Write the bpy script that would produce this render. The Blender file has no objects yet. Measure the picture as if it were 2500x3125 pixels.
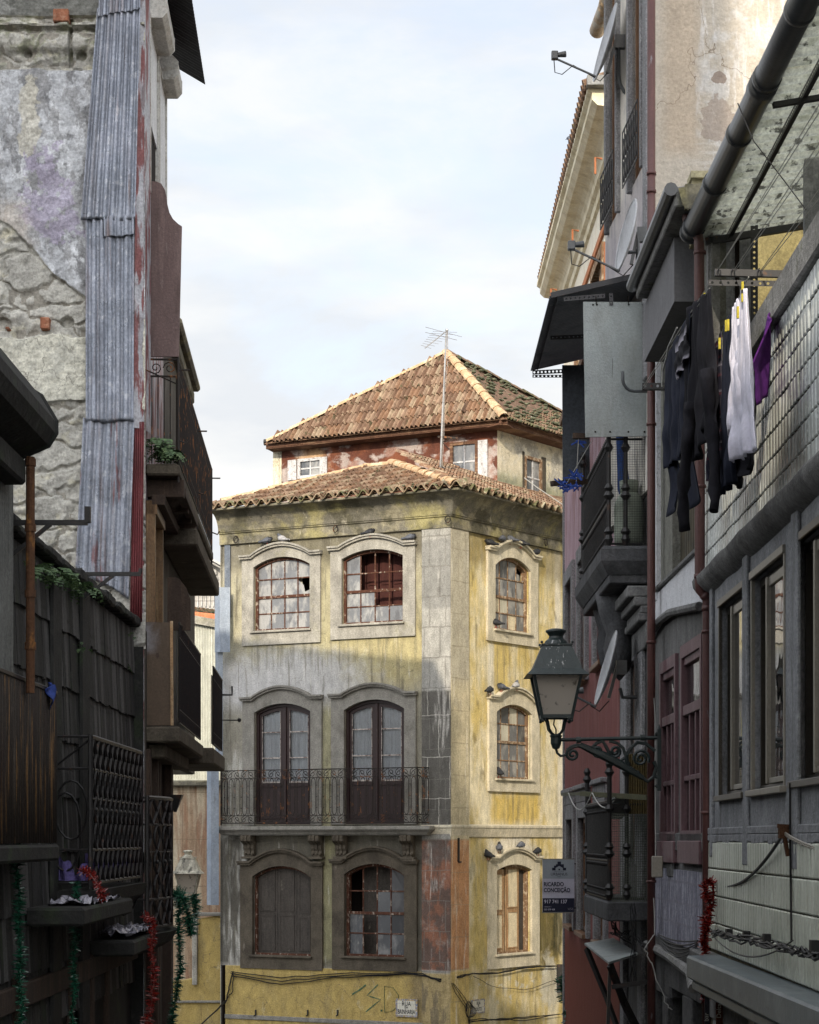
import bpy, bmesh, math, random
from math import sin, cos, tan, pi, radians, sqrt, atan2, hypot
from mathutils import Vector, Matrix
from mathutils.geometry import tessellate_polygon
random.seed(7)
S = bpy.context.scene
COL = S.collection
# ---------------------------------------------------------------- camera, sky, sun, exposure
F, CX, HY = 6000.0, 1250.0, 2560.0          # focal length and principal lines in photo pixels
cam = bpy.data.objects.new('camera', bpy.data.cameras.new('camera'))
COL.objects.link(cam); S.camera = cam
cam.rotation_euler = (pi/2, 0, 0)
cam.data.sensor_width = 36; cam.data.lens = F/3125*36
cam.data.shift_y = (HY-1562.5)/3125
cam.data.clip_start = 0.1; cam.data.clip_end = 3000
SUN_AZ, SUN_EL = radians(-11.0), radians(24.5)   # azimuth measured from "behind the camera" to the right
sd = Vector((sin(SUN_AZ)*cos(SUN_EL), -cos(SUN_AZ)*cos(SUN_EL), sin(SUN_EL)))
sun = bpy.data.objects.new('sun', bpy.data.lights.new('sun', 'SUN'))
COL.objects.link(sun)
sun.data.energy = 3.3; sun.data.angle = radians(.5); sun.data.color = (1, .88, .70)
sun.rotation_euler = sd.to_track_quat('Z', 'Y').to_euler()
wd = bpy.data.worlds.new('World'); S.world = wd; wd.use_nodes = True
wn = wd.node_tree; wn.nodes.clear()
def wnode(t, **k):
    n = wn.nodes.new(t)
    for a, b in k.items(): setattr(n, a, b)
    return n
sky = wnode('ShaderNodeTexSky', sky_type='NISHITA', sun_disc=False)
sky.sun_elevation = SUN_EL; sky.sun_rotation = atan2(sd.x, sd.y)
sky.air_density = 1.0; sky.dust_density = 1.5
tc = wnode('ShaderNodeTexCoord')
mp = wnode('ShaderNodeMapping'); mp.inputs['Scale'].default_value = (5.0, 5.0, 11.0); mp.inputs['Rotation'].default_value = (0, .35, .2)
wn.links.new(tc.outputs['Generated'], mp.inputs[0])
n1 = wnode('ShaderNodeTexNoise'); n1.inputs['Scale'].default_value = 1.15; n1.inputs['Detail'].default_value = 9; n1.inputs['Roughness'].default_value = .62; n1.inputs['Distortion'].default_value = .3
wn.links.new(mp.outputs[0], n1.inputs['Vector'])
mr = wnode('ShaderNodeMapRange'); mr.interpolation_type = 'SMOOTHSTEP'
mr.inputs[1].default_value = .30; mr.inputs[2].default_value = .55; mr.inputs[3].default_value = .38; mr.inputs[4].default_value = 1.0
wn.links.new(n1.outputs['Fac'], mr.inputs[0])
sx = wnode('ShaderNodeSeparateXYZ'); wn.links.new(tc.outputs['Generated'], sx.inputs[0])
mr2 = wnode('ShaderNodeMapRange'); mr2.inputs[1].default_value = .20; mr2.inputs[2].default_value = .46; mr2.inputs[3].default_value = 0; mr2.inputs[4].default_value = .28
wn.links.new(sx.outputs['Z'], mr2.inputs[0])
sb = wnode('ShaderNodeMath', operation='SUBTRACT', use_clamp=True); wn.links.new(mr.outputs[0], sb.inputs[0]); wn.links.new(mr2.outputs[0], sb.inputs[1])
n2 = wnode('ShaderNodeTexNoise'); n2.inputs['Scale'].default_value = 1.9; n2.inputs['Detail'].default_value = 8
mp2 = wnode('ShaderNodeMapping'); mp2.inputs['Scale'].default_value = (4, 4, 12); mp2.inputs['Location'].default_value = (3, 1, 5)
wn.links.new(tc.outputs['Generated'], mp2.inputs[0]); wn.links.new(mp2.outputs[0], n2.inputs['Vector'])
cr = wnode('ShaderNodeValToRGB')
cr.color_ramp.elements[0].position = .40; cr.color_ramp.elements[0].color = (.83, .86, .91, 1)
cr.color_ramp.elements[1].position = .58; cr.color_ramp.elements[1].color = (1, 1, 1, 1)
wn.links.new(n2.outputs['Fac'], cr.inputs[0])
cm = wnode('ShaderNodeMix', data_type='RGBA', blend_type='MULTIPLY'); cm.inputs[0].default_value = 1
cm.inputs[7].default_value = (7.7, 7.7, 7.6, 1); wn.links.new(cr.outputs[0], cm.inputs[6])
skm = wnode('ShaderNodeMix', data_type='RGBA', blend_type='ADD'); skm.inputs[0].default_value = 1
skm.inputs[7].default_value = (3.9, 3.75, 3.55, 1); wn.links.new(sky.outputs[0], skm.inputs[6])
mx = wnode('ShaderNodeMix', data_type='RGBA')
wn.links.new(sb.outputs[0], mx.inputs[0]); wn.links.new(skm.outputs[2], mx.inputs[6]); wn.links.new(cm.outputs[2], mx.inputs[7])
# brighter sky around the low sun (behind the viewer)
dp = wnode('ShaderNodeVectorMath', operation='DOT_PRODUCT'); wn.links.new(tc.outputs['Generated'], dp.inputs[0]); dp.inputs[1].default_value = tuple(sd)
gm = wnode('ShaderNodeMapRange'); gm.inputs[1].default_value = -.1; gm.inputs[2].default_value = 1; gm.inputs[3].default_value = 1.0; gm.inputs[4].default_value = 2.7
wn.links.new(dp.outputs['Value'], gm.inputs[0])
gl_ = wnode('ShaderNodeVectorMath', operation='SCALE'); wn.links.new(mx.outputs[2], gl_.inputs[0]); wn.links.new(gm.outputs[0], gl_.inputs['Scale'])
bg = wnode('ShaderNodeBackground'); bg.inputs[1].default_value = .10
wn.links.new(gl_.outputs[0], bg.inputs[0])
wo = wnode('ShaderNodeOutputWorld'); wn.links.new(bg.outputs[0], wo.inputs[0])
S.view_settings.view_transform = 'Standard'; S.view_settings.look = 'None'
S.view_settings.exposure = 0.40; S.view_settings.gamma = 1
S.cycles.max_bounces = 6; S.cycles.diffuse_bounces = 3; S.cycles.glossy_bounces = 3; S.cycles.transparent_max_bounces = 12
S.cycles.caustics_reflective = False; S.cycles.caustics_refractive = False
GZ = -7.0                                    # street level below the eye

# ---------------------------------------------------------------- helpers
WM = {}
class MB:
    def __init__(s): s.v = []; s.f = []; s.m = []
    def add(s, vs, fs, mi=0):
        b = len(s.v); s.v += [tuple(p) for p in vs]
        for f in fs: s.f.append([b+i for i in f]); s.m.append(mi)
        return s
    def box(s, x0, x1, y0, y1, z0, z1, mi=0):
        if x0 > x1: x0, x1 = x1, x0
        if y0 > y1: y0, y1 = y1, y0
        if z0 > z1: z0, z1 = z1, z0
        return s.add([(x0,y0,z0),(x1,y0,z0),(x1,y1,z0),(x0,y1,z0),(x0,y0,z1),(x1,y0,z1),(x1,y1,z1),(x0,y1,z1)],
              [(0,3,2,1),(4,5,6,7),(0,1,5,4),(1,2,6,5),(2,3,7,6),(3,0,4,7)], mi)
    def quad(s, a, b, c, d, mi=0): return s.add([a,b,c,d], [(0,1,2,3)], mi)
    def hexa(s, b4, t4, mi=0):
        return s.add(list(b4)+list(t4), [(0,3,2,1),(4,5,6,7),(0,1,5,4),(1,2,6,5),(2,3,7,6),(3,0,4,7)], mi)
    def prism(s, loop, y0, y1, holes=(), mi=0, back=False, sides=True, hside=True):
        """loop: (x,z) polygon; front face at y0, sides to y1"""
        loops = [loop]+list(holes)
        vl = [[Vector((x, z, 0)) for x, z in l] for l in loops]
        tris = tessellate_polygon(vl)
        flat = [p for l in loops for p in l]
        s.add([(x, y0, z) for x, z in flat], [t for t in tris], mi)
        if back: s.add([(x, y1, z) for x, z in flat], [tuple(reversed(t)) for t in tris], mi)
        for k, l in enumerate(loops):
            if (k == 0 and not sides) or (k and not hside): continue
            n = len(l)
            s.add([(x, y0, z) for x, z in l]+[(x, y1, z) for x, z in l], [(i, (i+1) % n, n+(i+1) % n, n+i) for i in range(n)], mi)
        return s
    def tube(s, path, r, n=6, mi=0, closed=False, caps=True, rect=None):
        path = [Vector(p) for p in path]; N = len(path)
        if N < 2: return s
        rs = r if isinstance(r, (list, tuple)) else [r]*N
        rings = []; up = None
        for i, p in enumerate(path):
            a = path[i-1] if (i or closed) else p
            b = path[(i+1) % N] if (i < N-1 or closed) else p
            d = (b-a)
            if d.length < 1e-9: d = Vector((0, 0, 1))
            d.normalize()
            if up is None:
                up = Vector((0, 0, 1)) if abs(d.z) < .9 else Vector((0, 1, 0))
            e1 = (up - d*up.dot(d))
            if e1.length < 1e-6: e1 = d.orthogonal()
            e1.normalize(); e2 = d.cross(e1); up = e1
            if rect:
                hw, hh = rect
                rings.append([p+e1*hh*a_+e2*hw*b_ for a_, b_ in ((1,1),(1,-1),(-1,-1),(-1,1))])
            else:
                rings.append([p+(e1*cos(2*pi*k/n)+e2*sin(2*pi*k/n))*rs[i] for k in range(n)])
        n = len(rings[0]); vs = [q for rg in rings for q in rg]; fs = []
        for i in range(N if closed else N-1):
            j = (i+1) % N
            for k in range(n): fs.append((i*n+k, i*n+(k+1) % n, j*n+(k+1) % n, j*n+k))
        if caps and not closed: fs += [tuple(range(n-1, -1, -1)), tuple((N-1)*n+k for k in range(n))]
        return s.add(vs, fs, mi)
    def lathe(s, prof, c=(0,0,0), n=16, mi=0, ph=0, sq=False):
        """prof: (r,z)"""
        vs = []; fs = []
        for r, z in prof:
            for k in range(n):
                a = 2*pi*k/n+ph; vs.append((c[0]+r*cos(a), c[1]+r*sin(a), c[2]+z))
        for i in range(len(prof)-1):
            for k in range(n): fs.append((i*n+k, i*n+(k+1) % n, (i+1)*n+(k+1) % n, (i+1)*n+k))
        fs += [tuple(range(n-1, -1, -1)), tuple((len(prof)-1)*n+k for k in range(n))]
        return s.add(vs, fs, mi)
    def bar(s, a, b, w, h, mi=0): return s.tube([a, b], 0, mi=mi, rect=(w/2, h/2))
    def grid(s, fn, nu, nv, mi=0):
        vs = [fn(i/nu, j/nv) for j in range(nv+1) for i in range(nu+1)]
        fs = [(j*(nu+1)+i, j*(nu+1)+i+1, (j+1)*(nu+1)+i+1, (j+1)*(nu+1)+i) for j in range(nv) for i in range(nu)]
        return s.add(vs, fs, mi)
    def ball(s, c, r, n=8, mi=0, sc=(1,1,1)):
        pr = [(max(1e-4, r*sin(pi*i/6)), -r*cos(pi*i/6)) for i in range(7)]
        b = len(s.v); s.lathe(pr, (0,0,0), n, mi)
        for i in range(b, len(s.v)):
            p = s.v[i]; s.v[i] = (c[0]+p[0]*sc[0], c[1]+p[1]*sc[1], c[2]+p[2]*sc[2])
        return s
    def xf(s, M):
        s.v = [tuple(M @ Vector(p)) for p in s.v]; return s

def mkmesh(name, mb, mats, smooth=False):
    me = bpy.data.meshes.new(name); me.from_pydata(mb.v, [], mb.f)
    mats = mats if isinstance(mats, (list, tuple)) else [mats]
    for m in mats: me.materials.append(m)
    me.polygons.foreach_set('material_index', mb.m)
    if smooth: me.polygons.foreach_set('use_smooth', [True]*len(mb.f))
    me.update(); return me
class Frame:
    """vertical plane; A left end, B right end as seen from the street; local x along, y into the wall, z up"""
    def __init__(s, A, B):
        s.A = Vector((A[0], A[1], 0)); B = Vector((B[0], B[1], 0))
        s.u = (B-s.A).normalized(); s.n = Vector((s.u.y, -s.u.x, 0)); s.L = (B-s.A).length
        s.M = Matrix.Translation(s.A) @ Matrix.Rotation(atan2(s.u.y, s.u.x), 4, 'Z')
    def uz(s, px, py, d=0.0):
        r = Vector(((px-CX)/F, 1, (HY-py)/F)); t = (s.A.dot(s.n)+d)/r.dot(s.n); p = r*t
        return ((p-s.A).dot(s.u), p.z)
    def u_(s, px, d=0.0): return s.uz(px, HY, d)[0]
    def z_(s, px, py, d=0.0): return s.uz(px, py, d)[1]
    def w(s, x, y, z): return s.M @ Vector((x, y, z))
WORLD = Frame((0, 0), (1, 0)); WORLD.M = Matrix.Identity(4)
def FR(Y): return Frame((0, Y), (1, Y))      # plane facing the camera at distance Y (x = world x)
def pt(px, py, Y): return Vector(((px-CX)/F*Y, Y, (HY-py)/F*Y))
def tag(o, label=None, cat=None, group=None, kind=None):
    if label: o['label'] = label
    if cat: o['category'] = cat
    if group: o['group'] = group
    if kind: o['kind'] = kind
    return o
def thing(name, label, cat, loc=(0,0,0), rz=0, group=None):
    o = bpy.data.objects.new(name, None); COL.objects.link(o); o.empty_display_size = .2
    o.location = loc; o.rotation_euler = (0, 0, rz)
    WM[o.name] = Matrix.Translation(Vector(loc)) @ Matrix.Rotation(rz, 4, 'Z')
    return tag(o, label, cat, group)
def part(name, mb, mats, parent=None, fr=None, smooth=False, bevel=0, solid=0, label=None):
    me = mkmesh(name, mb, mats, smooth); o = bpy.data.objects.new(name, me); COL.objects.link(o)
    if parent is not None:
        o.parent = parent
        wm = fr.M if fr else WM[parent.name]
        o.matrix_basis = WM[parent.name].inverted() @ wm; WM[o.name] = wm.copy()
    else:
        wm = fr.M if fr else Matrix.Identity(4); o.matrix_basis = wm; WM[o.name] = wm.copy()
    if solid:
        m = o.modifiers.new('s', 'SOLIDIFY'); m.thickness = solid; m.offset = 0
    if bevel:
        m = o.modifiers.new('b', 'BEVEL'); m.width = bevel; m.segments = 1; m.limit_method = 'ANGLE'; m.angle_limit = radians(50)
    if label: o['label'] = label
    return o
def solo(name, mb, mats, label, cat, fr=None, group=None, kind=None, **k):
    """a thing that is one mesh, its origin moved to its base"""
    if fr: mb.xf(fr.M)
    xs = [p[0] for p in mb.v]; ys = [p[1] for p in mb.v]; zs = [p[2] for p in mb.v]
    c = Vector(((min(xs)+max(xs))/2, (min(ys)+max(ys))/2, min(zs)))
    mb.v = [(p[0]-c.x, p[1]-c.y, p[2]-c.z) for p in mb.v]
    o = part(name, mb, mats, **k); o.location = c; WM[o.name] = Matrix.Translation(c)
    return tag(o, label, cat, group, kind)
def root_of(name, label, cat, fr, x=0, z=GZ, group=None, y=0):
    p = fr.w(x, y, z); return thing(name, label, cat, tuple(p), atan2(fr.u.y, fr.u.x), group)
def dup(root, loc, rz=None, label=None, sc=None):
    r = root.copy(); COL.objects.link(r); r.location = loc
    if rz is not None: r.rotation_euler = (0, 0, rz)
    if label: r['label'] = label
    if sc: r.scale = (sc,)*3
    for ch in list(root.children):
        c = ch.copy(); COL.objects.link(c); c.parent = r
        for g in ch.children:
            d = g.copy(); COL.objects.link(d); d.parent = c
    return r
def text_mb(txt, size, x, z, y, depth=.002, align='LEFT', sx=1.0, bold=0.0, rot=0, M_=None):
    cu = bpy.data.curves.new('t', 'FONT'); cu.body = txt; cu.size = size; cu.extrude = depth/2; cu.align_x = align; cu.offset = bold
    cu.resolution_u = 3
    o = bpy.data.objects.new('t', cu); COL.objects.link(o)
    dg = bpy.context.evaluated_depsgraph_get(); me = bpy.data.meshes.new_from_object(o.evaluated_get(dg))
    mb = MB()
    for v in me.vertices:
        a, b = v.co.x*sx, v.co.y
        ca, sa = cos(rot), sin(rot)
        mb.v.append((x+a*ca-b*sa, y-v.co.z, z+a*sa+b*ca))
    for p in me.polygons: mb.f.append(list(p.vertices)); mb.m.append(0)
    bpy.data.objects.remove(o); bpy.data.curves.remove(cu); bpy.data.meshes.remove(me)
    return mb
def join(*mbs, mi=None):
    r = MB()
    for i, m in enumerate(mbs): r.add(m.v, m.f, 0); r.m[-len(m.f):] = (m.m if mi is None else [mi[i]]*len(m.f)) if m.f else []
    return r
def spiral(c, r0, turns, a0=0, sgn=1, r1=.15, n=9, plane='xz', y=0):
    N = max(4, int(n*turns)); out = []
    for i in range(N+1):
        t = i/N; r = r0*(1-(1-r1)*t); a = a0+sgn*2*pi*turns*t
        out.append((c[0]+r*cos(a), y, c[1]+r*sin(a)))
    return out

# ---------------------------------------------------------------- materials
class NB:
    def __init__(s, name):
        s.m = bpy.data.materials.new(name); s.m.use_nodes = True; s.t = s.m.node_tree; s.t.nodes.clear()
        s.tc = s.n('ShaderNodeTexCoord'); s.co = s.tc.outputs['Object']; s._xyz = None
    def n(s, t, **k):
        nd = s.t.nodes.new(t)
        for a, b in k.items(): setattr(nd, a, b)
        return nd
    def l(s, a, b): s.t.links.new(a, b)
    def map(s, sc, loc=(0,0,0), rot=(0,0,0)):
        m = s.n('ShaderNodeMapping'); s.l(s.co, m.inputs[0])
        m.inputs['Scale'].default_value = sc if isinstance(sc, (tuple, list)) else (sc,)*3
        m.inputs['Location'].default_value = loc; m.inputs['Rotation'].default_value = rot
        return m.outputs[0]
    def noise(s, sc, det=5, rough=.55, dist=0, loc=(0,0,0)):
        t = s.n('ShaderNodeTexNoise'); s.l(s.map(sc, loc), t.inputs['Vector'])
        t.inputs['Scale'].default_value = 1; t.inputs['Detail'].default_value = det
        t.inputs['Roughness'].default_value = rough; t.inputs['Distortion'].default_value = dist
        return t.outputs['Fac']
    def mr(s, v, a, b, c=0, d=1, smooth=True):
        m = s.n('ShaderNodeMapRange')
        if smooth: m.interpolation_type = 'SMOOTHSTEP'
        s.l(v, m.inputs[0])
        for i, x in enumerate((a, b, c, d)): m.inputs[i+1].default_value = x
        return m.outputs[0]
    def math(s, op, a, b=0, clamp=False):
        m = s.n('ShaderNodeMath', operation=op, use_clamp=clamp)
        for i, x in enumerate((a, b)):
            if isinstance(x, (int, float)): m.inputs[i].default_value = x
            else: s.l(x, m.inputs[i])
        return m.outputs[0]
    def xyz(s):
        if not s._xyz:
            q = s.n('ShaderNodeSeparateXYZ'); s.l(s.co, q.inputs[0]); s._xyz = q.outputs
        return s._xyz
    def mix(s, f, a, b, mode='MIX'):
        m = s.n('ShaderNodeMix', data_type='RGBA', blend_type=mode)
        for i, x in ((0, f), (6, a), (7, b)):
            if isinstance(x, (int, float)): m.inputs[i].default_value = x
            elif isinstance(x, tuple): m.inputs[i].default_value = x if len(x) == 4 else x+(1,)
            else: s.l(x, m.inputs[i])
        return m.outputs[2]
    def mask(s, k):
        if k[0] == 'n':     # noise: scale, lo, hi, [seed, detail]
            sd_ = k[4] if len(k) > 4 else random.random()*50
            return s.mr(s.noise(k[1], k[5] if len(k) > 5 else 6, .6, .2, (sd_, sd_*.7, sd_*1.3)), k[2], k[3])
        if k[0] == 'b':     # blob: cx, cz, rx, rz, soft, amp, nscale
            x, y, z = s.xyz()[:3]
            a = s.math('DIVIDE', s.math('SUBTRACT', x, k[1]), k[3]); b = s.math('DIVIDE', s.math('SUBTRACT', z, k[2]), k[4])
            d = s.math('SQRT', s.math('ADD', s.math('MULTIPLY', a, a), s.math('MULTIPLY', b, b)))
            ns = s.noise(k[7] if len(k) > 7 else 3.0, 7, .65, .3, (random.random()*30,)*3)
            d = s.math('ADD', d, s.math('MULTIPLY', s.math('SUBTRACT', ns, .5), k[6]*2))
            return s.mr(d, 1-k[5], 1+k[5], 1, 0)
        if k[0] == 'r':     # rectangle: x0,x1,z0,z1, soft, amp, nscale
            x, y, z = s.xyz()[:3]
            ns = s.math('MULTIPLY', s.math('SUBTRACT', s.noise(k[7] if len(k) > 7 else 3.0, 7, .65, .3, (random.random()*30,)*3), .5), k[6])
            xx = s.math('ADD', x, ns); zz = s.math('ADD', z, ns); e = max(k[5], .001)
            o = s.mr(xx, k[1]-e, k[1]+e)
            for v, c_, g in ((xx, k[2], 1), (zz, k[3], 0), (zz, k[4], 1)):
                q = s.mr(v, c_-e, c_+e, g, 1-g); o = s.math('MULTIPLY', o, q)
            return o
        if k[0] == 'c':     # cracks: scale, width
            v = s.n('ShaderNodeTexVoronoi', feature='DISTANCE_TO_EDGE')
            m = s.map(k[1]); nz = s.n('ShaderNodeTexNoise'); s.l(m, nz.inputs['Vector']); nz.inputs['Scale'].default_value = 2; nz.inputs['Detail'].default_value = 5
            a = s.n('ShaderNodeVectorMath', operation='ADD'); s.l(m, a.inputs[0]); s.l(nz.outputs['Color'], a.inputs[1]); s.l(a.outputs[0], v.inputs['Vector'])
            v.inputs['Scale'].default_value = 1
            return s.mr(v.outputs['Distance'], 0, k[2], 1, 0)
        if k[0] == 'k':     # brick / block joints: w, h, mortar, offset
            q = s.xyz(); c = s.n('ShaderNodeCombineXYZ'); s.l(q[0], c.inputs[0]); s.l(q[2], c.inputs[1])
            nz = s.n('ShaderNodeTexNoise'); s.l(c.outputs[0], nz.inputs['Vector']); nz.inputs['Scale'].default_value = 5
            ad = s.n('ShaderNodeVectorMath', operation='MULTIPLY_ADD'); s.l(nz.outputs['Color'], ad.inputs[0]); ad.inputs[1].default_value = (k[5] if len(k) > 5 else .02,)*3; s.l(c.outputs[0], ad.inputs[2])
            b = s.n('ShaderNodeTexBrick'); s.l(ad.outputs[0], b.inputs['Vector'])
            b.inputs['Scale'].default_value = 1; b.inputs['Brick Width'].default_value = k[1]; b.inputs['Row Height'].default_value = k[2]
            b.inputs['Mortar Size'].default_value = k[3]; b.offset = k[4] if len(k) > 4 else .5
            b.inputs['Mortar Smooth'].default_value = .1
            return b.outputs['Fac']
        if k[0] == 'w':     # regular stripes: axis, frequency, lo, hi
            v = s.xyz()['XYZ'.index(k[1].upper())]; f = s.math('FRACT', s.math('MULTIPLY', v, k[2])); return s.mr(f, k[3], k[4], 1, 0, False)
def mat(name, base, layers=(), rough=.85, bump=.25, bs=30, spec=.3, metal=0, bumps=(), rvar=0, grit=.33):
    """layers: (colour, strength, mask, mask...)   bumps: (height, mask)"""
    b = NB(name); col = base if len(base) == 4 else tuple(base)+(1,)
    for ly in layers:
        f = None
        for k in ly[2:]:
            m = b.mask(k); f = m if f is None else b.math('MULTIPLY', f, m)
        f = b.math('MULTIPLY', f, ly[1]); col = b.mix(f, col, ly[0])
    if grit:     # fine mottling and pitting of the surface itself
        g1 = b.mr(b.noise(38, 5, .7), .32, .70, 1-grit, 1+grit*.75, False); g2 = b.mr(b.noise((7, 7, 3.5), 7, .7), .32, .68, 1-grit*.8, 1+grit*.45, False)
        gg = b.math('MULTIPLY', g1, g2); cg = b.n('ShaderNodeCombineColor'); [b.l(gg, cg.inputs[i]) for i in range(3)]
        col = b.mix(1.0, col, cg.outputs[0], 'MULTIPLY')
    p = b.n('ShaderNodeBsdfPrincipled')
    if isinstance(col, tuple): p.inputs['Base Color'].default_value = col
    else: b.l(col, p.inputs['Base Color'])
    p.inputs['Roughness'].default_value = rough; p.inputs['Specular IOR Level'].default_value = spec; p.inputs['Metallic'].default_value = metal
    if rvar: b.l(b.mr(b.noise(9, 5), .3, .7, max(.02, rough-rvar), min(1, rough+rvar)), p.inputs['Roughness'])
    if bump or bumps:
        h = b.math('MULTIPLY', b.noise(bs, 8, .65), .012*1.0)
        for hh, k in bumps: h = b.math('ADD', h, b.math('MULTIPLY', b.mask(k), hh))
        bp = b.n('ShaderNodeBump'); bp.inputs['Strength'].default_value = min(1, bump*2) if bump else 1
        bp.inputs['Distance'].default_value = 1.0
        b.l(h, bp.inputs['Height']); b.l(bp.outputs[0], p.inputs['Normal'])
    o = b.n('ShaderNodeOutputMaterial'); b.l(p.outputs[0], o.inputs[0]); return b.m
def glassmat(name, tint=(.8,.85,.85), dirt=.15, dcol=(.4,.4,.38), rough=.03, refl=.9, base=0.0):
    b = NB(name); tr = b.n('ShaderNodeBsdfTransparent'); tr.inputs[0].default_value = tint+(1,)
    gl = b.n('ShaderNodeBsdfGlossy'); gl.inputs['Roughness'].default_value = rough; gl.inputs[0].default_value = (refl,)*3+(1,)
    fr = b.n('ShaderNodeFresnel'); fr.inputs[0].default_value = 1.55
    bp = b.n('ShaderNodeBump'); bp.inputs['Strength'].default_value = .12; bp.inputs['Distance'].default_value = .01
    b.l(b.noise(3, 2), bp.inputs['Height']); b.l(bp.outputs[0], gl.inputs['Normal'])
    m1 = b.n('ShaderNodeMixShader'); b.l(b.math('ADD', fr.outputs[0], base, True), m1.inputs[0]); b.l(tr.outputs[0], m1.inputs[1]); b.l(gl.outputs[0], m1.inputs[2])
    df = b.n('ShaderNodeBsdfDiffuse'); df.inputs[0].default_value = dcol+(1,)
    f = b.mr(b.noise((3.2, 3.2, 1.6), 3, .5), .3, .7, dirt*.4, min(1, dirt*1.6))
    m2 = b.n('ShaderNodeMixShader'); b.l(f, m2.inputs[0]); b.l(m1.outputs[0], m2.inputs[1]); b.l(df.outputs[0], m2.inputs[2])
    o = b.n('ShaderNodeOutputMaterial'); b.l(m2.outputs[0], o.inputs[0]); return b.m
# ---------------------------------------------------------------- corner house (centre)
C = Vector((124/F*40, 40.0, 0))
dL = Vector((-4.763, 2.35, 0)).normalized(); kx = (675-CX)/F
tL = (C.x-kx*C.y)/(kx*dL.y-dL.x)
CL = Frame((C.x+dL.x*tL, C.y+dL.y*tL), (C.x, C.y)); LW = CL.L
CR = Frame((C.x, C.y), (C.x+.596*6.6, C.y+.803*6.6)); RW = CR.L
GREY_STREAK = (9, 9, .8)
m_facL = mat('plaster_left', (.36,.34,.27), [
  ((.42,.41,.38), .85, ('r', -1, .62, -3, 6.3, .12, .4)),
  ((.44,.37,.17), .75, ('b', 4.2, 3.9, 1.5, .75, .5, .5)),
  ((.40,.36,.20), .6, ('b', 2.15, 4.9, 3.0, 1.4, .5, .8)),
  ((.52,.52,.53), .8, ('b', 1.6, 3.35, 1.9, .62, .45, .7)),
  ((.24,.225,.18), .85, ('r', -1, 9, .1, 2.72, .25, .5)),
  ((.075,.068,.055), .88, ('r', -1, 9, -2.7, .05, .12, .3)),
  ((.36,.34,.18), .55, ('r', 2.45, 2.8, -2.6, 2.7, .12, .5)),
  ((.55,.54,.50), .7, ('r', .15, .75, -2.7, 1.8, .15, .5), ('n', (8,8,1.4), .42, .62)),
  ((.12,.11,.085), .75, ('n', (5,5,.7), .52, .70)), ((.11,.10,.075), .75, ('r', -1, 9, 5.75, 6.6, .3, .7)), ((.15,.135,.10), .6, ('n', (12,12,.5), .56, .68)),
  ((.68,.66,.60), .6, ('n', (11,11,1.1), .60, .74)),
  ((.13,.12,.08), .6, ('c', (1.6,1.6,1.3), .012), ('n', 1.2, .45, .6)),
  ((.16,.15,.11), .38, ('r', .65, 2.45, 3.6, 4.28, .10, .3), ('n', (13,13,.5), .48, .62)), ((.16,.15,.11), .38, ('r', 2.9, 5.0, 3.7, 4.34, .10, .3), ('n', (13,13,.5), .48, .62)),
  ((.07,.065,.05), .5, ('n', (2.2,2.2,2.2), .58, .8), ('r', -1, 9, -3, 2.9, .3, .4))], bump=.55, bs=24, spec=.15)
m_facLlow = mat('ochre_plinth_left', (.44,.33,.12), [
  ((.30,.24,.12), .7, ('n', (3,3,1.2), .45, .75)), ((.62,.55,.36), .5, ('n', (6,6,3), .6, .75)),
  ((.12,.09,.05), .8, ('n', (7,7,.9), .62, .78)), ((.2,.16,.1), .7, ('b', 4.9, -3.0, .35, 1.0, .4, .9)),
  ((.13,.11,.08), .6, ('c', (1.3,1.3,1.1), .012))], bump=.5, bs=25, spec=.15)
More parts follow.
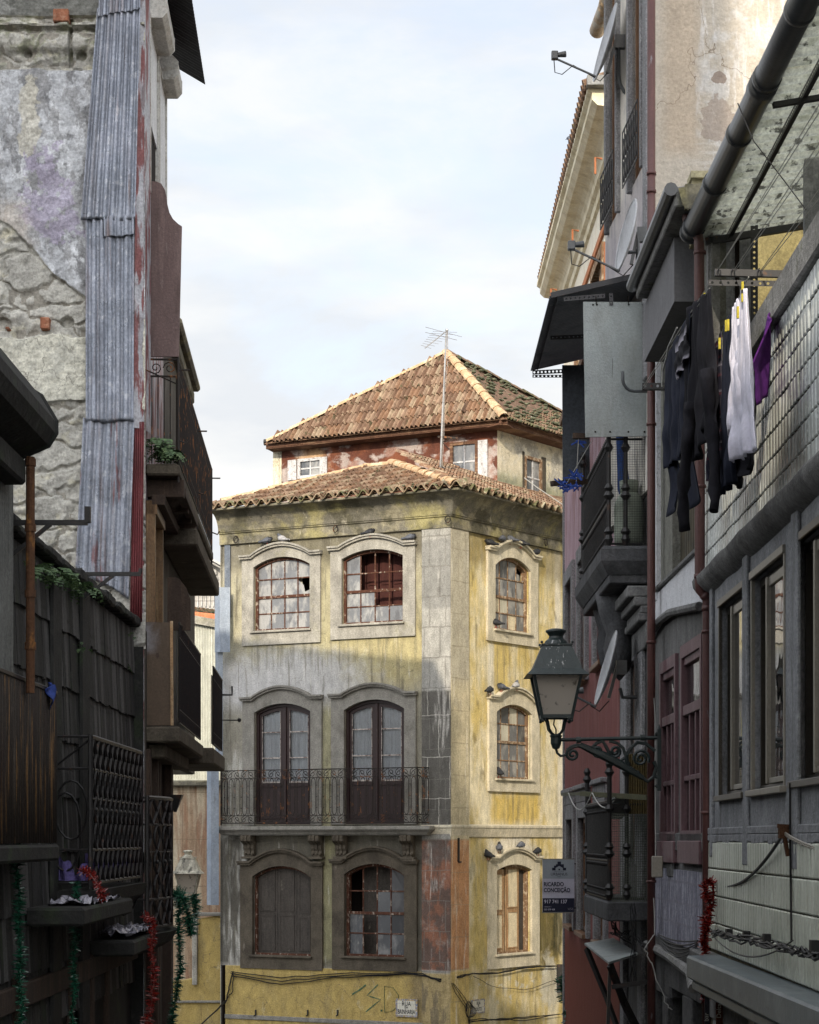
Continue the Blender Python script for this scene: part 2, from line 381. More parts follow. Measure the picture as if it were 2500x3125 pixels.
m_facR = mat('plaster_right', (.61,.48,.19), [
  ((.72,.66,.49), .85, ('n', (2.2,2.2,.8), .40, .62)),
  ((.72,.66,.50), .85, ('r', -1, 9, 0.1, 2.4, .25, .9), ('n', (2.6,2.6,1.0), .33, .55)),
  ((.64,.46,.10), .8, ('r', CR.u_(1500), CR.u_(1645), .35, .95, .12, .3)),
  ((.50,.40,.15), .6, ('n', (3,3,1.1), .5, .7)),
  ((.74,.71,.62), .8, ('r', CR.u_(1490), CR.u_(1508), 2.9, 4.1, .05, .1)), ((.76,.72,.62), .85, ('r', CR.u_(1693), CR.u_(1712), 3.0, 7, .06, .1)),
  ((.76,.72,.62), .85, ('r', CR.u_(1702), 9, -.1, 2.8, .05, .1)), ((.74,.68,.52), .8, ('r', CR.u_(1700), 9, -1.2, .0, .05, .1)),
  ((.74,.71,.64), .85, ('b', CR.u_(1562), -.32, .95, .38, .3, .5, 6.0)),
  ((.13,.105,.035), .93, ('b', CR.u_(1668), -1.75, .52, 1.05, .3, .9, 3.0)),
  ((.05,.05,.03), .8, ('b', CR.u_(1702), -1.9, .22, .8, .35, .9, 4.0)),
  ((.60,.58,.50), .8, ('b', CR.u_(1678), -3.2, .4, .6, .25, 1.1, 3.0)),
  ((.68,.66,.58), .75, ('r', -1, 9, -3.45, -2.75, .1, .3), ('n', 4.5, .56, .6)),
  ((.20,.16,.09), .6, ('b', CR.u_(1630), 3.15, .14, .5, .5, .9)),
  ((.44,.40,.27), .5, ('n', (9,9,.9), .55, .72)),
  ((.78,.77,.72), .75, ('n', (13,13,2), .70, .76)),
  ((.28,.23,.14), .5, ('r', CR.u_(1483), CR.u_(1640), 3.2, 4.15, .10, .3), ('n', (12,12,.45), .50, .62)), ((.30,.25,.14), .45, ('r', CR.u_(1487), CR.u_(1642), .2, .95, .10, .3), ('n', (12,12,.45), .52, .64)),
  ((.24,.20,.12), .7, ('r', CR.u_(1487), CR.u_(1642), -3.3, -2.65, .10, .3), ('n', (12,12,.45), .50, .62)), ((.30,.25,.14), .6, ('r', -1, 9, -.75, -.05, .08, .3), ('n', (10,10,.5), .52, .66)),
  ((.25,.18,.08), .7, ('c', (1.5,1.5,1.2), .010), ('n', 1.1, .42, .55)),
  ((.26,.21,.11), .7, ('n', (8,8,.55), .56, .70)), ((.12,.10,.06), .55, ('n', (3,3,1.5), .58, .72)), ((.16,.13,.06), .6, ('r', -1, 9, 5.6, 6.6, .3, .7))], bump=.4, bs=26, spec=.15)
m_stone = mat('granite', (.35,.335,.295), [((.20,.19,.17), .7, ('n', 2.2, .45, .7)), ((.50,.48,.43), .6, ('n', (6,6,2), .55, .75)),
  ((.12,.11,.09), .7, ('n', (5,5,1.2), .62, .8)), ((.30,.28,.12), .35, ('n', 1.7, .55, .75)), ((.1,.1,.1), .35, ('n', 60, .6, .7))], bump=.8, bs=28, spec=.15)
m_stoned = mat('sooty_granite', (.25,.24,.215), [((.15,.14,.12), .7, ('n', 2.2, .45, .7)), ((.36,.35,.32), .6, ('n', (6,6,1.5), .60, .75)),
  ((.06,.055,.045), .7, ('n', (5,5,1.2), .6, .8))], bump=.7, bs=28, spec=.15)
m_stoneb = mat('brown_granite', (.10,.085,.065), [((.045,.038,.03), .7, ('n', 2.2, .45, .7)), ((.26,.23,.19), .55, ('n', (8,8,2), .62, .75))], bump=.6, bs=28, spec=.15)
m_stoner = mat('cream_granite', (.60,.55,.43), [((.44,.40,.30), .8, ('n', (3,3,1.2), .45, .7)), ((.74,.70,.60), .6, ('n', (8,8,1), .55, .7)),
  ((.25,.21,.13), .6, ('n', (6,6,1.5), .63, .8)), ((.1,.08,.06), .4, ('n', 60, .62, .7))], bump=.6, bs=28, spec=.15)
m_quoL = mat('quoin_left', (.34,.335,.31), [((.46,.45,.42), .6, ('n', (4,4,2), .5, .7)),
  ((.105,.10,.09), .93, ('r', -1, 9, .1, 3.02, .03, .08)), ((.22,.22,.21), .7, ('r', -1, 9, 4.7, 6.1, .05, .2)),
  ((.25,.10,.055), .9, ('r', -1, 9, -2.68, -.02, .03, .04), ('n', 2.5, .3, .5)),
  ((.11,.085,.075), .85, ('r', -1, 9, -2.68, -.02, .03, .04), ('n', (3,3,2), .43, .56)),
  ((.60,.58,.54), .6, ('n', (7,7,.8), .58, .7)), ((.2,.19,.17), .6, ('k', .36, .62, .010, .35, .05)),
  ((.55,.53,.48), .7, ('k', .5, .85, .008, .5, .06), ('r', -1, 9, .2, 3, .1, .1)),
  ((.09,.08,.07), .5, ('n', (4,4,2), .6, .75)), ((.40,.30,.12), .8, ('r', -1, 9, -9, -2.74, .03, .05)), ((.14,.12,.09), .75, ('r', -1, 9, -9, -2.74, .03, .05), ('n', (5,5,1.5), .48, .6))], bump=1.0, bs=22, spec=.15, bumps=[(-.02, ('k', .36, .62, .015, .35, .05))])
m_quoR = mat('quoin_right', (.52,.46,.32), [((.62,.55,.38), .8, ('n', (4,4,1), .5, .65)), ((.36,.33,.26), .7, ('n', (3,3,1.3), .52, .7)),
  ((.36,.35,.31), .6, ('r', -1, 9, 3.2, 7, .2, .4)), ((.50,.25,.12), .9, ('r', -1, 9, -2.68, -.02, .03, .04)),
  ((.60,.42,.28), .7, ('r', -1, 9, -2.68, -.02, .03, .04), ('n', (5,5,1.5), .5, .62)),
  ((.60,.45,.17), .9, ('r', -1, 9, -8, -2.7, .03, .06)),
  ((.76,.73,.64), .6, ('n', (9,9,.8), .6, .72)), ((.32,.28,.2), .5, ('k', .5, .66, .008, .5, .05))], bump=.8, bs=24, spec=.15, bumps=[(-.012, ('k', .5, .66, .01, .5, .05))])
m_corn = mat('cornice_stone', (.17,.16,.13), [((.32,.29,.20), .7, ('n', (2,2,3), .5, .62)), ((.09,.085,.06), .85, ('n', (1.6,1.6,2.0), .46, .60)),  # stained stone, darkened overall in place of shade under the eave
  ((.40,.36,.15), .6, ('n', (1.2,1.2,1.2), .52, .68)), ((.60,.56,.46), .6, ('n', (6,6,2), .62, .74))], bump=.9, bs=18, spec=.1)
m_wood = mat('peeling_wood', (.085,.035,.022), [((.42,.36,.30), .8, ('n', (14,14,9), .54, .63)), ((.13,.065,.042), .6, ('n', 6, .5, .65))], bump=.4, bs=50, spec=.2)
m_woodr = mat('orange_weathered_wood', (.22,.135,.08), [((.52,.44,.33), .8, ('n', (16,16,10), .5, .62)), ((.15,.08,.045), .6, ('n', 7, .55, .7))], bump=.4, bs=50, spec=.2)
m_doorw = mat('maroon_door_paint', (.022,.009,.009), [((.09,.055,.045), .6, ('n', (20,20,8), .62, .72))], rough=.5, bump=.2, spec=.4, grit=0.15)
m_shut = mat('grey_brown_shutter', (.065,.056,.048), [((.045,.04,.035), .7, ('n', (14,14,1.4), .5, .65)), ((.28,.26,.20), .7, ('n', (6,6,2.5), .64, .72))], bump=.5, bs=30)
m_shutc = mat('cream_shutter_panel', (.66,.58,.42), [((.42,.33,.20), .7, ('n', (12,12,1.4), .5, .68)), ((.2,.14,.08), .6, ('n', (8,8,3), .66, .76))], bump=.4, bs=40)
m_shutb = mat('brown_shutter_rail', (.34,.21,.11), [((.52,.42,.28), .7, ('n', (16,16,2), .5, .66)), ((.14,.08,.05), .6, ('n', (8,8,3), .62, .76))], bump=.4, bs=40)
m_inside = mat('dark_interior', (.018,.014,.012), bump=0, spec=.1)
m_redin = mat('red_interior_shutter', (.06,.018,.014), [((.04,.01,.008), .6, ('n', (3,3,1), .45, .6))], bump=0)
m_curt = mat('lace_curtain', (.66,.65,.70), [((.48,.47,.52), .6, ('n', (26,26,.7), .42, .6))], bump=0, grit=0.15)
m_curtl = mat('old_blind', (.50,.48,.40), [((.36,.34,.27), .7, ('n', (8,8,1), .45, .65))], bump=0, grit=0.15)
g_clear = mat('dusty_pane', (.055,.06,.068), [((.20,.20,.20), .8, ('n', (3,3,1.6), .48, .66)), ((.30,.30,.28), .5, ('n', (12,12,4), .60, .72))], rough=.16, bump=.03, bs=3, spec=.7, grit=.1)
g_frost = mat('grimy_pane', (.15,.155,.165), [((.34,.335,.32), .85, ('n', (3,3,1.5), .47, .60)), ((.08,.08,.085), .7, ('n', (5,5,2), .56, .68))], rough=.25, bump=.04, bs=4, spec=.6, grit=.15)
g_dark = mat('dark_pane', (.035,.037,.042), [((.09,.09,.095), .7, ('n', (3,3,1.6), .48, .66))], rough=.14, bump=.03, bs=3, spec=.6, grit=.1)
m_iron = mat('rusty_iron', (.016,.012,.010), [((.24,.09,.025), .85, ('n', 7, .56, .66))], rough=.6, bump=.2, bs=60, grit=0.15)
m_irond = mat('dark_iron', (.014,.013,.013), [((.09,.04,.02), .5, ('n', 9, .6, .7))], rough=.45, bump=.15, bs=60, spec=.4, grit=0.15)
m_tiles = [mat('clay_tile_%s' % n, c, [((.58,.45,.31), .5, ('n', 9, .55, .7)), ((.08,.08,.04), .8, ('n', 5, .56, .68)), ((.14,.07,.05), .5, ('n', 3, .5, .7))], bump=.4, bs=30, spec=.15)
  for n, c in (('orange', (.245,.145,.09)), ('pink', (.285,.195,.135)), ('brown', (.18,.112,.075)), ('pale', (.34,.26,.18)))]
m_tilem = mat('mossy_clay_tile', (.22,.145,.10), [((.10,.12,.06), .85, ('n', 4, .46, .6)), ((.36,.37,.33), .75, ('n', 9, .60, .7)), ((.07,.06,.04), .6, ('n', 6, .56, .7))], bump=.7, bs=30, spec=.1)
m_eave = mat('mossy_eave_tile', (.30,.22,.15), [((.42,.42,.30), .8, ('n', 8, .52, .66)), ((.10,.12,.05), .8, ('n', 5, .48, .62)), ((.05,.045,.04), .7, ('n', 3.5, .55, .7))], bump=.8, bs=26, spec=.1)
m_ridge = mat('ridge_tile_clay', (.50,.34,.20), [((.70,.58,.40), .7, ('n', 5, .48, .66)), ((.12,.12,.06), .7, ('n', 6, .64, .74))], bump=.4, bs=30)

house = thing('corner_house', 'yellow and grey corner house with peeling plaster, arched windows and an iron balcony', 'house', (C.x, C.y, GZ))
BOT = GZ
# openings in local coordinates, from photo pixels
def op(fr, x0, x1, yb0, yb1, ysp, ycr, o0, o1, ob, ysh, yhc, lab=None):
    xm = (x0+x1)/2
    d = dict(x0=fr.u_(x0), x1=fr.u_(x1), zb=(fr.z_(x0, yb0)+fr.z_(x1, yb1))/2, zs=fr.z_(x0, ysp), zc=fr.z_(xm, ycr),
             o0=fr.u_(o0), o1=fr.u_(o1), ob=fr.z_(xm, ob), sh=fr.z_(x0, ysh), hc=fr.z_(xm, yhc), fr=fr)
    return d
W1 = op(CL, 777, 949, 1931, 1917, 1733, 1700, 742, 981, 1966, 1707, 1668)
W2 = op(CL, 1046, 1233, 1909, 1898, 1708, 1677, 1012, 1270, 1947, 1680, 1643)
D1 = op(CL, 779, 951, 2519, 2514, 2176, 2147, 744, 985, 2519, 2140, 2104)
D2 = op(CL, 1053, 1237, 2516, 2513, 2168, 2135, 1014, 1272, 2516, 2130, 2096)
L1 = op(CL, 774, 952, 2916, 2918, 2675, 2643, 737, 987, 2958, 2640, 2601)
L2 = op(CL, 1054, 1237, 2920, 2922, 2668, 2636, 1017, 1275, 2962, 2634, 2594)
R1o = op(CR, 1506, 1614, 1920, 1937, 1724, 1703, 1483, 1637, 1965, 1683, 1661)
R2o = op(CR, 1510, 1618, 2376, 2382, 2172, 2151, 1487, 1641, 2417, 2135, 2108)
R3o = op(CR, 1510, 1618, 2914, 2906, 2657, 2638, 1487, 1641, 2951, 2626, 2597)
def arc(x0, x1, zs, zc, n=12, inset=0):
    w = (x1-x0)/2; r = zc-zs; R = (w*w+r*r)/(2*r); xm = (x0+x1)/2
    return lambda x: zc-R+sqrt(max(0, R*R-(x-xm)**2))
def loop(o, ins=0.0, n=12, zb=None):
    x0, x1 = o['x0']+ins, o['x1']-ins; f = arc(o['x0'], o['x1'], o['zs'], o['zc'])
    b = (o['zb'] if zb is None else zb)+ins
    return [(x0, b), (x1, b)]+[(x1-(x1-x0)*i/n, f(x1-(x1-x0)*i/n)-ins) for i in range(n+1)]
TOPZ = 6.6
mb = MB().prism([(0, -2.72), (LW, -2.72), (LW, TOPZ), (0, TOPZ)], 0, .22, holes=[loop(o) for o in (W1, W2, D1, D2, L1, L2)], sides=False)
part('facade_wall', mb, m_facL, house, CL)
part('plinth_wall', MB().box(.12, LW, -.03, .25, BOT, -2.72), m_facLlow, house, CL, bevel=.008)
mb = MB().prism([(0, BOT), (RW, BOT), (RW, TOPZ), (0, TOPZ)], 0, .22, holes=[loop(o) for o in (R1o, R2o, R3o)], sides=False)
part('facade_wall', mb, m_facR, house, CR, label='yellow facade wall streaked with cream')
part('interior', MB().box(.05, LW-.3, .7, .72, BOT, TOPZ).box(.0, .05, .0, .7, BOT, TOPZ), m_inside, house, CL)
part('interior', MB().box(.5, RW, .6, .62, BOT, TOPZ), m_inside, house, CR)
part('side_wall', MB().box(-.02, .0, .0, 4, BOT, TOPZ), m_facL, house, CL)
zq = CL.z_(1374, 2554)
part('quoin', MB().box(CL.u_(1290), LW+.032, -.05, .1, -2.72, CL.z_(1330, 1572)).box(CL.u_(1290), LW+.030, -.045, .1, BOT, -2.722), m_quoL, house, CL, bevel=.012)
part('quoin', MB().box(-.032, CR.u_(1427), -.045, .1, BOT, CR.z_(1400, 1585)), m_quoR, house, CR, bevel=.012)
def sweep(mb, pl, prof, mi=0):
    """profile (d outwards, z) swept along a plan polyline running left to right, outward to the viewer"""
    P = [Vector((p[0], p[1])) for p in pl]; N = len(P); nr = []
    for i in range(N):
        ds = []
        if i: ds.append((P[i]-P[i-1]).normalized())
        if i < N-1: ds.append((P[i+1]-P[i]).normalized())
        ns = [Vector((d.y, -d.x)) for d in ds]
        n = ns[0] if len(ns) == 1 else (ns[0]+ns[1])/(1+ns[0].dot(ns[1]))
        nr.append(n)
    vs = [(P[i].x+nr[i].x*d, P[i].y+nr[i].y*d, z) for i in range(N) for d, z in prof]; k = len(prof)
    fs = [(i*k+j, (i+1)*k+j, (i+1)*k+j+1, i*k+j+1) for i in range(N-1) for j in range(k-1)]
    fs += [tuple(range(k)), tuple(reversed([(N-1)*k+j for j in range(k)]))]
    return mb.add(vs, fs, mi)
def plan(*pts): return [(p.x, p.y) for p in pts]
Lw, Cw, Rw = CL.w(0,0,0), CL.w(LW,0,0), CR.w(RW,0,0)
zf0, zf1 = 6.33, 6.56
cove = [(.0, zf0-.01), (.07, zf0), (.07, zf1-.02), (.10, zf1), (.10, zf1+.02)]
cove += [(.12+.34*(1-cos(a)), zf1+.03+.40*sin(a)) for a in [i*pi/2/7 for i in range(8)]]+[(.50, 7.0), (.50, 7.04), (0, 7.05)]
part('cornice', sweep(MB(), plan(Lw-dL*-.0, Cw, Rw), cove), m_corn, house, WORLD)
sc = [(.0, CR.z_(1500, 2556)), (.04, CR.z_(1500, 2554)), (.07, CR.z_(1500, 2530)), (.09, CR.z_(1500, 2526)), (.09, CR.z_(1500, 2520)), (0, CR.z_(1500, 2516))]
part('string_course', sweep(MB(), plan(CL.w(CL.u_(1290),0,0), Cw, Rw), sc), m_stoner, house, WORLD)
part('string_course', MB().box(.12, LW-.6, -.06, .1, CL.z_(1000, 3122), CL.z_(1000, 3108)), m_stoned, house, CL, bevel=.01)

def surround(o, m, name='window_surround', bottom=True):
    f = o['fr']; n = 16; x0, x1 = o['x0'], o['x1']; a, b = x0-.03, x1+.03; sh, hc = o['sh'], o['hc']
    crv = [(o['o1'], sh), (b, sh)]+[(b-(b-a)*i/n, sh+(hc-sh)*max(0, sin(pi*i/n))**.85) for i in range(1, n)]+[(a, sh), (o['o0'], sh)]
    lp = [(o['o0'], o['ob']), (o['o1'], o['ob'])]+crv
    hole = loop(o)
    if not bottom:
        hole = loop(o, zb=o['ob']+.001)
    mb = MB().prism(lp, -.055, .02, holes=[hole])
    p = part(name, mb, m, house, f, bevel=.008)
    ex = .035; c2 = [(crv[0][0]+ex, crv[0][1])]+crv[1:-1]+[(crv[-1][0]-ex, crv[-1][1])]
    hb = MB()
    for h0, h1, y0 in ((0, .045, -.12), (.045, .085, -.155)):
        hb.prism([(x, z+h0) for x, z in c2]+[(x, z+h1) for x, z in reversed(c2)], y0, -.01, back=False)
    q = part('hood_mould', hb, m, p, f, bevel=.006)
    if bottom:
        part('sill', MB().box(x0-.07, x1+.04, -.11, .05, o['zb']-.035, o['zb']+.012), m, p, f, bevel=.008)
    return p
def sash(o, nc, rows, types, mw, gms, name='window', y=.10, jag=0, bw=.028, meet=None, curtain=None, cy=.22, fw=.055):
    """rows: z fractions of the bars 0..1 up to the spring line; types: strings top row first"""
    f = o['fr']; L = loop(o); x0, x1, zb, zs, zc = (o[k] for k in ('x0', 'x1', 'zb', 'zs', 'zc')); A = arc(x0, x1, zs, zc)
    w = part(name, MB().prism(L, y-.05, y+.07, holes=[loop(o, fw)], hside=True), mw, house, f, bevel=.006)
    a, b, z0 = x0+fw-.01, x1-fw+.01, zb+fw-.01
    xs = [a+(b-a)*i/nc for i in range(nc+1)]
    H = zc-fw-z0; zr = [z0]+[z0+H*t for t in rows]+[None]
    bars = MB()
    for x in xs[1:-1]:
        xx = x+random.uniform(-.004, .004); bars.box(xx-bw/2, xx+bw/2, y-.012, y+.014, z0, A(x)-fw+.012)
    for i, z in enumerate(zr[1:-1]):
        t = bw if i != meet else .06
        bars.box(a, b, y-(.018 if i != meet else .03), y+.008, z-t/2, z+t/2)
    part('glazing_bar', bars, mw, w, f, bevel=.004)
    pn = MB(); nr = len(zr)-1
    for r in range(nr):
        row = types[nr-1-r]
        for c in range(nc):
            ch = row[c]
            if ch == 'x': continue
            mi = 'dgkw'.find(ch); mi = max(mi, 0)
            lo, hi = xs[c], xs[c+1]
            if zr[r+1] is not None: top = [(hi, zr[r+1]), (lo, zr[r+1])]
            else: top = [(hi-(hi-lo)*i/4, A(hi-(hi-lo)*i/4)-fw+.01) for i in range(5)]
            if ch == 'b':      # broken: only the lower-left shard left
                zt = top[0][1]; m_ = (zr[r]+zt)/2
                pn.prism([(lo, zr[r]), (hi, zr[r]), (hi, m_-.06), ((lo+hi)/2+.01, m_-.11), ((lo+hi)/2-.02, m_+.03), (lo, zt-.04)], y, y, sides=False, mi=mi); continue
            dy = random.uniform(-.003, .003)
            pn.add([(px_, y+dy+(pz_-zr[r])*random.uniform(-.01, .01), pz_) for px_, pz_ in [(lo, zr[r]), (hi, zr[r])]+top], [tuple(range(2+len(top)))], mi)
    part('pane', pn, gms, w, f)
    if curtain:
        m_, spans = curtain; cb = MB()
        for (s0, s1, t0, t1, amp) in spans:
            u0, u1 = a+(b-a)*s0, a+(b-a)*s1; v0, v1 = z0+H*t0, z0+H*t1
            cb.grid(lambda i, j: (u0+(u1-u0)*i, y+cy-.1+amp*sin(i*(u1-u0)*60+sin(j*3)*1.2)+amp*.5*sin(i*(u1-u0)*137), min(v0+(v1-v0)*j, A(min(max(u0+(u1-u0)*i, x0+.01), x1-.01))-.02)), 28, 6)
        part('curtain', cb, m_, w, f, smooth=True)
    return w
GM = [g_frost, g_clear, m_curtl, m_shutc]
for o in (W1, W2): surround(o, m_stone)
for o in (D1, D2): surround(o, m_stoned, 'door_surround', bottom=False)
for o in (L1, L2): surround(o, m_stoneb)
for o in (R1o, R2o, R3o): surround(o, m_stoner)
R4_ = [.21, .43, .70]
sash(W1, 4, [.23, .47, .73], ['dddd', 'dddb', 'dddd', 'dddd'], m_wood, GM, meet=1, curtain=(m_curtl, [(.05,.45,.0,.9,.01), (.55,.78,.0,1,.01), (.8,.98,0,.42,.01)]))
sash(W2, 4, [.23, .45, .71], ['dxxx', 'dxxx', 'ddxx', 'dddd'], m_wood, GM, meet=1)
b = MB()
for i in range(4):
    x = W2['x0']+.05+i*.3; b.box(x, x+.285, .42, .45, W2['zb'], W2['zc']); b.box(x+.05, x+.235, .40, .42, W2['zb']+.15, W2['zb']+.75); b.box(x+.05, x+.235, .40, .42, W2['zb']+.85, W2['zc']-.1)
part('inner_shutter', b, m_redin, house, CL, bevel=.01)
sash(R1o, 4, [.23, .46, .73], ['dgdb', 'dddd', 'wkdd', 'ddwd'], m_woodr, GM, meet=1, curtain=(m_curtl, [(.0,.2,.45,1,.008), (.3,.6,0,.4,.01)]))
b = MB().box(R1o['x0']+.28, R1o['x0']+.46, .2, .23, R1o['zc']-.62, R1o['zc']-.1); part('inner_shutter', b, m_woodr, house, CR)
sash(R2o, 4, [.24, .5, .76], ['dgkd', 'dkdg', 'dddd', 'kddd'], m_woodr, GM, meet=1, curtain=(m_curtl, [(.25,.45,.4,1,.012), (.5,.62,.5,1,.012), (.0,.12,0,.45,.01)]))
sash(L2, 4, [.24, .47, .72], ['xxxd', 'xxgd', 'gxgd', 'gxgg'], m_wood, [g_dark, g_clear, m_curtl, m_shutc], meet=1)
b = MB().box(L2['x0']+.25, L2['x0']+1.0, .35, .37, L2['zb'], L2['zc']); part('inner_shutter', b, m_shut, house, CL)
# boarded lower-left window: three tall panelled shutter leaves
def leafpanels(mb, x0, x1, z0, z1, y, m0=0, m1=1, split=.52, d=.014, st=.055):
    mb.box(x0, x1, y, y+.03, z0, z1, m0); zm = z0+(z1-z0)*split
    for a, b_ in ((z0+.07, zm-.04), (zm+.04, z1-.09)):
        mb.prism([(x0+st, a), (x1-st, a), (x1-st, b_), (x0+st, b_)], y-d, y, holes=[[(x0+st+.02, a+.02), (x1-st-.02, a+.02), (x1-st-.02, b_-.02), (x0+st+.02, b_-.02)]], mi=m0)
        mb.box(x0+st+.02, x1-st-.02, y-.004, y, a+.02, b_-.02, m1)
w = part('window', MB().prism(loop(L1), .06, .2, holes=[loop(L1, .05)]), m_wood, house, CL, bevel=.005)
b = MB(); x0 = L1['x0']+.045; ww = (L1['x1']-.045-x0)
for s0, s1 in ((0, .36), (.365, .71), (.715, 1)): leafpanels(b, x0+ww*s0, x0+ww*s1, L1['zb']+.03, L1['zs']+(.24 if s0 < .7 else .16), .12, split=.46)
part('shutter', b, [m_shut, m_shut], w, CL, bevel=.004)
w = part('window', MB().prism(loop(R3o), .05, .2, holes=[loop(R3o, .05)]), m_woodr, house, CR, bevel=.005)
x0 = R3o['x0']+.04; ww = R3o['x1']-.04-x0
b = MB(); leafpanels(b, x0, x0+ww*.37, R3o['zb']+.04, R3o['zs']+.02, .10, split=.48, st=.075)
part('shutter', b, [m_shutb, m_shutc], w, CR, bevel=.004)
b = MB(); leafpanels(b, x0+ww*.42, x0+ww*.82, R3o['zb']+.04, R3o['zs']+.12, .11, split=.48, st=.06)
part('shutter', b, [m_shutb, m_shutc], w, CR, bevel=.004)
part('shutter', MB().box(x0+ww*.84, x0+ww*.98, .14, .16, R3o['zb']+.04, R3o['zs']-.02), m_shut, w, CR, label='dark edge-on shutter leaf')
# french doors on the balcony
def french(o):
    f = o['fr']; x0, x1, zb, zs, zc = (o[k] for k in ('x0', 'x1', 'zb', 'zs', 'zc')); A = arc(x0, x1, zs, zc); fw = .06
    w = part('balcony_door', MB().prism(loop(o, zb=zb-.02), .05, .18, holes=[loop(o, fw)]), m_doorw, house, f, bevel=.006)
    xm = (x0+x1)/2; a, b_ = x0+fw, x1-fw; dm = MB(); gl = MB(); br = MB(); cu = MB()
    H = zc-zb
    for s, (l, r) in enumerate(((a, xm-.02), (xm+.02, b_))):
        st = .085; g0, g1 = l+(.07 if s == 0 else st+.01), r-(st+.01 if s == 0 else .07); zg = zb+H*.35
        n = 6; top = [(r-(r-l)*i/n, A(r-(r-l)*i/n)-fw+.01) for i in range(n+1)]
        gt = [(g1-(g1-g0)*i/n, A(g1-(g1-g0)*i/n)-fw-.08) for i in range(n+1)]
        dm = MB(); gl = MB(); br = MB(); cu = MB()
        dm.prism([(l, zb+.01), (r, zb+.01)]+top, .09, .13, holes=[[(g0, zg), (g1, zg)]+gt])
        dm.box(g0-.01, g1+.01, .075, .09, zb+.12, zg-.18); dm.box(g0-.03, g1+.03, .07, .09, zg-.1, zg-.03)
        gl.add([(x, .115, z) for x, z in [(g0, zg), (g1, zg)]+gt], [tuple(range(2+len(gt)))])
        for t in (.57, .79): br.box(g0, g1, .085, .1, zb+H*t*.97-.012, zb+H*t*.97+.012)
        br.box(g0-.01, g1+.01, .08, .1, zg-.012, zg+.02)
        for q in (g0, g1): br.box(q-.006, q+.006, .083, .09, zg, A(q)-fw-.09)
        cu.grid(lambda i, j: (g0-.03+(g1-g0+.06)*i, .165+.012*sin(i*26+2*sin(j*2.5+s))+.006*sin(i*61), zg-.05+(A(min(max(g0+(g1-g0)*i, x0+.01), x1-.01))-fw-zg)*j), 30, 8)
        part('door_leaf', dm, m_doorw, w, f, bevel=.006); part('pane', gl, g_cd, w, f)
        part('glazing_bar', br, m_barp, w, f); part('curtain', cu, m_curt, w, f, smooth=True)
    part('centre_post', MB().box(xm-.035, xm+.035, .06, .1, zb+.02, zc-fw-.01), m_doorw, w, f, bevel=.006)
g_cd = glassmat('door_pane', dirt=.12, dcol=(.3,.3,.32), refl=.35)
m_barp = mat('pale_peeling_bar', (.40,.36,.33), [((.08,.04,.03), .8, ('n', 14, .5, .6))])
french(D1); french(D2)
# balcony: slab, railing, console brackets
BD = .34
bx0, bx1 = CL.u_(669, BD), CL.u_(1303, BD*.6)
zsl = CL.z_(1000, 2521, BD)
bal = part('balcony', sweep(MB(), [(p.x, p.y) for p in (CL.w(bx0+.0, .05, 0), CL.w(bx0, -BD+.12, 0), CL.w(bx1, -BD+.12, 0), CL.w(bx1, .05, 0))],
   [(-.4, zsl-.30+.1), (.0, zsl-.19), (.03, zsl-.16), (.05, zsl-.13), (.10, zsl-.09), (.12, zsl-.07), (.12, zsl-.01), (.11, zsl), (-.4, zsl)]), m_stoned, house, WORLD)
part('slab', MB().box(bx0+.05, bx1-.05, -BD+.1, .02, zsl-.15, zsl-.012), m_stoned, bal, CL)
rb = MB(); yb = -BD+.03; zt, z2, z3, z4 = CL.z_(1000, 2347, BD), CL.z_(1000, 2372, BD), CL.z_(1000, 2488, BD), CL.z_(1000, 2511, BD)
rx0, rx1 = bx0+.03, CL.u_(1272, BD)
def railrun(fn, Ln, rb):
    """fn(s, z) -> 3d point; s along the run"""
    def T(p, r=.008, n=4): rb.tube([fn(a, c) for a, _, c in p], r, n)
    for z, r in ((zt, .012), (z2, .008), (z3, .008), (z4, .011)): rb.tube([fn(0, z), fn(Ln, z)], r, 5)
    n = max(2, round(Ln/.165)); w = Ln/n; hs = (zt-z2)/2; hb = (z3-z4)/2
    for i in range(n+1):
        x = i*w; T([(x, 0, z2), (x, 0, z3)], .0065)
        rb.ball(fn(x, (z2+z3)/2), .014, 5); rb.ball(fn(x, z3+.16), .014, 5); rb.ball(fn(x, z2-.16), .014, 5)
    for i in range(n):
        x = i*w; q = w*.30
        # elongated loop between bars
        c = x+w/2; pts = [(c-q*cos(a), 0, z2-.10+.09*sin(a)) for a in [k*pi/6 for k in range(7)]]
        pts += [(c+q*cos(a), 0, z3+.10-.09*sin(a)) for a in [k*pi/6 for k in range(7)]]
        T(pts+[pts[0]], .0075)
        for zc_, hh in ((zt-hs, hs), (z4+hb, hb)):
            T(spiral((c-w*.10, zc_-.005), hh*.92, 1.3, pi*.5*(1 if i % 2 else -1), 1 if i % 2 else -1), .007)
            T([(x, 0, zc_-hh if i % 2 else zc_+hh), (x+w*.25, 0, zc_), (x+w, 0, zc_+hh if i % 2 else zc_-hh)], .006)
railrun(lambda s, z: (rx0+s, yb, z), rx1-rx0, rb)
for xe in (rx0, rx1+.0): railrun(lambda s, z, xe=xe: (xe+s*(.5 if xe > 1 else 0), yb+s, z), BD-.06, rb)
for x in (rx0, rx1): rb.tube([(x, yb, z4-.04), (x, yb, zt+.02)], .014, 6)
part('railing', rb, m_iron, bal, CL)
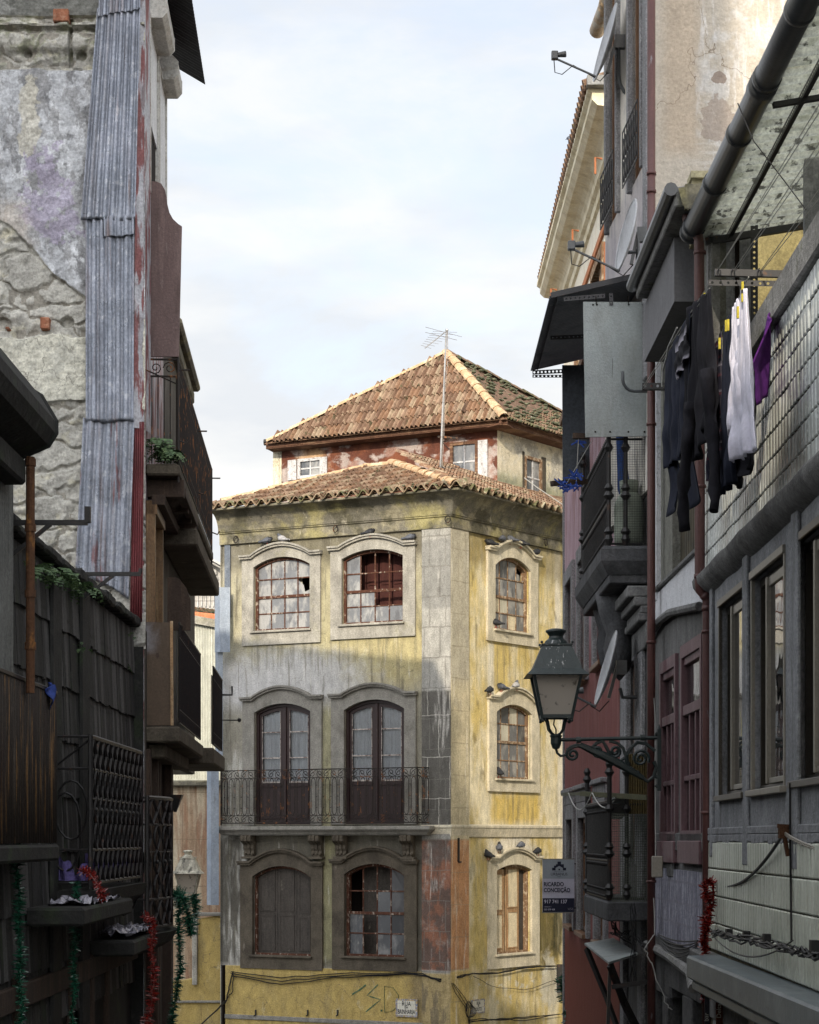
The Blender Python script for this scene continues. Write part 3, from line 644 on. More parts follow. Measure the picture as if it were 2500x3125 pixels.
def console(x, y0=0.0):
    b = MB(); zt_ = zsl-.19; d = BD-.10; w = .13
    pr = [(0, zt_), (-d, zt_), (-d-.01, zt_-.06)]+[(-d+.07-.09*cos(a), zt_-.11+.07*sin(a)) for a in [k*pi/8-pi*.1 for k in range(0, -8, -1)]]
    prof = [(0, zt_), (-d, zt_), (-d-.02, zt_-.05), (-d-.01, zt_-.12), (-d+.06, zt_-.16), (-d+.12, zt_-.20), (-d+.12, zt_-.27), (-.09, zt_-.33), (-.11, zt_-.38), (-.08, zt_-.43), (-.03, zt_-.44), (0, zt_-.44)]
    for k in range(3):
        xa, xb = x-w+k*w*2/3+.006, x-w+(k+1)*w*2/3-.006
        vs = [(xa, p[0]-(.012 if k == 1 else 0), p[1]) for p in prof]+[(xb, p[0]-(.012 if k == 1 else 0), p[1]) for p in prof]; n = len(prof)
        b.add(vs, [tuple(range(n)), tuple(range(2*n-1, n-1, -1))]+[(i, (i+1) % n, n+(i+1) % n, n+i) for i in range(n)])
    for xx in (x-w-.005, x+w-.02): b.tube([(xx, -d+.05, zt_-.075), (xx+.025, -d+.05, zt_-.075)], .065, 12); 
    b.box(x-w-.03, x+w+.03, -.16, 0, zt_-.50, zt_-.45); b.box(x-w*.8, x+w*.8, -.13, 0, zt_-.45, zt_-.42)
    for k in range(3): b.ball((x-w*.65+k*w*.65, -.12, zt_-.40), .032, 8)
    return b
for px in (760, 966, 1040, 1245): part('console_bracket', console(CL.u_(px, .1)), m_stoneb, bal, CL, bevel=.006)
# left end: narrow ochre strip of wall and blue grey metal cladding
part('drain_flashing', MB().box(CL.u_(688), CL.u_(705), -.035, .0, CL.z_(700, 1885), CL.z_(700, 1640)), mat('zinc', (.16,.18,.21), [((.26,.28,.3), .6, ('n', 4, .5, .65))], rough=.45, metal=.6, bump=.1), house, CL)
m_ring = m_iron
def ring(fr, px, py):
    x, z = fr.uz(px, py, .1); b = MB()
    b.tube([(x+.055*cos(a), -.13, z-.02+.07*sin(a)) for a in [k*pi/6 for k in range(12)]], .011, 5, closed=True); b.tube([(x, -.05, z+.05), (x, -.14, z+.05)], .014, 6)
    part('iron_ring', b, m_ring, house, fr)
for fr, px, py in ((CL, 722, 1644), (CL, 1026, 1612), (CR, 1663, 1653)): ring(fr, px, py)
x, z = CL.uz(1369, 1585, .12); b = MB().tube([(x+.06*cos(a), -.16, z+.07*sin(a)) for a in [k*pi/6 for k in range(12)]], .011, 5, closed=True); part('iron_ring', b, m_ring, house, CL)
# iron strap on the right quoin and little hooks in the plinth
x, z = CR.uz(1400, 2595, .06); part('iron_strap', MB().box(x-.02, x+.02, -.075, -.04, CR.z_(1400, 2630), CR.z_(1400, 2557)).box(x-.015, x+.05, -.10, -.06, CR.z_(1400, 2633), CR.z_(1400, 2628)), m_irond, house, CR)
for px in (781, 940, 1031):
    x, z = CL.uz(px, 3090, .04); part('iron_hook', MB().bar((x, -.05, z-.06), (x, -.05, z+.06), .025, .025).bar((x, -.05, z-.05), (x-.02, -.09, z-.07), .02, .02), m_irond, house, CL)
# graffiti strokes
gr = MB()
def stroke(pts, r=.016):
    gr.tube([(lambda a: (a[0], -.034, a[1]))(CL.uz(500+x/2.156, 2550+y/2.156, .03)) for x, y in pts], r, 6, rect=(r*.2, r))
m_graf = mat('green_spray', (.05,.13,.08), [((.25,.22,.1), .6, ('n', 20, .5, .6))], bump=0)
stroke([(1240, 1045), (1290, 1015), (1330, 982)]); stroke([(1410, 980), (1370, 1020), (1338, 1052), (1370, 1062), (1428, 1080), (1390, 1110), (1330, 1160)], .011)
stroke([(1455, 1165), (1452, 1080), (1452, 990), (1510, 1000), (1545, 1050), (1548, 1110), (1510, 1150), (1455, 1165)], .010); stroke([(1428, 1150), (1438, 1152)], .02)
part('graffiti', gr, m_graf, house, CL)
# street signs in painted tile
m_azw = mat('white_glazed_tile', (.62,.60,.52), [((.4,.38,.3), .6, ('n', 12, .58, .7)), ((.1,.1,.1), .5, ('k', .14, .14, .004, 0))], rough=.35, bump=0, grit=0.15)
m_azb = mat('blue_ochre_border', (.20,.22,.30), [((.50,.34,.10), .9, ('n', 38, .5, .56)), ((.6,.6,.58), .8, ('n', 30, .55, .6))], rough=.35, bump=0)
m_ink = mat('black_lettering', (.02,.02,.025), bump=0, grit=0.15)
def streetsign(fr, x0, x1, y0, y1, lines, lab, d, missing=None):
    xa, za = fr.uz(x0, y1, d); xb, zb_ = fr.uz(x1, y0, d); t = thing('street_sign', lab, 'street sign', tuple(fr.w((xa+xb)/2, -d, za)), atan2(fr.u.y, fr.u.x))
    w, h = xb-xa, zb_-za
    part('border', MB().box(-w/2, w/2, -.02, 0, 0, h), m_azb, t)
    part('tile_panel', MB().box(-w/2+w*.09, w/2-w*.09, -.024, -.018, h*.1, h*.9), m_azw, t)
    tb = MB()
    for s, sz, zz, sx_ in lines:
        q = text_mb(s, h*sz, 0, h*zz, -.026, .002, 'CENTER', sx_, bold=.004*h); tb.add(q.v, q.f)
    part('lettering', tb, m_ink, t)
streetsign(CL, 1209, 1275, 3050, 3102, [('RUA', .36, .62, .8), ('DA', .17, .48, .9), ('BAINHARIA', .36, .17, .58)], 'tiled street name plate reading RUA DA BAINHARIA on the shaded ochre plinth', .05)
streetsign(CR, 1437, 1478, 3047, 3095, [('RUA', .34, .62, .72), ('DO', .16, .48, .8), ('SOUTO', .36, .17, .66)], 'tiled street name plate reading RUA DO SOUTO on the sunlit yellow wall', .01)
# ---------------------------------------------------------------- tiled roofs
def tiles(mb, poly, org, e, s, w=.115, l=.34, nm=4, h=.06, seed=1, wts=None):
    """roman tiles over a 3d polygon; e along the eave, s up the slope (unit vectors)"""
    rnd = random.Random(seed); org = Vector(org); e = Vector(e).normalized(); s = Vector(s); s = (s-e*s.dot(e)).normalized(); n = e.cross(s)
    if n.z < 0: n = -n
    P = [((Vector(p)-org).dot(e), (Vector(p)-org).dot(s)) for p in poly]
    def inside(x, y):
        c = False; j = len(P)-1
        for i in range(len(P)):
            if (P[i][1] > y) != (P[j][1] > y) and x < (P[j][0]-P[i][0])*(y-P[i][1])/(P[j][1]-P[i][1])+P[i][0]: c = not c
            j = i
        return c
    xs = [p[0] for p in P]; ys = [p[1] for p in P]
    pr = [(0, .0), (.12, .55), (.28, .95), (.45, 1), (.60, .62), (.72, .12), (.86, .0), (1.04, .10)]
    j = int(min(ys)/l)-1
    while j*l < max(ys):
        i = int(min(xs)/w)-1
        while i*w < max(xs):
            if inside((i+.5)*w, (j+.5)*l):
                jx, jy, jh, tw = rnd.uniform(-.006, .006), rnd.uniform(-.012, .012), rnd.uniform(-.003, .006), rnd.uniform(-.008, .008)
                vs = []; m_ = len(pr)
                for v, hh in ((0, .032), (1.08, .0)):
                    for a, b in pr:
                        vs.append(org+e*(i*w+a*w+jx+v*tw)+s*(j*l+v*l+jy)+n*(b*h+hh+jh))
                for a, b in pr: vs.append(org+e*(i*w+a*w+jx)+s*(j*l+jy+.004)+n*(b*h+.032+jh-.02))
                fs = [(k, k+1, m_+k+1, m_+k) for k in range(m_-1)]+[(2*m_+k, 2*m_+k+1, k+1, k) for k in range(m_-1)]
                mb.add(vs, fs, rnd.choices(range(nm), wts)[0] if wts else rnd.randrange(nm))
            i += 1
        j += 1
    return mb
def ridge(mb, a, b, r=.10, step=.36, mi=0, up=.03, seed=3):
    rnd = random.Random(seed); a, b = Vector(a), Vector(b); d = (b-a).normalized(); L = (b-a).length; sd_ = d.cross(Vector((0,0,1))).normalized(); u = sd_.cross(d)
    k = 0
    while k*step < L:
        p0 = a+d*(k*step); p1 = a+d*min(L+.05, (k*step+step*1.12)); r0, r1 = r*1.12, r*.9; n = 8; vs = []
        o = u*(up+rnd.uniform(-.006, .006))+sd_*rnd.uniform(-.01, .01)
        for p, rr in ((p0, r0), (p1, r1)):
            for q in range(n+1): t = pi*q/n; vs.append(p+o+sd_*rr*cos(t)+u*(rr*sin(t)*.85-.03))
        for q in range(n+1): t = pi*q/n; vs.append(p0+o+sd_*(r0-.018)*cos(t)+u*((r0-.018)*sin(t)*.85-.03))
        mb.add(vs, [(q, q+1, n+2+q, n+1+q) for q in range(n)]+[(2*n+2+q, 2*n+3+q, q+1, q) for q in range(n)], mi)
        k += 1
    return mb
def CLp(t, b, z):      # t metres left of the corner along the left facade, b metres along the right facade direction
    return Vector((C.x+dL.x*t+.596*b, C.y+dL.y*t+.803*b, z))
ZE = 7.07; OV = .52
def offcorner(dl, z):   # corner point offset outwards by dl
    n1, n2 = CL.n, CR.n; n = (n1+n2)/(1+n1.dot(n2)); return Vector((C.x, C.y, 0))+n*dl+Vector((0, 0, z))
EC = offcorner(OV, ZE)
EL = CL.w(-.28, -OV, ZE)
ER = CR.w(RW, -OV, ZE)
PK = pt(1196, 1418, 42.6); PL = pt(1118, 1428, 42.9)
AC = Vector(((1518-CX)/F*43.5, 43.5, 0))        # attic corner
roof = part('tiled_roof', MB().add([EL, EC, PK, PL], [(0, 1, 2, 3)]).add([EC, ER, CR.w(RW, 1.3, 8.0), PK+Vector((2, 1.6, .0))*0+CR.w(2.2, 2.2, 8.25)-CR.w(2.2,2.2,8.25)], [(0, 1, 2, 3)]), m_tiles[2], house, WORLD)
tm = MB(); tiles(tm, [EL+CL.u*.1, EC, PK, PL], EL, CL.u, (PK+PL)/2-(EL+EC)/2, seed=5, l=.34)
part('roof_tile', tm, m_tiles, roof, WORLD)['kind'] = 'stuff'
PR = CR.w(RW, 1.55, 8.0)
tm = MB(); tiles(tm, [EC, ER, PR, PK], EC, CR.u, PR-ER, seed=6, l=.34)
part('roof_tile', tm, m_tiles, roof, WORLD)['kind'] = 'stuff'
rm = MB(); ridge(rm, EC+Vector((-.05,.12,.05)), PK+Vector((0,0,.03)), .12); ridge(rm, EL+CL.u*.55+Vector((0,.45,.18)), PL+Vector((0,0,.03)), .085, seed=8); ridge(rm, PL, PK, .1, seed=9)
part('ridge_tile', rm, m_ridge, roof, WORLD)
# wavy eave tiles
def waveeave(fr, x0, x1, z, seed, mi=0):
    rnd = random.Random(seed); b = MB(); w = .265; x = x0
    while x < x1:
        n = 10; y0 = -OV-.06+rnd.uniform(-.02, .02); dz = rnd.uniform(-.012, .012)
        pr = [(x+w*k/n*1.02, z+dz+.062*cos(2*pi*k/n+pi)+.03) for k in range(n+1)]
        vs = [(p, y0, q) for p, q in pr]+[(p, y0, q-.024) for p, q in pr]+[(p, -OV+.5, q+.16) for p, q in pr]+[(p, -OV+.5, q+.13) for p, q in pr]; m_ = n+1
        b.add(vs, [(m_+k, m_+k+1, k+1, k) for k in range(n)]+[(k, k+1, 2*m_+k+1, 2*m_+k) for k in range(n)]+[(m_+k+1, m_+k, 3*m_+k, 3*m_+k+1) for k in range(n)])
        # cover tile tongue
        xc = x+w*.5; q = [(xc+.06*cos(t), z+dz+.045+.05*sin(t)) for t in [k*pi/6 for k in range(7)]]; y1 = y0+.02+rnd.uniform(0, .03)
        x += w*rnd.uniform(.97, 1.03)
    return b
part('eave_tile', join(waveeave(CL, -.38, LW+.38, ZE, 3)), m_eave, roof, CL)
part('eave_tile', join(waveeave(CR, -.38, RW, ZE, 4)), m_eave, roof, CR)
part('soffit', sweep(MB(), [(p.x, p.y) for p in (CL.w(-.2,0,0), Cw, Rw)], [(0, 7.03), (OV-.04, 7.0), (OV-.04, 7.03), (0, 7.06)]), m_stoneb, roof, WORLD)
# moss tufts on eaves
mm = MB(); rnd = random.Random(4)
for k in range(260):
    fr, x = (CL, rnd.uniform(-.3, LW)) if rnd.random() < .5 else (CR, rnd.uniform(0, 5))
    p = fr.w(x, -OV+rnd.uniform(-.05, .2), ZE+rnd.uniform(.03, .11)); r = rnd.uniform(.012, .035); mm.ball(p, r, 5, 0, (1.3, 1, .7))
m_moss = mat('moss', (.085,.092,.055), [((.19,.19,.12), .7, ('n', 20, .5, .6))], bump=.5)
mo = part('moss', mm, m_moss, roof, WORLD); mo['kind'] = 'stuff'

# ---------------------------------------------------------------- attic house behind
m_attL = mat('rust_red_plaster', (.12,.042,.026), [((.46,.40,.37), .85, ('n', (1.6,1.6,2.0), .47, .56)), ((.25,.085,.04), .6, ('n', 2.2, .45, .6)),
  ((.55,.36,.20), .8, ('b', 1.0, 8.5, .4, .6, .3, .7)), ((.08,.03,.02), .7, ('n', (4,4,1.5), .58, .7))], bump=.5, bs=24)
m_attR = mat('flaking_cream_plaster', (.62,.56,.42), [((.38,.36,.31), .9, ('n', (1.3,1.3,1.6), .50, .54)), ((.70,.66,.55), .6, ('n', 6, .5, .6)), ((.22,.24,.14), .7, ('r', -1, 9, 6, 8.15, .2, .5)), ((.2,.17,.13), .6, ('c', (1.4,1.4,1.2), .012))], bump=.5, bs=24)
m_fasc = mat('old_timber', (.13,.065,.04), [((.32,.20,.12), .7, ('n', (2,2,14), .5, .65))], bump=.5, bs=20)
dA = dL; tA = 0
kx = (838-CX)/F; tA = (AC.x-kx*AC.y)/(kx*dA.y-dA.x)
AL = Frame((AC.x+dA.x*tA, AC.y+dA.y*tA), (AC.x, AC.y)); AR = Frame((AC.x, AC.y), (AC.x+.596*5.2, AC.y+.803*5.2))
attic = thing('attic_house', 'set back attic house with rust red plaster under a large mossy hipped tile roof', 'house', (AC.x, AC.y, 6.5))
zeA = AL.z_(1518, 1300)+.03
aw1 = [AL.u_(913), AL.u_(982), AL.z_(947, 1455), AL.z_(947, 1402)]
aw2 = [AL.u_(1378), AL.u_(1456), AL.z_(1417, 1466), AL.z_(1417, 1352)]
def rect(a): return [(a[0], a[2]), (a[1], a[2]), (a[1], a[3]), (a[0], a[3])]
aw3 = [AR.u_(1602), AR.u_(1650), AR.z_(1626, 1518), AR.z_(1626, 1400)]
part('wall', MB().prism([(0, 6.5), (AL.L, 6.5), (AL.L, zeA), (0, zeA)], 0, .15, holes=[rect(aw1), rect(aw2)], sides=False), m_attL, attic, AL)
part('wall', MB().prism([(0, 6.5), (AR.L, 6.5), (AR.L, zeA), (0, zeA)], 0, .2, holes=[rect(aw3)], sides=False), m_attR, attic, AR, label='flaking cream plaster wall')
part('interior', MB().box(.1, AL.L-.2, .5, .52, 6.5, zeA).box(0, .02, 0, .5, 6.5, zeA), m_inside, attic, AL)
part('interior', MB().box(.3, AR.L, .45, .47, 6.5, zeA), m_inside, attic, AR)
part('corner_post', MB().box(-.03, .13, -.02, .1, 6.5, zeA).box(.14, .2, -.02, .1, 6.5, zeA), m_attR, attic, AL, label='pale edge strip')
m_wht = mat('chipped_white_paint', (.55,.55,.56), [((.25,.2,.17), .8, ('n', 14, .56, .64))])
def attwin(fr, a, nv, nh, mw, wings=(), gms=None, shr=0):
    x0, x1, z0, z1 = a; w = part('window', MB().prism(rect([x0-.03, x1+.03, z0-.03, z1+.03]), -.03, .1, holes=[rect([x0+.04, x1-.04, z0+.04, z1-.04])]), mw, attic, fr, bevel=.004)
    b = MB()
    for i in range(1, nv): x = x0+(x1-x0)*i/nv; b.box(x-.02, x+.02, .0, .03, z0, z1)
    for i in range(1, nh): z = z0+(z1-z0)*i/nh; b.box(x0, x1, .003, .027, z-.017, z+.017)
    part('glazing_bar', b, m_wht, w, fr)
    p = MB()
    for i in range(nv):
        for j in range(nh): p.quad(*[(x0+(x1-x0)*(i+di)/nv, .015, z0+(z1-z0)*(j+dj)/nh) for di, dj in ((0,0),(1,0),(1,1),(0,1))], mi=(i+j*2) % 2)
    part('pane', p, gms or [g_clear, g_frost], w, fr)
    for s in wings: part('shutter', MB().box(*s[:2], -.05, -.02, z0-.05, z1+.02), m_wht, w, fr, bevel=.004)
attwin(AL, aw1, 2, 2, m_wht, [(aw1[0]-.28, aw1[0]-.05), (aw1[1]+.04, aw1[1]+.16)])
attwin(AL, aw2, 2, 2, m_fasc, [(aw2[1]+.04, aw2[1]+.27)])
attwin(AR, aw3, 2, 2, m_woodr)
part('window_jamb', MB().box(aw3[0]-.1, aw3[0]-.035, -.02, .1, aw3[2]-.1, aw3[3]+.1), m_stoneb, attic, AR)
part('window_jamb', MB().box(aw3[1]+.035, aw3[1]+.2, -.02, .1, aw3[2]-.1, aw3[3]+.1), m_stoneb, attic, AR)
nA = (AL.n+AR.n)/(1+AL.n.dot(AR.n)); ecA = AC+nA*.46+Vector((0,0,9.16)); eLA = AL.w(-.02, -.46, 9.16); eRA = AR.w(AR.L+.2, -.45, ecA.z); pkA = pt(1363, 1078, 45.2); rgR = pt(1745, 1278, 50.5)
sh = part('hipped_roof', MB().add([eLA, ecA, pkA], [(0, 1, 2)]).add([ecA, eRA, rgR, pkA], [(0, 1, 2, 3)]), m_tiles[2], attic, WORLD)
tm = MB(); tiles(tm, [eLA, ecA, pkA], eLA, (ecA-eLA), pkA-(eLA+ecA)/2, w=.115, l=.34, seed=11, h=.065, wts=[3,3,4,2])
part('roof_tile', tm, m_tiles, sh, WORLD)['kind'] = 'stuff'
tm = MB(); tiles(tm, [ecA, eRA, rgR, pkA], ecA, (eRA-ecA), rgR-eRA, w=.115, l=.34, seed=12, h=.05)
part('roof_tile', tm, [m_tilem, m_tilem, m_tiles[2], m_tilem], sh, WORLD, label='moss covered tiles')['kind'] = 'stuff'
rm = MB(); ridge(rm, ecA+Vector((-.02,.05,.05)), pkA, .12, seed=13); ridge(rm, eLA+(pkA-eLA)*.02, pkA, .085, .62, seed=14)
part('ridge_tile', rm, m_ridge, sh, WORLD)
rm = MB(); ridge(rm, pkA, rgR, .1, .45, seed=15); part('ridge_tile', rm, m_tilem, sh, WORLD, label='mossy ridge tiles')
mm = MB(); rnd = random.Random(14); es = (eRA-ecA); up = (rgR-eRA)
nn = es.cross(up).normalized()
for k in range(330):
    a = rnd.random(); bq = rnd.random(); row = round(bq*11)/11
    p = ecA+es*a*.9+(pkA-ecA)*row*(1-a)*.95+(rgR-eRA)*row*a*.95
    mm.ball(p+nn*(.05 if nn.z > 0 else -.05), rnd.uniform(.02, .055), 5, 0, (1.4, 1.4, .7))
part('moss', mm, m_moss, sh, WORLD)['kind'] = 'stuff'
fb = MB(); dn = Vector((0, 0, -.10)); U6 = Vector((0,0,.07))
for a, b_, nrm in ((eLA, ecA, AL.n), (ecA, eRA, AR.n)):
    i_ = -nrm*.06; a2, b2 = a-nrm*.10, b_-nrm*.10
    fb.hexa([a2+dn, b2+dn, b2+dn+i_, a2+dn+i_], [a2+U6, b2+U6, b2+i_+U6, a2+i_+U6])
    i_ = -nrm*.38; fb.hexa([a2+dn*.9, b2+dn*.9, b2+dn*1.2+i_, a2+dn*1.2+i_], [a2+dn*.7, b2+dn*.7, b2+dn*1.0+i_, a2+dn*1.0+i_])
part('fascia', fb, m_fasc, sh, WORLD)
p0 = pt(806, 1350, 46.0)
gb = MB().tube([p0, p0+Vector((.35, -.05, -.0)), p0+Vector((.6, -.1, -.06))], .075, 8); part('gutter', gb, m_irond, sh, WORLD)

# TV antenna standing on the front roof
an = pt(1343, 1460, 41.4); ta = thing('tv_antenna', 'tall pole with comb shaped tv antenna standing on the front tile roof', 'antenna', tuple(an))
m_alu = mat('weathered_aluminium', (.42,.41,.40), [((.22,.2,.18), .6, ('n', (9,9,1), .5, .6))], rough=.4, metal=.7, bump=0)
H_ = (1460-1003)/F*41.4; dx = (1363-1343)/F*41.4; sc_ = 41.4/F
part('mast', MB().tube([(0,0,-.05), (dx*.5,0,H_*.5)], .026, 8).tube([(dx*.5,0,H_*.5), (dx,0,H_)], .019, 8), m_alu, ta)
ab = MB(); q = lambda px, py, y=0: Vector(((px-1343)*sc_, y, (1460-py)*sc_))
ab.tube([q(1363, 1010), q(1297, 1073, -.3)], .012, 6)
for k in range(8):
    c = q(1363, 1010).lerp(q(1297, 1073, -.3), .08+k*.125); L_ = .42-.035*k; ab.tube([c+Vector((-L_*.6, .35*L_, .06)), c+Vector((L_*.6, -.35*L_, -.04))], .004, 4)
ab.tube([q(1298, 998), q(1410, 1028)], .005, 4); ab.tube([q(1298, 1014), q(1395, 1038)], .005, 4); ab.ball(q(1364, 1008), .035, 6)
part('antenna_boom', ab, m_alu, ta)
part('mast_bracket', MB().bar(q(1336, 1333), q(1397, 1337), .04, .04).tube([q(1375, 1337), q(1350, 1350), q(1372, 1372)], .012, 5), m_iron, ta)
part('mast_bracket', MB().bar(q(1340, 1420), q(1372, 1440), .03, .03), m_iron, ta)
part('antenna_cable', MB().tube([q(1366, 1010), q(1367, 1100), q(1358, 1200), q(1355, 1335), q(1350, 1420), q(1390, 1462), q(1440, 1466)], .006, 4), m_barp, ta)
# ================================================================ left side
from mathutils import noise as mn
YT = 20.7; kT = YT/F
def tx(px): return (px-CX)*kT
def tz(py): return (HY-py)*kT
XT = tx(440)
TG = FR(YT); TG.A = Vector((0, YT, 0)); TG.M = Matrix.Translation(TG.A)
TF = Frame((XT, YT), (XT-.044*8.4, YT+8.4))
m_plw = mat('grey_white_render', (.46,.47,.49), [((.66,.67,.69), .8, ('n', (2.5,2.5,1.6), .45, .62)), ((.17,.17,.175), .8, ('n', (3.5,3.5,2.2), .515, .57)), ((.33,.33,.335), .8, ('n', (9,9,5), .50, .56)), ((.56,.53,.44), .7, ('b', tx(92), tz(390), .10, .45, .06, 1.6, 4)),
   ((.38,.34,.44), .75, ('b', tx(150), tz(620), .32, .50, .05, 1.5, 3), ('n', 6, .43, .48)), ((.55,.46,.36), .5, ('b', tx(20), tz(760), .3, .5, .4, .8)), ((.08,.08,.07), .5, ('n', (14,14,7), .62, .74))], bump=.45, bs=26, spec=.1)
m_plc = mat('cream_flaking_render', (.62,.60,.51), [((.50,.49,.43), .7, ('n', 4, .5, .65)), ((.15,.14,.12), .7, ('c', (4,4,3), .02)), ((.2,.2,.18), .6, ('n', 9, .58, .7))], bump=.9, bs=24, spec=.1)
m_rub = mat('rough_field_stone', (.47,.455,.41), [((.33,.32,.29), .75, ('n', 3, .45, .65)), ((.58,.54,.40), .6, ('n', 5, .56, .7)), ((.09,.085,.07), .6, ('n', (9,9,7), .58, .72)), ((.16,.17,.08), .6, ('r', -9, 9, tz(200), tz(0), .1, .4), ('n', 5, .45, .6))], bump=1.2, bs=20, spec=.1)
m_rubd = mat('dark_render', (.17,.17,.155), [((.33,.33,.31), .6, ('n', 5, .5, .7)), ((.16,.15,.03), .7, ('n', (8,8,1.5), .60, .7)), ((.05,.05,.045), .6, ('n', 7, .5, .7))], bump=.8, bs=22, spec=.1)
tall = thing('tall_house', 'tall decaying house with bare stone gable, corrugated zinc corner strip and long iron balcony', 'house', (XT, YT, GZ))
m_dark = mat('shade_dark_stone', (.018,.018,.017), [((.045,.045,.04), .6, ('n', 4, .5, .7)), ((.03,.045,.02), .6, ('n', 3, .52, .7))], bump=.8, bs=16)  # stone kept near black so its colour carries the deep street shade
m_joint = mat('open_joint', (.30,.28,.24), bump=1)
# stone gable as a relief: render layer over field stones
gx0, gx1, gz0, gz1 = -4.35, tx(445), 2.0, 9.3
NX, NZ = 120, 620
def sstep(a, b, x): t = max(0, min(1, (x-a)/(b-a))); return t*t*(3-2*t)
def gab(i, j):
    x = gx0+(gx1-gx0)*i; z = gz0+(gz1-gz0)*j; py = HY-z/kT; px = CX+x/kT
    v = Vector((x, 3.1, z)); f = mn.fractal(v*1.1, 1.0, 2.0, 5)+.35*mn.fractal(v*4+Vector((7,0,0)), 1.0, 2.0, 4)
    bias = .55*sstep(225, 205, py) if False else 0
    P = 0.0
    # where render survives (photo rows)
    keep = sstep(200, 235, py)*sstep(800, 700, py+(px-80)*-.9)      # upper field of render
    keep2 = sstep(1010, 1050, py)*sstep(1240, 1200, py-(px-150)*.1)*.55
    P = sstep(-.10, .02, f*.5+keep*1.0+keep2*.9-.48)
    if py < 55: P = 1.0
    cell = mn.voronoi(Vector((x*1.7+.34*mn.noise(v*3+Vector((9,0,0)))+.14*mn.noise(v*9), 0, z*3.4+.34*mn.noise(v*2.6)+.14*mn.noise(v*8))), distance_metric='DISTANCE', exponent=2.5)[0]
    st = sstep(.0, .16, cell[1]-cell[0]+.10*mn.noise(v*13))
    h = P*.040+(1-P)*(st*.030-.012)+.012*mn.fractal(v*9, 1.0, 2.0, 4)+.02*mn.fractal(v*2.2, 1.0, 2.0, 3)
    if 60 < py < 205:       # moulded stone courses at the old eaves
        h += .08*sstep(70, 80, py)*sstep(92, 86, py)+.05*sstep(95, 110, py)*sstep(170, 150, py)
        if 210 < px < 221: h -= .08
    for hx, hy, r in ((205, 985, 22), (10, 990, 24), (85, 165, 14), (250, 172, 16)):
        d = hypot(px-hx, (py-hy)*1.2)/r+.3*f
        h -= .16*sstep(1.2, .6, d)
    return x, z, h, P, f, py, st
cache = [[gab(i/NX, j/NZ) for i in range(NX+1)] for j in range(NZ+1)]
g = MB(); g.v = [(c[0], -c[2], c[1]) for r in cache for c in r]
for j in range(NZ):
    for i in range(NX):
        c = cache[j][i]; a = j*(NX+1)+i
        if c[5] < 55: mi = 3
        elif c[3] > .5: mi = 1 if (c[5] > 980 and c[4] > -.2) else 0
        elif c[6] < .15 and c[4] > -.05: mi = 4
        else: mi = 2
        g.f.append([a, a+1, a+NX+2, a+NX+1]); g.m.append(mi)
part('gable_wall', g, [m_plw, m_plc, m_rub, m_rubd, m_joint], tall, TG, smooth=False)
part('wall', MB().prism([(-12, GZ), (XT-.12, GZ), (XT-.12, 11.3), (-7.6, 13.0), (-12, 11)], .06, 2.5), m_rub, tall, TG)
part('wall', MB().prism([(-12, .95), (-3.2, .95), (-3.2, 6.1), (-12, 6.1)], 2.5, 8.4, back=True).prism([(-12, GZ), (-2.98, GZ), (-2.98, .95), (-12, .95)], 0.1, 3.2, back=True), m_rub, tall, TG)
part('roof', MB().prism([(-12, 11), (XT+.05, 11.3), (XT+.05, 11.4), (-7.6, 13.1), (-12.2, 11.2)], -.1, 2.7, back=True), m_tiles[2], tall, TG)
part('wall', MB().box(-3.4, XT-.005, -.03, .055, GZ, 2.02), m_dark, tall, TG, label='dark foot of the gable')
# brick fragments in the gable
m_brick = mat('broken_brick', (.28,.11,.06), [((.5,.3,.2), .6, ('n', 12, .5, .65))], bump=.5)
for x0, x1, y0, y1 in ((167, 214, 38, 76), (128, 156, 975, 1010), (22, 34, 1004, 1012)):
    part('brick_fragment', MB().box(tx(x0), tx(x1), -.10, .05, tz(y1), tz(y0)), m_brick, tall, TG, bevel=.008)
m_zinc = mat('weathered_zinc_sheet', (.22,.24,.285), [((.33,.35,.41), .8, ('n', (3,3,2), .42, .62)), ((.15,.16,.19), .7, ('n', (6,6,1.2), .50, .68)), ((.50,.51,.54), .55, ('n', (16,16,9), .56, .66)),
   ((.15,.085,.06), .65, ('n', (8,8,.55), .56, .70)), ((.20,.20,.22), .6, ('n', (14,14,.5), .5, .62)),
   ((.16,.05,.045), .8, ('r', -5, 5, 2.2, tz(1290), .1, .5), ('n', (9,9,1.0), .58, .66))], rough=.38, bump=.3, bs=40, spec=.6, metal=.55, rvar=.12, grit=0.25)
m_flg = mat('peeling_painted_flashing', (.42,.42,.45), [((.20,.05,.045), .9, ('n', (9,9,1.6), .46, .54)), ((.10,.04,.035), .6, ('n', (6,6,2), .55, .68))], rough=.6, bump=.4, bs=30)
m_redr = mat('oxide_red_sheet', (.17,.04,.045), [((.28,.12,.12), .5, ('n', (7,7,1), .52, .66)), ((.07,.02,.02), .6, ('n', (4,4,1), .5, .7))], rough=.5, bump=.2)
def sheet(pts, n, y, amp, m, lab=None, nm='corrugated_sheet', seed=0):
    (l0, t0), (r0, t1), (r1, b1), (l1, b0) = pts; rnd = random.Random(seed+int(t0)); ph = rnd.random()
    def fn(i, j):
        a = (l0+(r0-l0)*i, t0+(t1-t0)*i); b = (l1+(r1-l1)*i, b0+(b1-b0)*i)
        px, py = a[0]+(b[0]-a[0])*j, a[1]+(b[1]-a[1])*j
        w = .006*mn.noise(Vector((px*.01, py*.006, seed)))*3
        if j > .985: py += 3.5*sin(i*9+seed)
        return (tx(px), -(y+amp*(.5+.5*cos(2*pi*(n*i)))**.8+w), tz(py))
    return part(nm, MB().grid(fn, n*8, 60), m, tall, TG, smooth=True, solid=.004, label=lab)
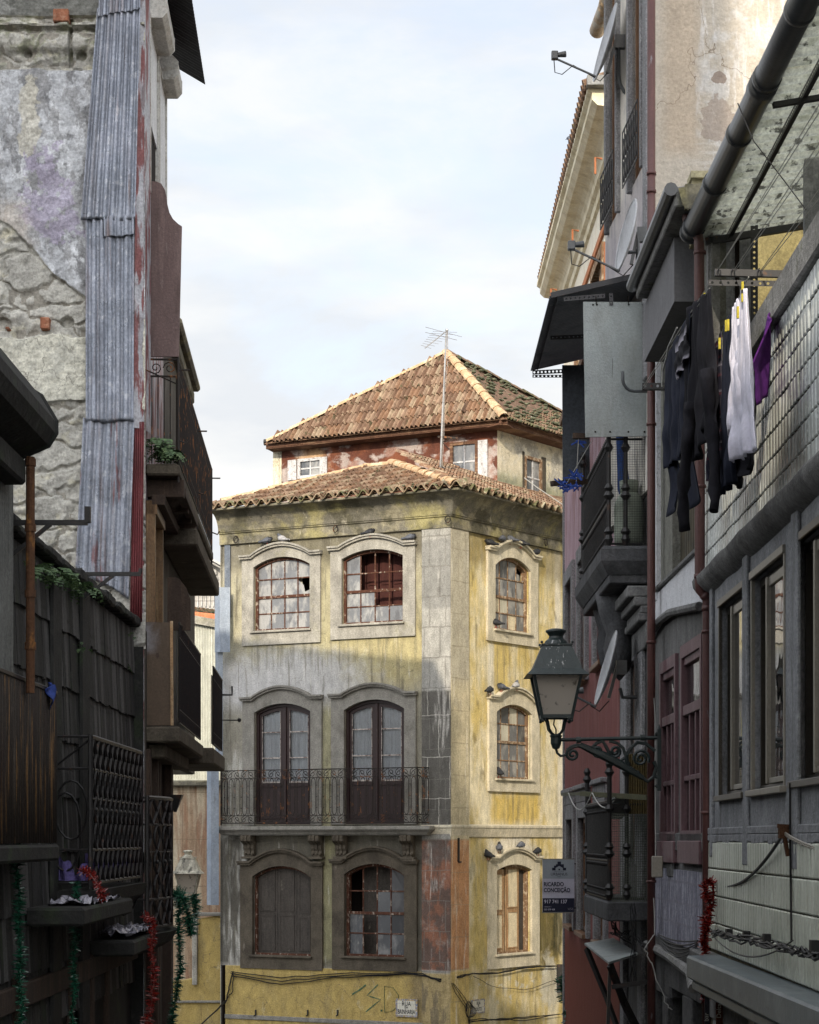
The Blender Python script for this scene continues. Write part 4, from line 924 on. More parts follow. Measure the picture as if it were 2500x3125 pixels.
sheet([(311, -30), (436, -30), (434, 43), (307, 66)], 7, .12, .03, m_zinc, seed=1)
sheet([(303, 40), (434, 25), (418, 682), (253, 680)], 7, .10, .03, m_zinc, seed=2)
sheet([(322, 670), (414, 665), (413, 726), (324, 733)], 4, .098, .026, m_zinc, seed=3)
sheet([(266, 665), (414, 670), (412, 1290), (267, 1293)], 6, .07, .03, m_zinc, seed=4)
sheet([(258, 1280), (414, 1285), (396, 1828), (234, 1738)], 6, .05, .028, m_zinc, seed=5)
part('corner_flashing', MB().add([(tx(432), -.11, tz(-30)), (tx(444), -.06, tz(-30)), (tx(448), .25, tz(-30)), (tx(416), -.10, tz(700)), (tx(440), -.05, tz(700)), (tx(450), .25, tz(700)),
   (tx(411), -.075, tz(1310)), (tx(440), -.03, tz(1310)), (tx(450), .25, tz(1310))], [(0,1,4,3), (1,2,5,4), (3,4,7,6), (4,5,8,7)]), m_flg, tall, TG, solid=.006)
def fn(i, j):
    l, r = 411-12*j, 442-6*j; px = l+(r-l)*i; py = 1290+610*j
    return (tx(px), -(.04+.018*(.5+.5*cos(2*pi*5*i))), tz(py))
part('ribbed_sheet', MB().grid(fn, 40, 4), m_redr, tall, TG, smooth=True, solid=.004, label='dark red ribbed corner sheet')
# street side of the tall house
m_white = mat('dirty_white_board', (.55,.54,.50), [((.38,.34,.28), .7, ('n', (4,4,10), .5, .66)), ((.2,.15,.1), .4, ('n', 9, .6, .7))], rough=.6, bump=.2)
m_brown = mat('brown_plank', (.042,.028,.021), [((.08,.052,.035), .6, ('n', (12,12,1), .45, .65)), ((.04,.025,.02), .6, ('n', (9,9,1), .55, .7))], bump=.4, bs=20)
m_mar = mat('maroon_board', (.13,.085,.08), [((.19,.13,.12), .6, ('n', (14,14,1), .48, .66)), ((.32,.27,.26), .5, ('n', (18,18,3), .64, .72)), ((.06,.035,.03), .6, ('n', (6,6,1), .55, .72))], rough=.6, bump=.3, bs=30, grit=0.25)
def octbox(u0, u1, o, z0, z1, nm='shutter_box'):
    pr = [(0, z0), (-o+.05, z0), (-o, z0+.06), (-o, z1-.08), (-o+.08, z1), (0, z1)]; n = len(pr); b = MB()
    b.add([(u0, y, z) for y, z in pr]+[(u1, y, z) for y, z in pr], [tuple(range(n)), tuple(range(2*n-1, n-1, -1))]+[(i, (i+1) % n, n+(i+1) % n, n+i) for i in range(n)])
    return b
for u0, u1, z0, z1 in ((.25, 1.3, 8.76, 9.04), (1.85, 2.45, 8.72, 9.0)):
    sb_ = part('shutter_box', octbox(u0, u1, .22, z0, z1), m_white, tall, TF, bevel=.006)
m_blind = mat('white_roller_blind', (.62,.62,.62), [((.3,.3,.3), .8, ('w', 'z', 18, .0, .16))], rough=.5, bump=0)
for u0, u1, z1 in ((.3, 1.25, 8.76), (1.5, 2.4, 8.72)):
    w = part('window', MB().prism([(u0-.06, 6.9), (u1+.06, 6.9), (u1+.06, z1), (u0-.06, z1)], -.05, .02, holes=[[(u0, 6.96), (u1, 6.96), (u1, z1-.02), (u0, z1-.02)]]), m_white, tall, TF, bevel=.005)
    part('roller_blind', MB().box(u0, u1, -.03, -.01, 7.7 if u0 < 1 else 7.2, z1), m_blind, w, TF)
    part('pane', MB().box(u0, u1, -.012, -.008, 6.96, 7.72), m_inside, w, TF)
part('upper_wall', MB().box(.0, 2.5, 0, .1, GZ, 11.5), m_flg, tall, TF)
# corrugated canopy at the top
def fn(i, j):
    u = .1+3.1*i; return (u, .0-.17-.28*(1-j)*1.0+(.28*(1-j))*0+.0*j+(.45*j)*1.0, 9.18+.42*j+.012*sin(u*2*pi/.045*.5))
part('canopy', MB().grid(fn, 260, 2), mat('black_corrugated_canopy', (.05,.05,.055), rough=.5, bump=0), tall, TF, solid=.004)
# maroon board with the cut-out top (end screen of the balcony)
bd = [(453, 1088), (546, 1088), (550, 900), (555, 690), (545, 684), (528, 668), (517, 648), (510, 620), (508, 600), (503, 578), (492, 560), (478, 554), (453, 552)]
yB = 21.0; kB = yB/F
part('screen_board', MB().prism([((px-CX)*kB, (HY-py)*kB) for px, py in bd], .0, .03, back=True), m_mar, tall, FR(yB), bevel=.004)
# balcony
tb = part('balcony', MB().box(.15, 6.6, -.36, 0, 3.86, 3.98).box(2.2, 7.0, -.42, 0, 3.42, 3.62), m_stoneb, tall, TF, bevel=.02)
b = MB()
for u in (.35, 1.3, 2.0, 3.2): b.box(u, u+.14, -.40+.02*u, 0, 3.66-.07*u*0, 3.85)
b.box(.2, 3.4, -.2, -.06, 3.55, 3.66); b.box(.5, 2.6, -.40, -.30, 3.70, 3.78)
part('joist', b, m_brown, tb, TF, bevel=.006)
def barrail(fn, Ln, z0, z1, sp=.055, r=.007, scr=True, curlsz=.07):
    b = MB()
    for z, rr in ((z1, .014), (z0+.04, .01), (z1-.15, .007), (z0+.18, .007)): b.tube([fn(0, z), fn(Ln, z)], rr, 5)
    n = int(Ln/sp)
    for i in range(n+1): b.tube([fn(i*Ln/n, z0+.04), fn(i*Ln/n, z1-.0)], r, 4)
    if scr:
        k = int(Ln/.16)
        for i in range(k):
            for zc in (z1-.075, z0+.11):
                b.tube([fn((i+.5)*Ln/k+.055*cos(a), zc+.055*sin(a)) for a in [q*pi/4 for q in range(9)]], .005, 4)
    return b
b = barrail(lambda s, z: (.25+s, -.34, z), 6.3, 4.0, 5.11)
for u in (.25, 3.4, 6.55): b.tube([(u, -.34, 3.8), (u, -.34, 5.13)], .014, 5); b.tube([(u, -.34, 5.0), (u, -.46, 5.0)], .01, 5); b.tube([(u, -.34, 4.25), (u, -.42, 4.22), (u, -.45, 4.27)], .01, 5)
b2 = MB()
for z in (5.11, 4.93): b2.tube([(.25, -.34, z), (.25, .0, z)], .012, 5)
for c in (-.25, -.10): b2.tube([(.25, p[0], p[2]) for p in spiral((c, 5.02), .07, 1.6, 0, 1 if c < -.2 else -1)], .006, 4)
for k in range(5): b2.tube([(.25, -.06-k*.065, 4.0), (.25, -.06-k*.065, 4.93)], .006, 4)
part('railing', join(b, b2), m_iron, tb, TF)
part('stay_rod', MB().tube([TF.w(.02, 0, 4.95), TF.w(.26, -.33, 4.85)], .008, 5), m_iron, tb, WORLD)
# wooden doors under the balcony
w = part('door', MB().box(.2, .28, -.1, 0, 2.2, 3.6).box(1.2, 1.28, -.1, 0, 2.2, 3.6).box(.55, .6, -.06, 0, 2.2, 3.5).box(.2, 1.3, -.12, 0, 3.45, 3.6), mat('varnished_door_frame', (.16,.09,.04), [((.3,.2,.1), .6, ('n', (20,20,1.5), .5, .65))], rough=.45), tall, TF, bevel=.005)
part('curtain', MB().box(.62, 1.15, -.02, -.01, 2.2, 3.42), m_curtl, w, TF)
part('board', MB().prism([(tx(490), tz(1905)), (tx(562), tz(1905)), (tx(562), tz(1810)), (tx(548), tz(1770)), (tx(528), tz(1745)), (tx(508), tz(1737)), (tx(490), tz(1740))], .6, .64), m_brown, tall, TG)
part('lower_wall', MB().box(2.5, 8.2, .0, .1, .95, 6.1).box(.0, 3.3, -.012, .0, GZ, 2.2).box(3.2, 3.3, 0, 1, GZ, .95), mat('dark_mossy_stone', (.07,.06,.05), [((.16,.15,.13), .7, ('n', 3, .5, .7)), ((.05,.07,.03), .6, ('n', 2, .5, .7))], bump=1, bs=14), tall, TF)
e = part('eave', MB().box(3.0, 6.6, -.18, .1, 6.2, 6.3).box(3.0, 6.6, -.1, .1, 6.02, 6.2), m_corn, tall, TF, bevel=.03)
# screened balcony
k2 = 20.9/F
sc2 = part('screened_balcony', MB().prism([((px-CX)*k2, (HY-py)*k2) for px, py in ((422, 2214), (526, 2214), (524, 1900), (420, 1897))], 0, .02, back=True), mat('brown_sheet_panel', (.085,.058,.038), [((.11,.08,.055), .7, ('n', (8,8,1), .5, .68)), ((.3,.3,.33), .6, ('r', -3, -2.7, 2.0, 2.3, .08, .3)), ((.05,.03,.02), .8, ('b', -2.68, 1.95, .02, .03, .3, .3))], rough=.6, bump=.15, grit=0.25), tall, FR(20.9), bevel=.004)
part('edge_trim', MB().bar(((526-CX)*k2, -.01, (HY-2214)*k2), ((524-CX)*k2, -.01, (HY-1896)*k2), .03, .025), m_shutb, sc2, FR(20.9))
part('slab', MB().box(.1, 4.2, -.37, 0, 1.02, 1.19).box(.3, 4.0, -.2, 0, .86, 1.02).box(4.3, 7.0, -.5, 0, .95, 1.16), m_stoneb, sc2, TF, bevel=.02)
part('railing', join(barrail(lambda s, z: (.22+s, -.35, z), 3.6, 1.2, 2.3, .07, scr=True), MB().box(.25, 3.8, -.33, -.32, 1.25, 2.22)), m_irond, sc2, TF)
part('railing', join(barrail(lambda s, z: (4.4+s, -.48, z), 2.2, 1.18, 2.2, .06), MB().box(4.45, 6.55, -.46, -.45, 1.22, 2.1).tube([(6.6, -.48, 2.0), (6.6, -.62, 2.0), (6.6, -.62, 2.12)], .015, 5).tube([(6.6, -.48, 1.65), (6.6, -.70, 1.65)], .008, 4).ball((6.6, -.72, 1.65), .03, 6)), m_irond, sc2, TF, label='black railing of the farther bay')
b = MB()
for u, o in ((.1, .06), (.55, .1), (1.3, .06), (2.2, .12), (3.1, .06)): b.box(u, u+.16, -o, 0, -3.5, .95)
part('wall_board', b, m_brown, tall, TF, bevel=.008)

# fern on the balcony
def fern(mb, c, n, L, rnd, droop=1.0):
    c = Vector(c)
    for k in range(n):
        a = rnd.uniform(0, 2*pi); l = L*rnd.uniform(.6, 1.15); o = c+Vector((rnd.uniform(-.1,.1), rnd.uniform(-.12,.12), rnd.uniform(-.05,.05))); m = 9
        prev = None
        for i in range(m+1):
            t = i/m; p = o+Vector((cos(a), sin(a), 0))*l*t*.75+Vector((0, 0, l*(.55*t-droop*1.05*t*t)))
            if prev is not None:
                d = (p-prev).normalized(); s = d.cross(Vector((0,0,1)))
                s = s.normalized() if s.length > 1e-3 else Vector((1,0,0)); w = l*.20*sin(pi*min(1, t*.92+.08))
                for sg in (-1, 1): mb.add([prev, prev+d*l*.05, prev+s*sg*w+d*l*.05+Vector((0,0,-.01)), prev+s*sg*w*.9+d*l*.01], [(0,1,2,3)])
            prev = p
    return mb
m_fern = mat('fern_green', (.07,.12,.05), [((.14,.2,.08), .6, ('n', 12, .5, .6)), ((.03,.06,.03), .6, ('n', 7, .5, .65))], rough=.6, bump=0)
rnd = random.Random(21)
p0 = pt(505, 1385, 20.95)
solo('fern', fern(fern(MB(), p0, 46, .28, rnd), pt(478, 1350, 20.9), 16, .26, rnd), m_fern, 'feathery green fern spilling over the near end of the long balcony', 'fern')
rnd = random.Random(22)
fb2 = MB()
for q in ((105, 1745, 14.8), (130, 1740, 15.3), (170, 1760, 15.7), (195, 1765, 16.2), (225, 1790, 16.6), (240, 1800, 17.0)): fern(fb2, pt(*q), 13, .26, rnd)
solo('fern', fb2, m_fern, 'low ferns growing along the top of the dark slate wall', 'fern')
b = fern(MB(), pt(385, 1945, 20.2), 9, .14, rnd); fern(b, pt(232, 1970, 17.0), 6, .12, rnd); fern(b, pt(372, 2035, 20.0), 7, .12, rnd)
solo('fern', b, m_fern, 'small fern tufts rooted in the dark slate wall below its top', 'fern')

# ---------------------------------------------------------------- near left house
m_slate = mat('dark_slate_cladding', (.030,.029,.028), [((.065,.063,.062), .7, ('n', (9,9,.9), .5, .7)), ((.018,.018,.016), .9, ('k', .18, .62, .012, .0, .06)), ((.04,.06,.025), .6, ('n', 2, .55, .72)), ((.10,.095,.11), .5, ('n', (20,20,1.2), .6, .7))], bump=.8, bs=16, bumps=[(-.02, ('k', .18, .62, .02, .0, .06))])  # slate tone lowered further in place of the deep street shade
near = thing('slate_clad_house', 'dark slate clad house with lattice iron balconies in deep shade on the left', 'house', (-2.9, 13.3, GZ))
NF = Frame((-2.9, 9), (-2.9, 20.68))
sw = MB().box(0, 11.68, .03, .3, GZ, 2.22, 1); rs_ = random.Random(77); zz = 2.2
while zz > -1.1:
    u = 3.6+rs_.uniform(0, .1)
    while u < 11.6:
        w_ = rs_.uniform(.07, .17); o = rs_.uniform(.0, .008); dz = rs_.uniform(-.012, .012)
        sw.hexa([(u, -.016-o, zz-.465+dz), (u+w_*.97, -.016-o, zz-.465+dz), (u+w_*.95, .03, zz-.47+dz), (u, .03, zz-.47+dz)], [(u, .005-o, zz), (u+w_*.95, .005-o, zz), (u+w_*.95, .03, zz), (u, .03, zz)], rs_.choice((0, 0, 1, 2)))
        u += w_
    zz -= .46
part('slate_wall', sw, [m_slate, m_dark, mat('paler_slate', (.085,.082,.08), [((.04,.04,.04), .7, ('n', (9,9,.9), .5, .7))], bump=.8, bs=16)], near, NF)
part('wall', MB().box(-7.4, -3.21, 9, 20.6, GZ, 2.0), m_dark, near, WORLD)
ec = MB()
for j in range(40):
    y = NF.L*j/40+0; ec.box(y, y+.26, -.09+random.uniform(-.015,.015), .28, 2.221, 2.30+random.uniform(-.03,.03))
part('coping', ec, m_dark, near, NF, bevel=.02)
for u in (NF.u_(236), NF.u_(145)): part('pilaster', MB().box(u, u+.42, -.045, 0, GZ, 2.2), m_dark, near, NF, bevel=.02)
part('pilaster', MB().box(2.3, 4.45, -.19, -.0, .9, 2.45), mat('weathered_grey_board', (.17,.175,.165), [((.08,.08,.075), .7, ('n', (14,14,1), .45, .65))], bump=.5), near, NF)
# heavy eave slab over the nearest part
sl = MB(); x0, x1 = -3.4, (170-CX)/F*13.3
zs_ = (HY-1300)/F*13.3
prof = [(x0, zs_-.24), (x1-.30, zs_-.24), (x1-.05, zs_-.13), (x1, zs_-.05), (x1, zs_+.03), (x1-.10, zs_+.20), (x1-.2, zs_+.26), (x0, zs_+.5)]
sl.add([(x, 9.0, z) for x, z in prof]+[(x, 13.3, z) for x, z in prof], [tuple(range(8)), tuple(range(15, 7, -1))]+[(i, (i+1) % 8, 8+(i+1) % 8, 8+i) for i in range(8)])
sl.box(x0, x1-.18, 9.0, 13.2, zs_-.42, zs_-.241)
part('eave_slab', sl, m_dark, near, WORLD, bevel=.02)
# rusty downpipe
m_rust = mat('rusted_pipe', (.09,.04,.018), [((.26,.115,.03), .8, ('n', (9,9,4), .52, .62)), ((.05,.025,.015), .8, ('n', (7,7,3), .55, .7))], rough=.8, bump=.5, bs=30)
pp = pt(93, 1395, 13.2); pb_ = pt(93, 2115, 13.2)
b = MB().tube([pp, pb_], .030, 10)
for yy in (1400, 1600, 1800, 1960): q = pt(93, yy, 13.2); b.tube([q, q+Vector((0,0,-.05))], .038, 10)
solo('drainpipe', b, m_rust, 'rust eaten narrow downpipe under the dark eave slab at the left edge', 'drainpipe')
def bracket(px0, px1, py, Y, lab, xw=-2.9, strut=(.55, .25)):
    z = (HY-py)/F*Y; x1 = (px1-CX)/F*Y; b = MB().bar((xw, Y, z), (x1, Y, z), .028, .035).tube([(x1-.01, Y, z), (x1, Y, z+.05)], .018, 5)
    xm = xw+(x1-xw)*strut[0]; b.bar((xm, Y, z-.01), (xw+.02, Y, z-strut[1]*1.1), .024, .028); b.box(xw-.005, xw+.02, Y-.03, Y+.03, z-.36, z+.05)
    return b
b = bracket(50, 268, 1595, 13.6, '', strut=(.62, .30)); z = (HY-1595)/F*13.6; x1 = (268-CX)/F*13.6
b.box(x1-.02, x1+.02, 13.58, 13.62, z, z+.11)
solo('wall_bracket', b, m_irond, 'black iron arm with a rusty peg end crossing the stone gable', 'bracket')
solo('wall_bracket', bracket(238, 430, 1752, 17.3, '', strut=(.55, .2)), m_irond, 'black iron arm in front of the foot of the zinc strip', 'bracket')
# rusty corrugated screen balcony
RS = Frame((-2.60, 11.9), (-2.60, 14.4))
m_rustc = mat('rusty_corrugated_iron', (.022,.016,.012), [((.15,.082,.032), .8, ('n', (30,30,1.1), .55, .63)), ((.12,.10,.08), .35, ('n', (30,30,1.5), .58, .7)), ((.02,.012,.01), .7, ('n', (8,8,1), .5, .7))], rough=.75, bump=.3)
rs = part('screen_balcony', MB().grid(lambda i, j: (2.5*i, -.016*cos(2*pi*i*30), -.03+1.08*j), 34*6, 2), m_rustc, near, RS, smooth=True, solid=.004, label='rusty corrugated balcony screen')
part('handrail', MB().tube([(0, 0, 1.07), (2.52, 0, 1.07)], .022, 6).tube([(2.5, 0, 1.06), (2.5, .3, 1.06)], .018, 6), m_irond, rs, RS)
part('slab', MB().box(0, 2.55, -.03, .35, -.16, -.04), m_dark, rs, RS, bevel=.02)
part('cloth', MB().grid(lambda i, j: (2.05+.20*i+.02*sin(j*5), -.035-.02*sin(i*7+j*4), 1.11-.13*j*(.4+i)), 8, 6), mat('blue_rag', (.03,.06,.26), bump=0), rs, RS, smooth=True, solid=.004)
# lattice balconies
def lattice(fr, u0, u1, z0, z1, out, curve=0.0, name='lattice_balcony', lab=None, mh=.25):
    L = u1-u0
    def P(s, z, o=0): return (u0+s, -(out+curve*sin(pi*min(1, max(0, s/L))))-o, z)
    b = MB(); n = 14
    def run(z, r):
        b.tube([P(L*i/n, z) for i in range(n+1)], r, 5)
    rows = [z1, z1-.22*1, z0+.52*(z1-z0), z0+.26, z0+.24, z0+.03]
    for z, r in ((z1, .022), (z1-.26, .012), (z0+.27, .014), (z0, .016), (z0+.62*(z1-z0)-.05, .008)): run(z, r)
    k = int(L/mh)
    for i in range(k+1):
        s = i*L/k
        for za, zb_ in ((z0, z0+.27), (z1-.26, z1)):
            m_ = 4
            for dsg in (-1, 1):
                pts = [P(min(L, max(0, s+dsg*(t/m_-.5)*L/k*1.0)), za+(zb_-za)*t/m_) for t in range(m_+1)]; b.tube(pts, .016, 4)
        # twisted uprights: lens pairs
        zz0, zz1 = z0+.27, z1-.26
        for dsg in (-1, 1):
            pts = [P(min(L, max(0, s+dsg*.085*sin(2*pi*t/16*1.5))), zz0+(zz1-zz0)*t/16) for t in range(17)]; b.tube(pts, .014, 4)
        b.ball(P(s, zz0+(zz1-zz0)*.5), .022, 6)
    for s in (0, L): b.tube([P(s, z0-.05), P(s, z1+.02)], .02, 6)
    p = part(name, b, m_irond, near, fr, label=lab)
    e = MB()
    for z in (z1, z1-.26, z0+.27, z0): e.tube([P(0, z), (u0, 0, z)], .012, 5)
    for c, r in ((.5, .12), (.35, .16)):
        e.tube([(u0, -out*c+out*.42*cos(a), z0+(z1-z0)*c+r*2*sin(a)) for a in [q*pi/8 for q in range(17)]], .009, 4)
    e.tube([(u0, 0, z1-.26), (u0, -out, z1-.02)], .009, 4)
    part('end_panel', e, m_irond, p, fr)
    sb = MB(); m_ = 10
    top = [(u0-.05+ (L+.1)*i/m_, -(out+.06+curve*sin(pi*i/m_))) for i in range(m_+1)]; lp = top+[(u1+.05, 0), (u0-.05, 0)]; nn = len(lp)
    sb.add([(x, y, z0-.06) for x, y in lp]+[(x, y*.9, z0-.17) for x, y in lp]+[(x, y*.6, z0-.26) for x, y in lp], [tuple(range(nn))]+[(i, (i+1) % nn, nn+(i+1) % nn, nn+i) for i in range(nn)]+[(nn+i, nn+(i+1) % nn, 2*nn+(i+1) % nn, 2*nn+i) for i in range(nn)]+[tuple(2*nn+i for i in range(nn))])
    part('slab', sb, m_dark, p, fr)
    return p
uA, uB = 15.96-9, 18.95-9
lb1 = lattice(NF, uA, uB, -.36, .83, .31)
lb2 = lattice(NF, 19.05-9, 20.65-9, -.86, .40, .36, curve=.12, name='lattice_balcony', lab='bow fronted lattice balcony')
m_purp = mat('purple_cloth', (.11,.09,.24), [((.1,.07,.24), .6, ('n', 7, .5, .65))], bump=.2)
solo('cloth', MB().grid(lambda i, j: (uA+.05+2.7*i, -.26+.02*sin(i*40), -.34+.22*j), 60, 2).grid(lambda i, j: (uA+.02+.03*sin(i*13+j), -.02-.26*i, -.34+(.13+.06*sin(i*7)+.03*sin(i*17))*j), 24, 4), m_purp, 'purple cloth lining the foot of the first lattice balcony', 'cloth', NF, smooth=True)
# plastic sheeting on ledges
def foil(fr, u0, u1, y0, y1, z, seed):
    return MB().grid(lambda i, j: (u0+(u1-u0)*i, y0+(y1-y0)*j, z+.05*abs(mn.noise(Vector((i*6, j*5, seed))))+.07*mn.noise(Vector((i*14, j*9, seed+3)))), 30, 8)
m_foil = mat('crumpled_grey_plastic', (.30,.29,.34), [((.6,.6,.66), .5, ('n', 25, .56, .64)), ((.04,.04,.05), .8, ('n', 11, .5, .6))], rough=.25, spec=.6, bump=.3)
solo('plastic_sheet', foil(NF, 6.2, 7.9, -.42, -.1, -.50, 1), m_foil, 'crumpled grey plastic lying under the first lattice balcony', 'plastic sheet', NF)
solo('plastic_sheet', foil(NF, 8.9, 10.3, -.40, -.05, -.86, 5), m_foil, 'crumpled pale plastic heaped beside the bow fronted balcony', 'plastic sheet', NF)
part('canopy', MB().box(5.8, 8.4, -.45, 0, -.66, -.52).box(8.7, 10.5, -.42, 0, -1.06, -.92), m_dark, near, NF, bevel=.02)
b = MB(); 
for u in (5.3, 7.6, 8.7, 9.6): b.box(u, u+.12, -.05, 0, GZ, -1.0)
b.box(4.2, 11.6, -.06, 0, -1.25, -1.07)
part('shop_frame', b, m_brown, near, NF, bevel=.01)
part('lantern_hood', MB().lathe([(.02, 0), (.10, .16), (.11, .18)], tuple(pt(535, 2478, 20.6)-Vector((0,0,.0))), 4, ph=pi/4), m_irond, near, WORLD)

# tinsel garlands
def tinsel(path, r, dens, rnd, lw=.012):
    b = MB(); P = [Vector(p) for p in path]; b.tube(P, .006, 4)
    for i in range(len(P)-1):
        a, c = P[i], P[i+1]; L = (c-a).length; d = (c-a).normalized(); n = max(1, int(L*dens))
        rr = rnd.uniform(.62, 1.1)
        for k in range(n):
            o = a+(c-a)*(k+rnd.random())/n;  v = Vector((rnd.gauss(0,1), rnd.gauss(0,1), rnd.gauss(0,1))); v -= d*v.dot(d)*.8; v.normalize(); l = r*rr*rnd.uniform(.35, 1.25); s = v.cross(Vector((rnd.gauss(0,1), rnd.gauss(0,1), rnd.gauss(0,1)))).normalized()*lw*.5
            b.add([o-s, o+s, o+v*l+s*.5, o+v*l-s*.5], [(0,1,2,3)])
    return b
m_tg = mat('green_tinsel', (.006,.065,.035), [((.02,.17,.09), .6, ('n', 30, .55, .62))], rough=.3, spec=.7, bump=0)
m_tr = mat('red_tinsel', (.19,.010,.006), [((.38,.04,.025), .6, ('n', 30, .55, .62))], rough=.3, spec=.7, bump=0)
def wob(px0, py0, px1, py1, Y, n=9, a=4, seed=0):
    return [pt(px0+(px1-px0)*i/n+a*sin(i*1.7+seed), py0+(py1-py0)*i/n, Y) for i in range(n+1)]
rnd = random.Random(9); GT = 'tinsel garlands on the left balconies'
solo('tinsel_garland', tinsel(wob(52, 2515, 66, 3160, 14.2, 14), .055, 750, rnd), m_tg, 'green tinsel garland hanging nearest the left edge of the street', 'tinsel garland', group=GT)
solo('tinsel_garland', tinsel(wob(232, 2690, 222, 3160, 15.7, 12), .05, 700, rnd), m_tg, 'green tinsel garland hanging below the first lattice balcony', 'tinsel garland', group=GT)
solo('tinsel_garland', tinsel([pt(250, 2655, 15.8), pt(275, 2668, 15.7), pt(300, 2700, 15.7), pt(318, 2748, 15.8)], .05, 700, rnd), m_tr, 'short red tinsel garland draped over purple cloth', 'tinsel garland', group=GT)
solo('tinsel_garland', tinsel([pt(440, 2800, 18.7)]+wob(462, 2800, 470, 3020, 18.6, 6)+wob(465, 3020, 448, 3140, 18.6, 3), .065, 700, rnd), m_tr, 'long red tinsel garland hanging beside the bow fronted balcony', 'tinsel garland', group=GT)
solo('tinsel_garland', tinsel([pt(530, 2730, 20.3), pt(560, 2735, 20.2), pt(575, 2790, 20.2), pt(583, 2855, 20.3)], .10, 1100, rnd).add(*[(lambda m: (m.v, m.f))(tinsel([pt(548, 2740, 20.3), pt(545, 2850, 20.2), pt(552, 2950, 20.2), pt(535, 3050, 20.2), pt(522, 3150, 20.2)], .07, 800, rnd))][0]).add(*[(lambda m: (m.v, m.f))(tinsel([pt(590, 2730, 20.4), pt(597, 2760, 20.4), pt(596, 2800, 20.4)], .08, 1100, rnd))][0]), m_tg, 'bushy green tinsel garland below the old street lantern', 'tinsel garland', group=GT)

# ---------------------------------------------------------------- things beyond, left of the corner house
m_whc = mat('white_ribbed_cladding', (.55,.56,.50), [((.42,.43,.38), .7, ('n', (2,2,.6), .45, .65))], rough=.5, bump=0, grit=0.25)
kw = 50/F
def wx(px, Y=50): return (px-CX)/F*Y
def wz(py, Y=50): return (HY-py)/F*Y
wb = thing('clad_building', 'building clad in white ribbed sheets with orange tiled roof behind the corner house', 'building', (wx(600), 50, GZ))
part('ribbed_wall', MB().grid(lambda i, j: (wx(420)+(wx(760)-wx(420))*i, 50-.03*(1 if int(i*140) % 2 else 0), GZ+(wz(1885+8*i*4)-GZ)*j), 280, 1), m_whc, wb, WORLD)
part('side_wall', MB().box(wx(420), wx(760), 50.05, 50.3, GZ, wz(1925)), m_stoneb, wb, WORLD)
part('coping', MB().hexa([(wx(420), 49.85, wz(1872)), (wx(760), 49.85, wz(1935)), (wx(760), 50.2, wz(1935)), (wx(420), 50.2, wz(1872))], [(wx(420), 49.85, wz(1848)), (wx(760), 49.85, wz(1910)), (wx(760), 50.2, wz(1910)), (wx(420), 50.2, wz(1848))]), m_stone, wb, WORLD)
m_orr = mat('orange_painted_roof_edge', (.52,.19,.09), [((.4,.15,.08), .6, ('n', 2, .5, .6))], bump=.1)
part('roof_edge', MB().hexa([(wx(420), 50.2, wz(1860)), (wx(760), 50.2, wz(1925)), (wx(760), 50.5, wz(1925)), (wx(420), 50.5, wz(1860))], [(wx(420), 50.3, wz(1845)), (wx(760), 50.3, wz(1880)), (wx(760), 50.6, wz(1880)), (wx(420), 50.6, wz(1845))]), m_orr, wb, WORLD)
rp = [Vector((wx(420), 50.5, wz(1850))), Vector((wx(760), 50.5, wz(1882))), Vector((wx(760), 53.5, wz(1840))), Vector((wx(420), 53.5, wz(1800)))]
rf = part('roof', MB().add(rp, [(0,1,2,3)]), m_tiles[2], wb, WORLD)
tm = MB(); tiles(tm, rp, rp[0], rp[1]-rp[0], rp[3]-rp[0], seed=30); part('roof_tile', tm, [m_tiles[0], m_tilem, m_moss, m_tilem], rf, WORLD)['kind'] = 'stuff'
# church pediment far away
YC = 95; chx = lambda p: (p-CX)/F*YC; chz = lambda p: (HY-p)/F*YC
m_ch = mat('pale_carved_granite', (.46,.45,.43), [((.30,.29,.27), .7, ('n', (1.2,1.2,1.5), .5, .66)), ((.56,.55,.52), .5, ('n', 3, .55, .7)), ((.22,.21,.2), .7, ('k', 1.1, .5, .03), ('r', -20, 20, 4, chz(1778), .05, .1))], bump=1, bs=5)
ch = thing('church_front', 'pale carved stone church front with a pediment far down the street', 'church', (chx(640), YC, GZ))
part('front_wall', MB().prism([(chx(430), GZ), (chx(800), GZ), (chx(800), chz(1795)), (chx(628), chz(1702)), (chx(430), chz(1800))], 0, 3), m_ch, ch, FR(YC))
pb2 = MB()
for a, c in (((430, 1800), (628, 1700)), ((628, 1700), (800, 1797))):
    for o, y0 in ((0, -.5), (8, -.3)): pb2.bar((chx(a[0]), y0, chz(a[1]+o)), (chx(c[0]), y0, chz(c[1]+o)), .5, .10)
pb2.box(chx(430), chx(800), -.5, 0, chz(1797), chz(1792)); pb2.box(chx(430), chx(800), -.4, 0, chz(1806), chz(1801))
part('pediment_cornice', pb2, m_ch, ch, FR(YC))
cv = MB(); rnd = random.Random(3)
for k in range(46):
    px = rnd.uniform(598, 660); py = 1790-rnd.random()*(75-abs(px-628)*.9)
    cv.ball((chx(px), -.05, chz(py)), rnd.uniform(.06, .16), 6, 0, (1, .8, 1))
for sg in (-1, 1): cv.tube([(x, -.1, z) for x, _, z in spiral((chx(628+sg*12), chz(1755)), .32, 1.3, 0, sg)], .07, 5)
cv.tube([(chx(628)+.36*cos(a), -.12, chz(1752)+.5*sin(a)) for a in [q*pi/6 for q in range(13)]], .07, 5)
part('carved_arms', cv, m_ch, ch, FR(YC))
b = MB()
for k in range(9): b.box(chx(590+k*12), chx(594+k*12), -.1, 0, chz(1852), chz(1812))
part('baluster_row', b, m_ch, ch, FR(YC))
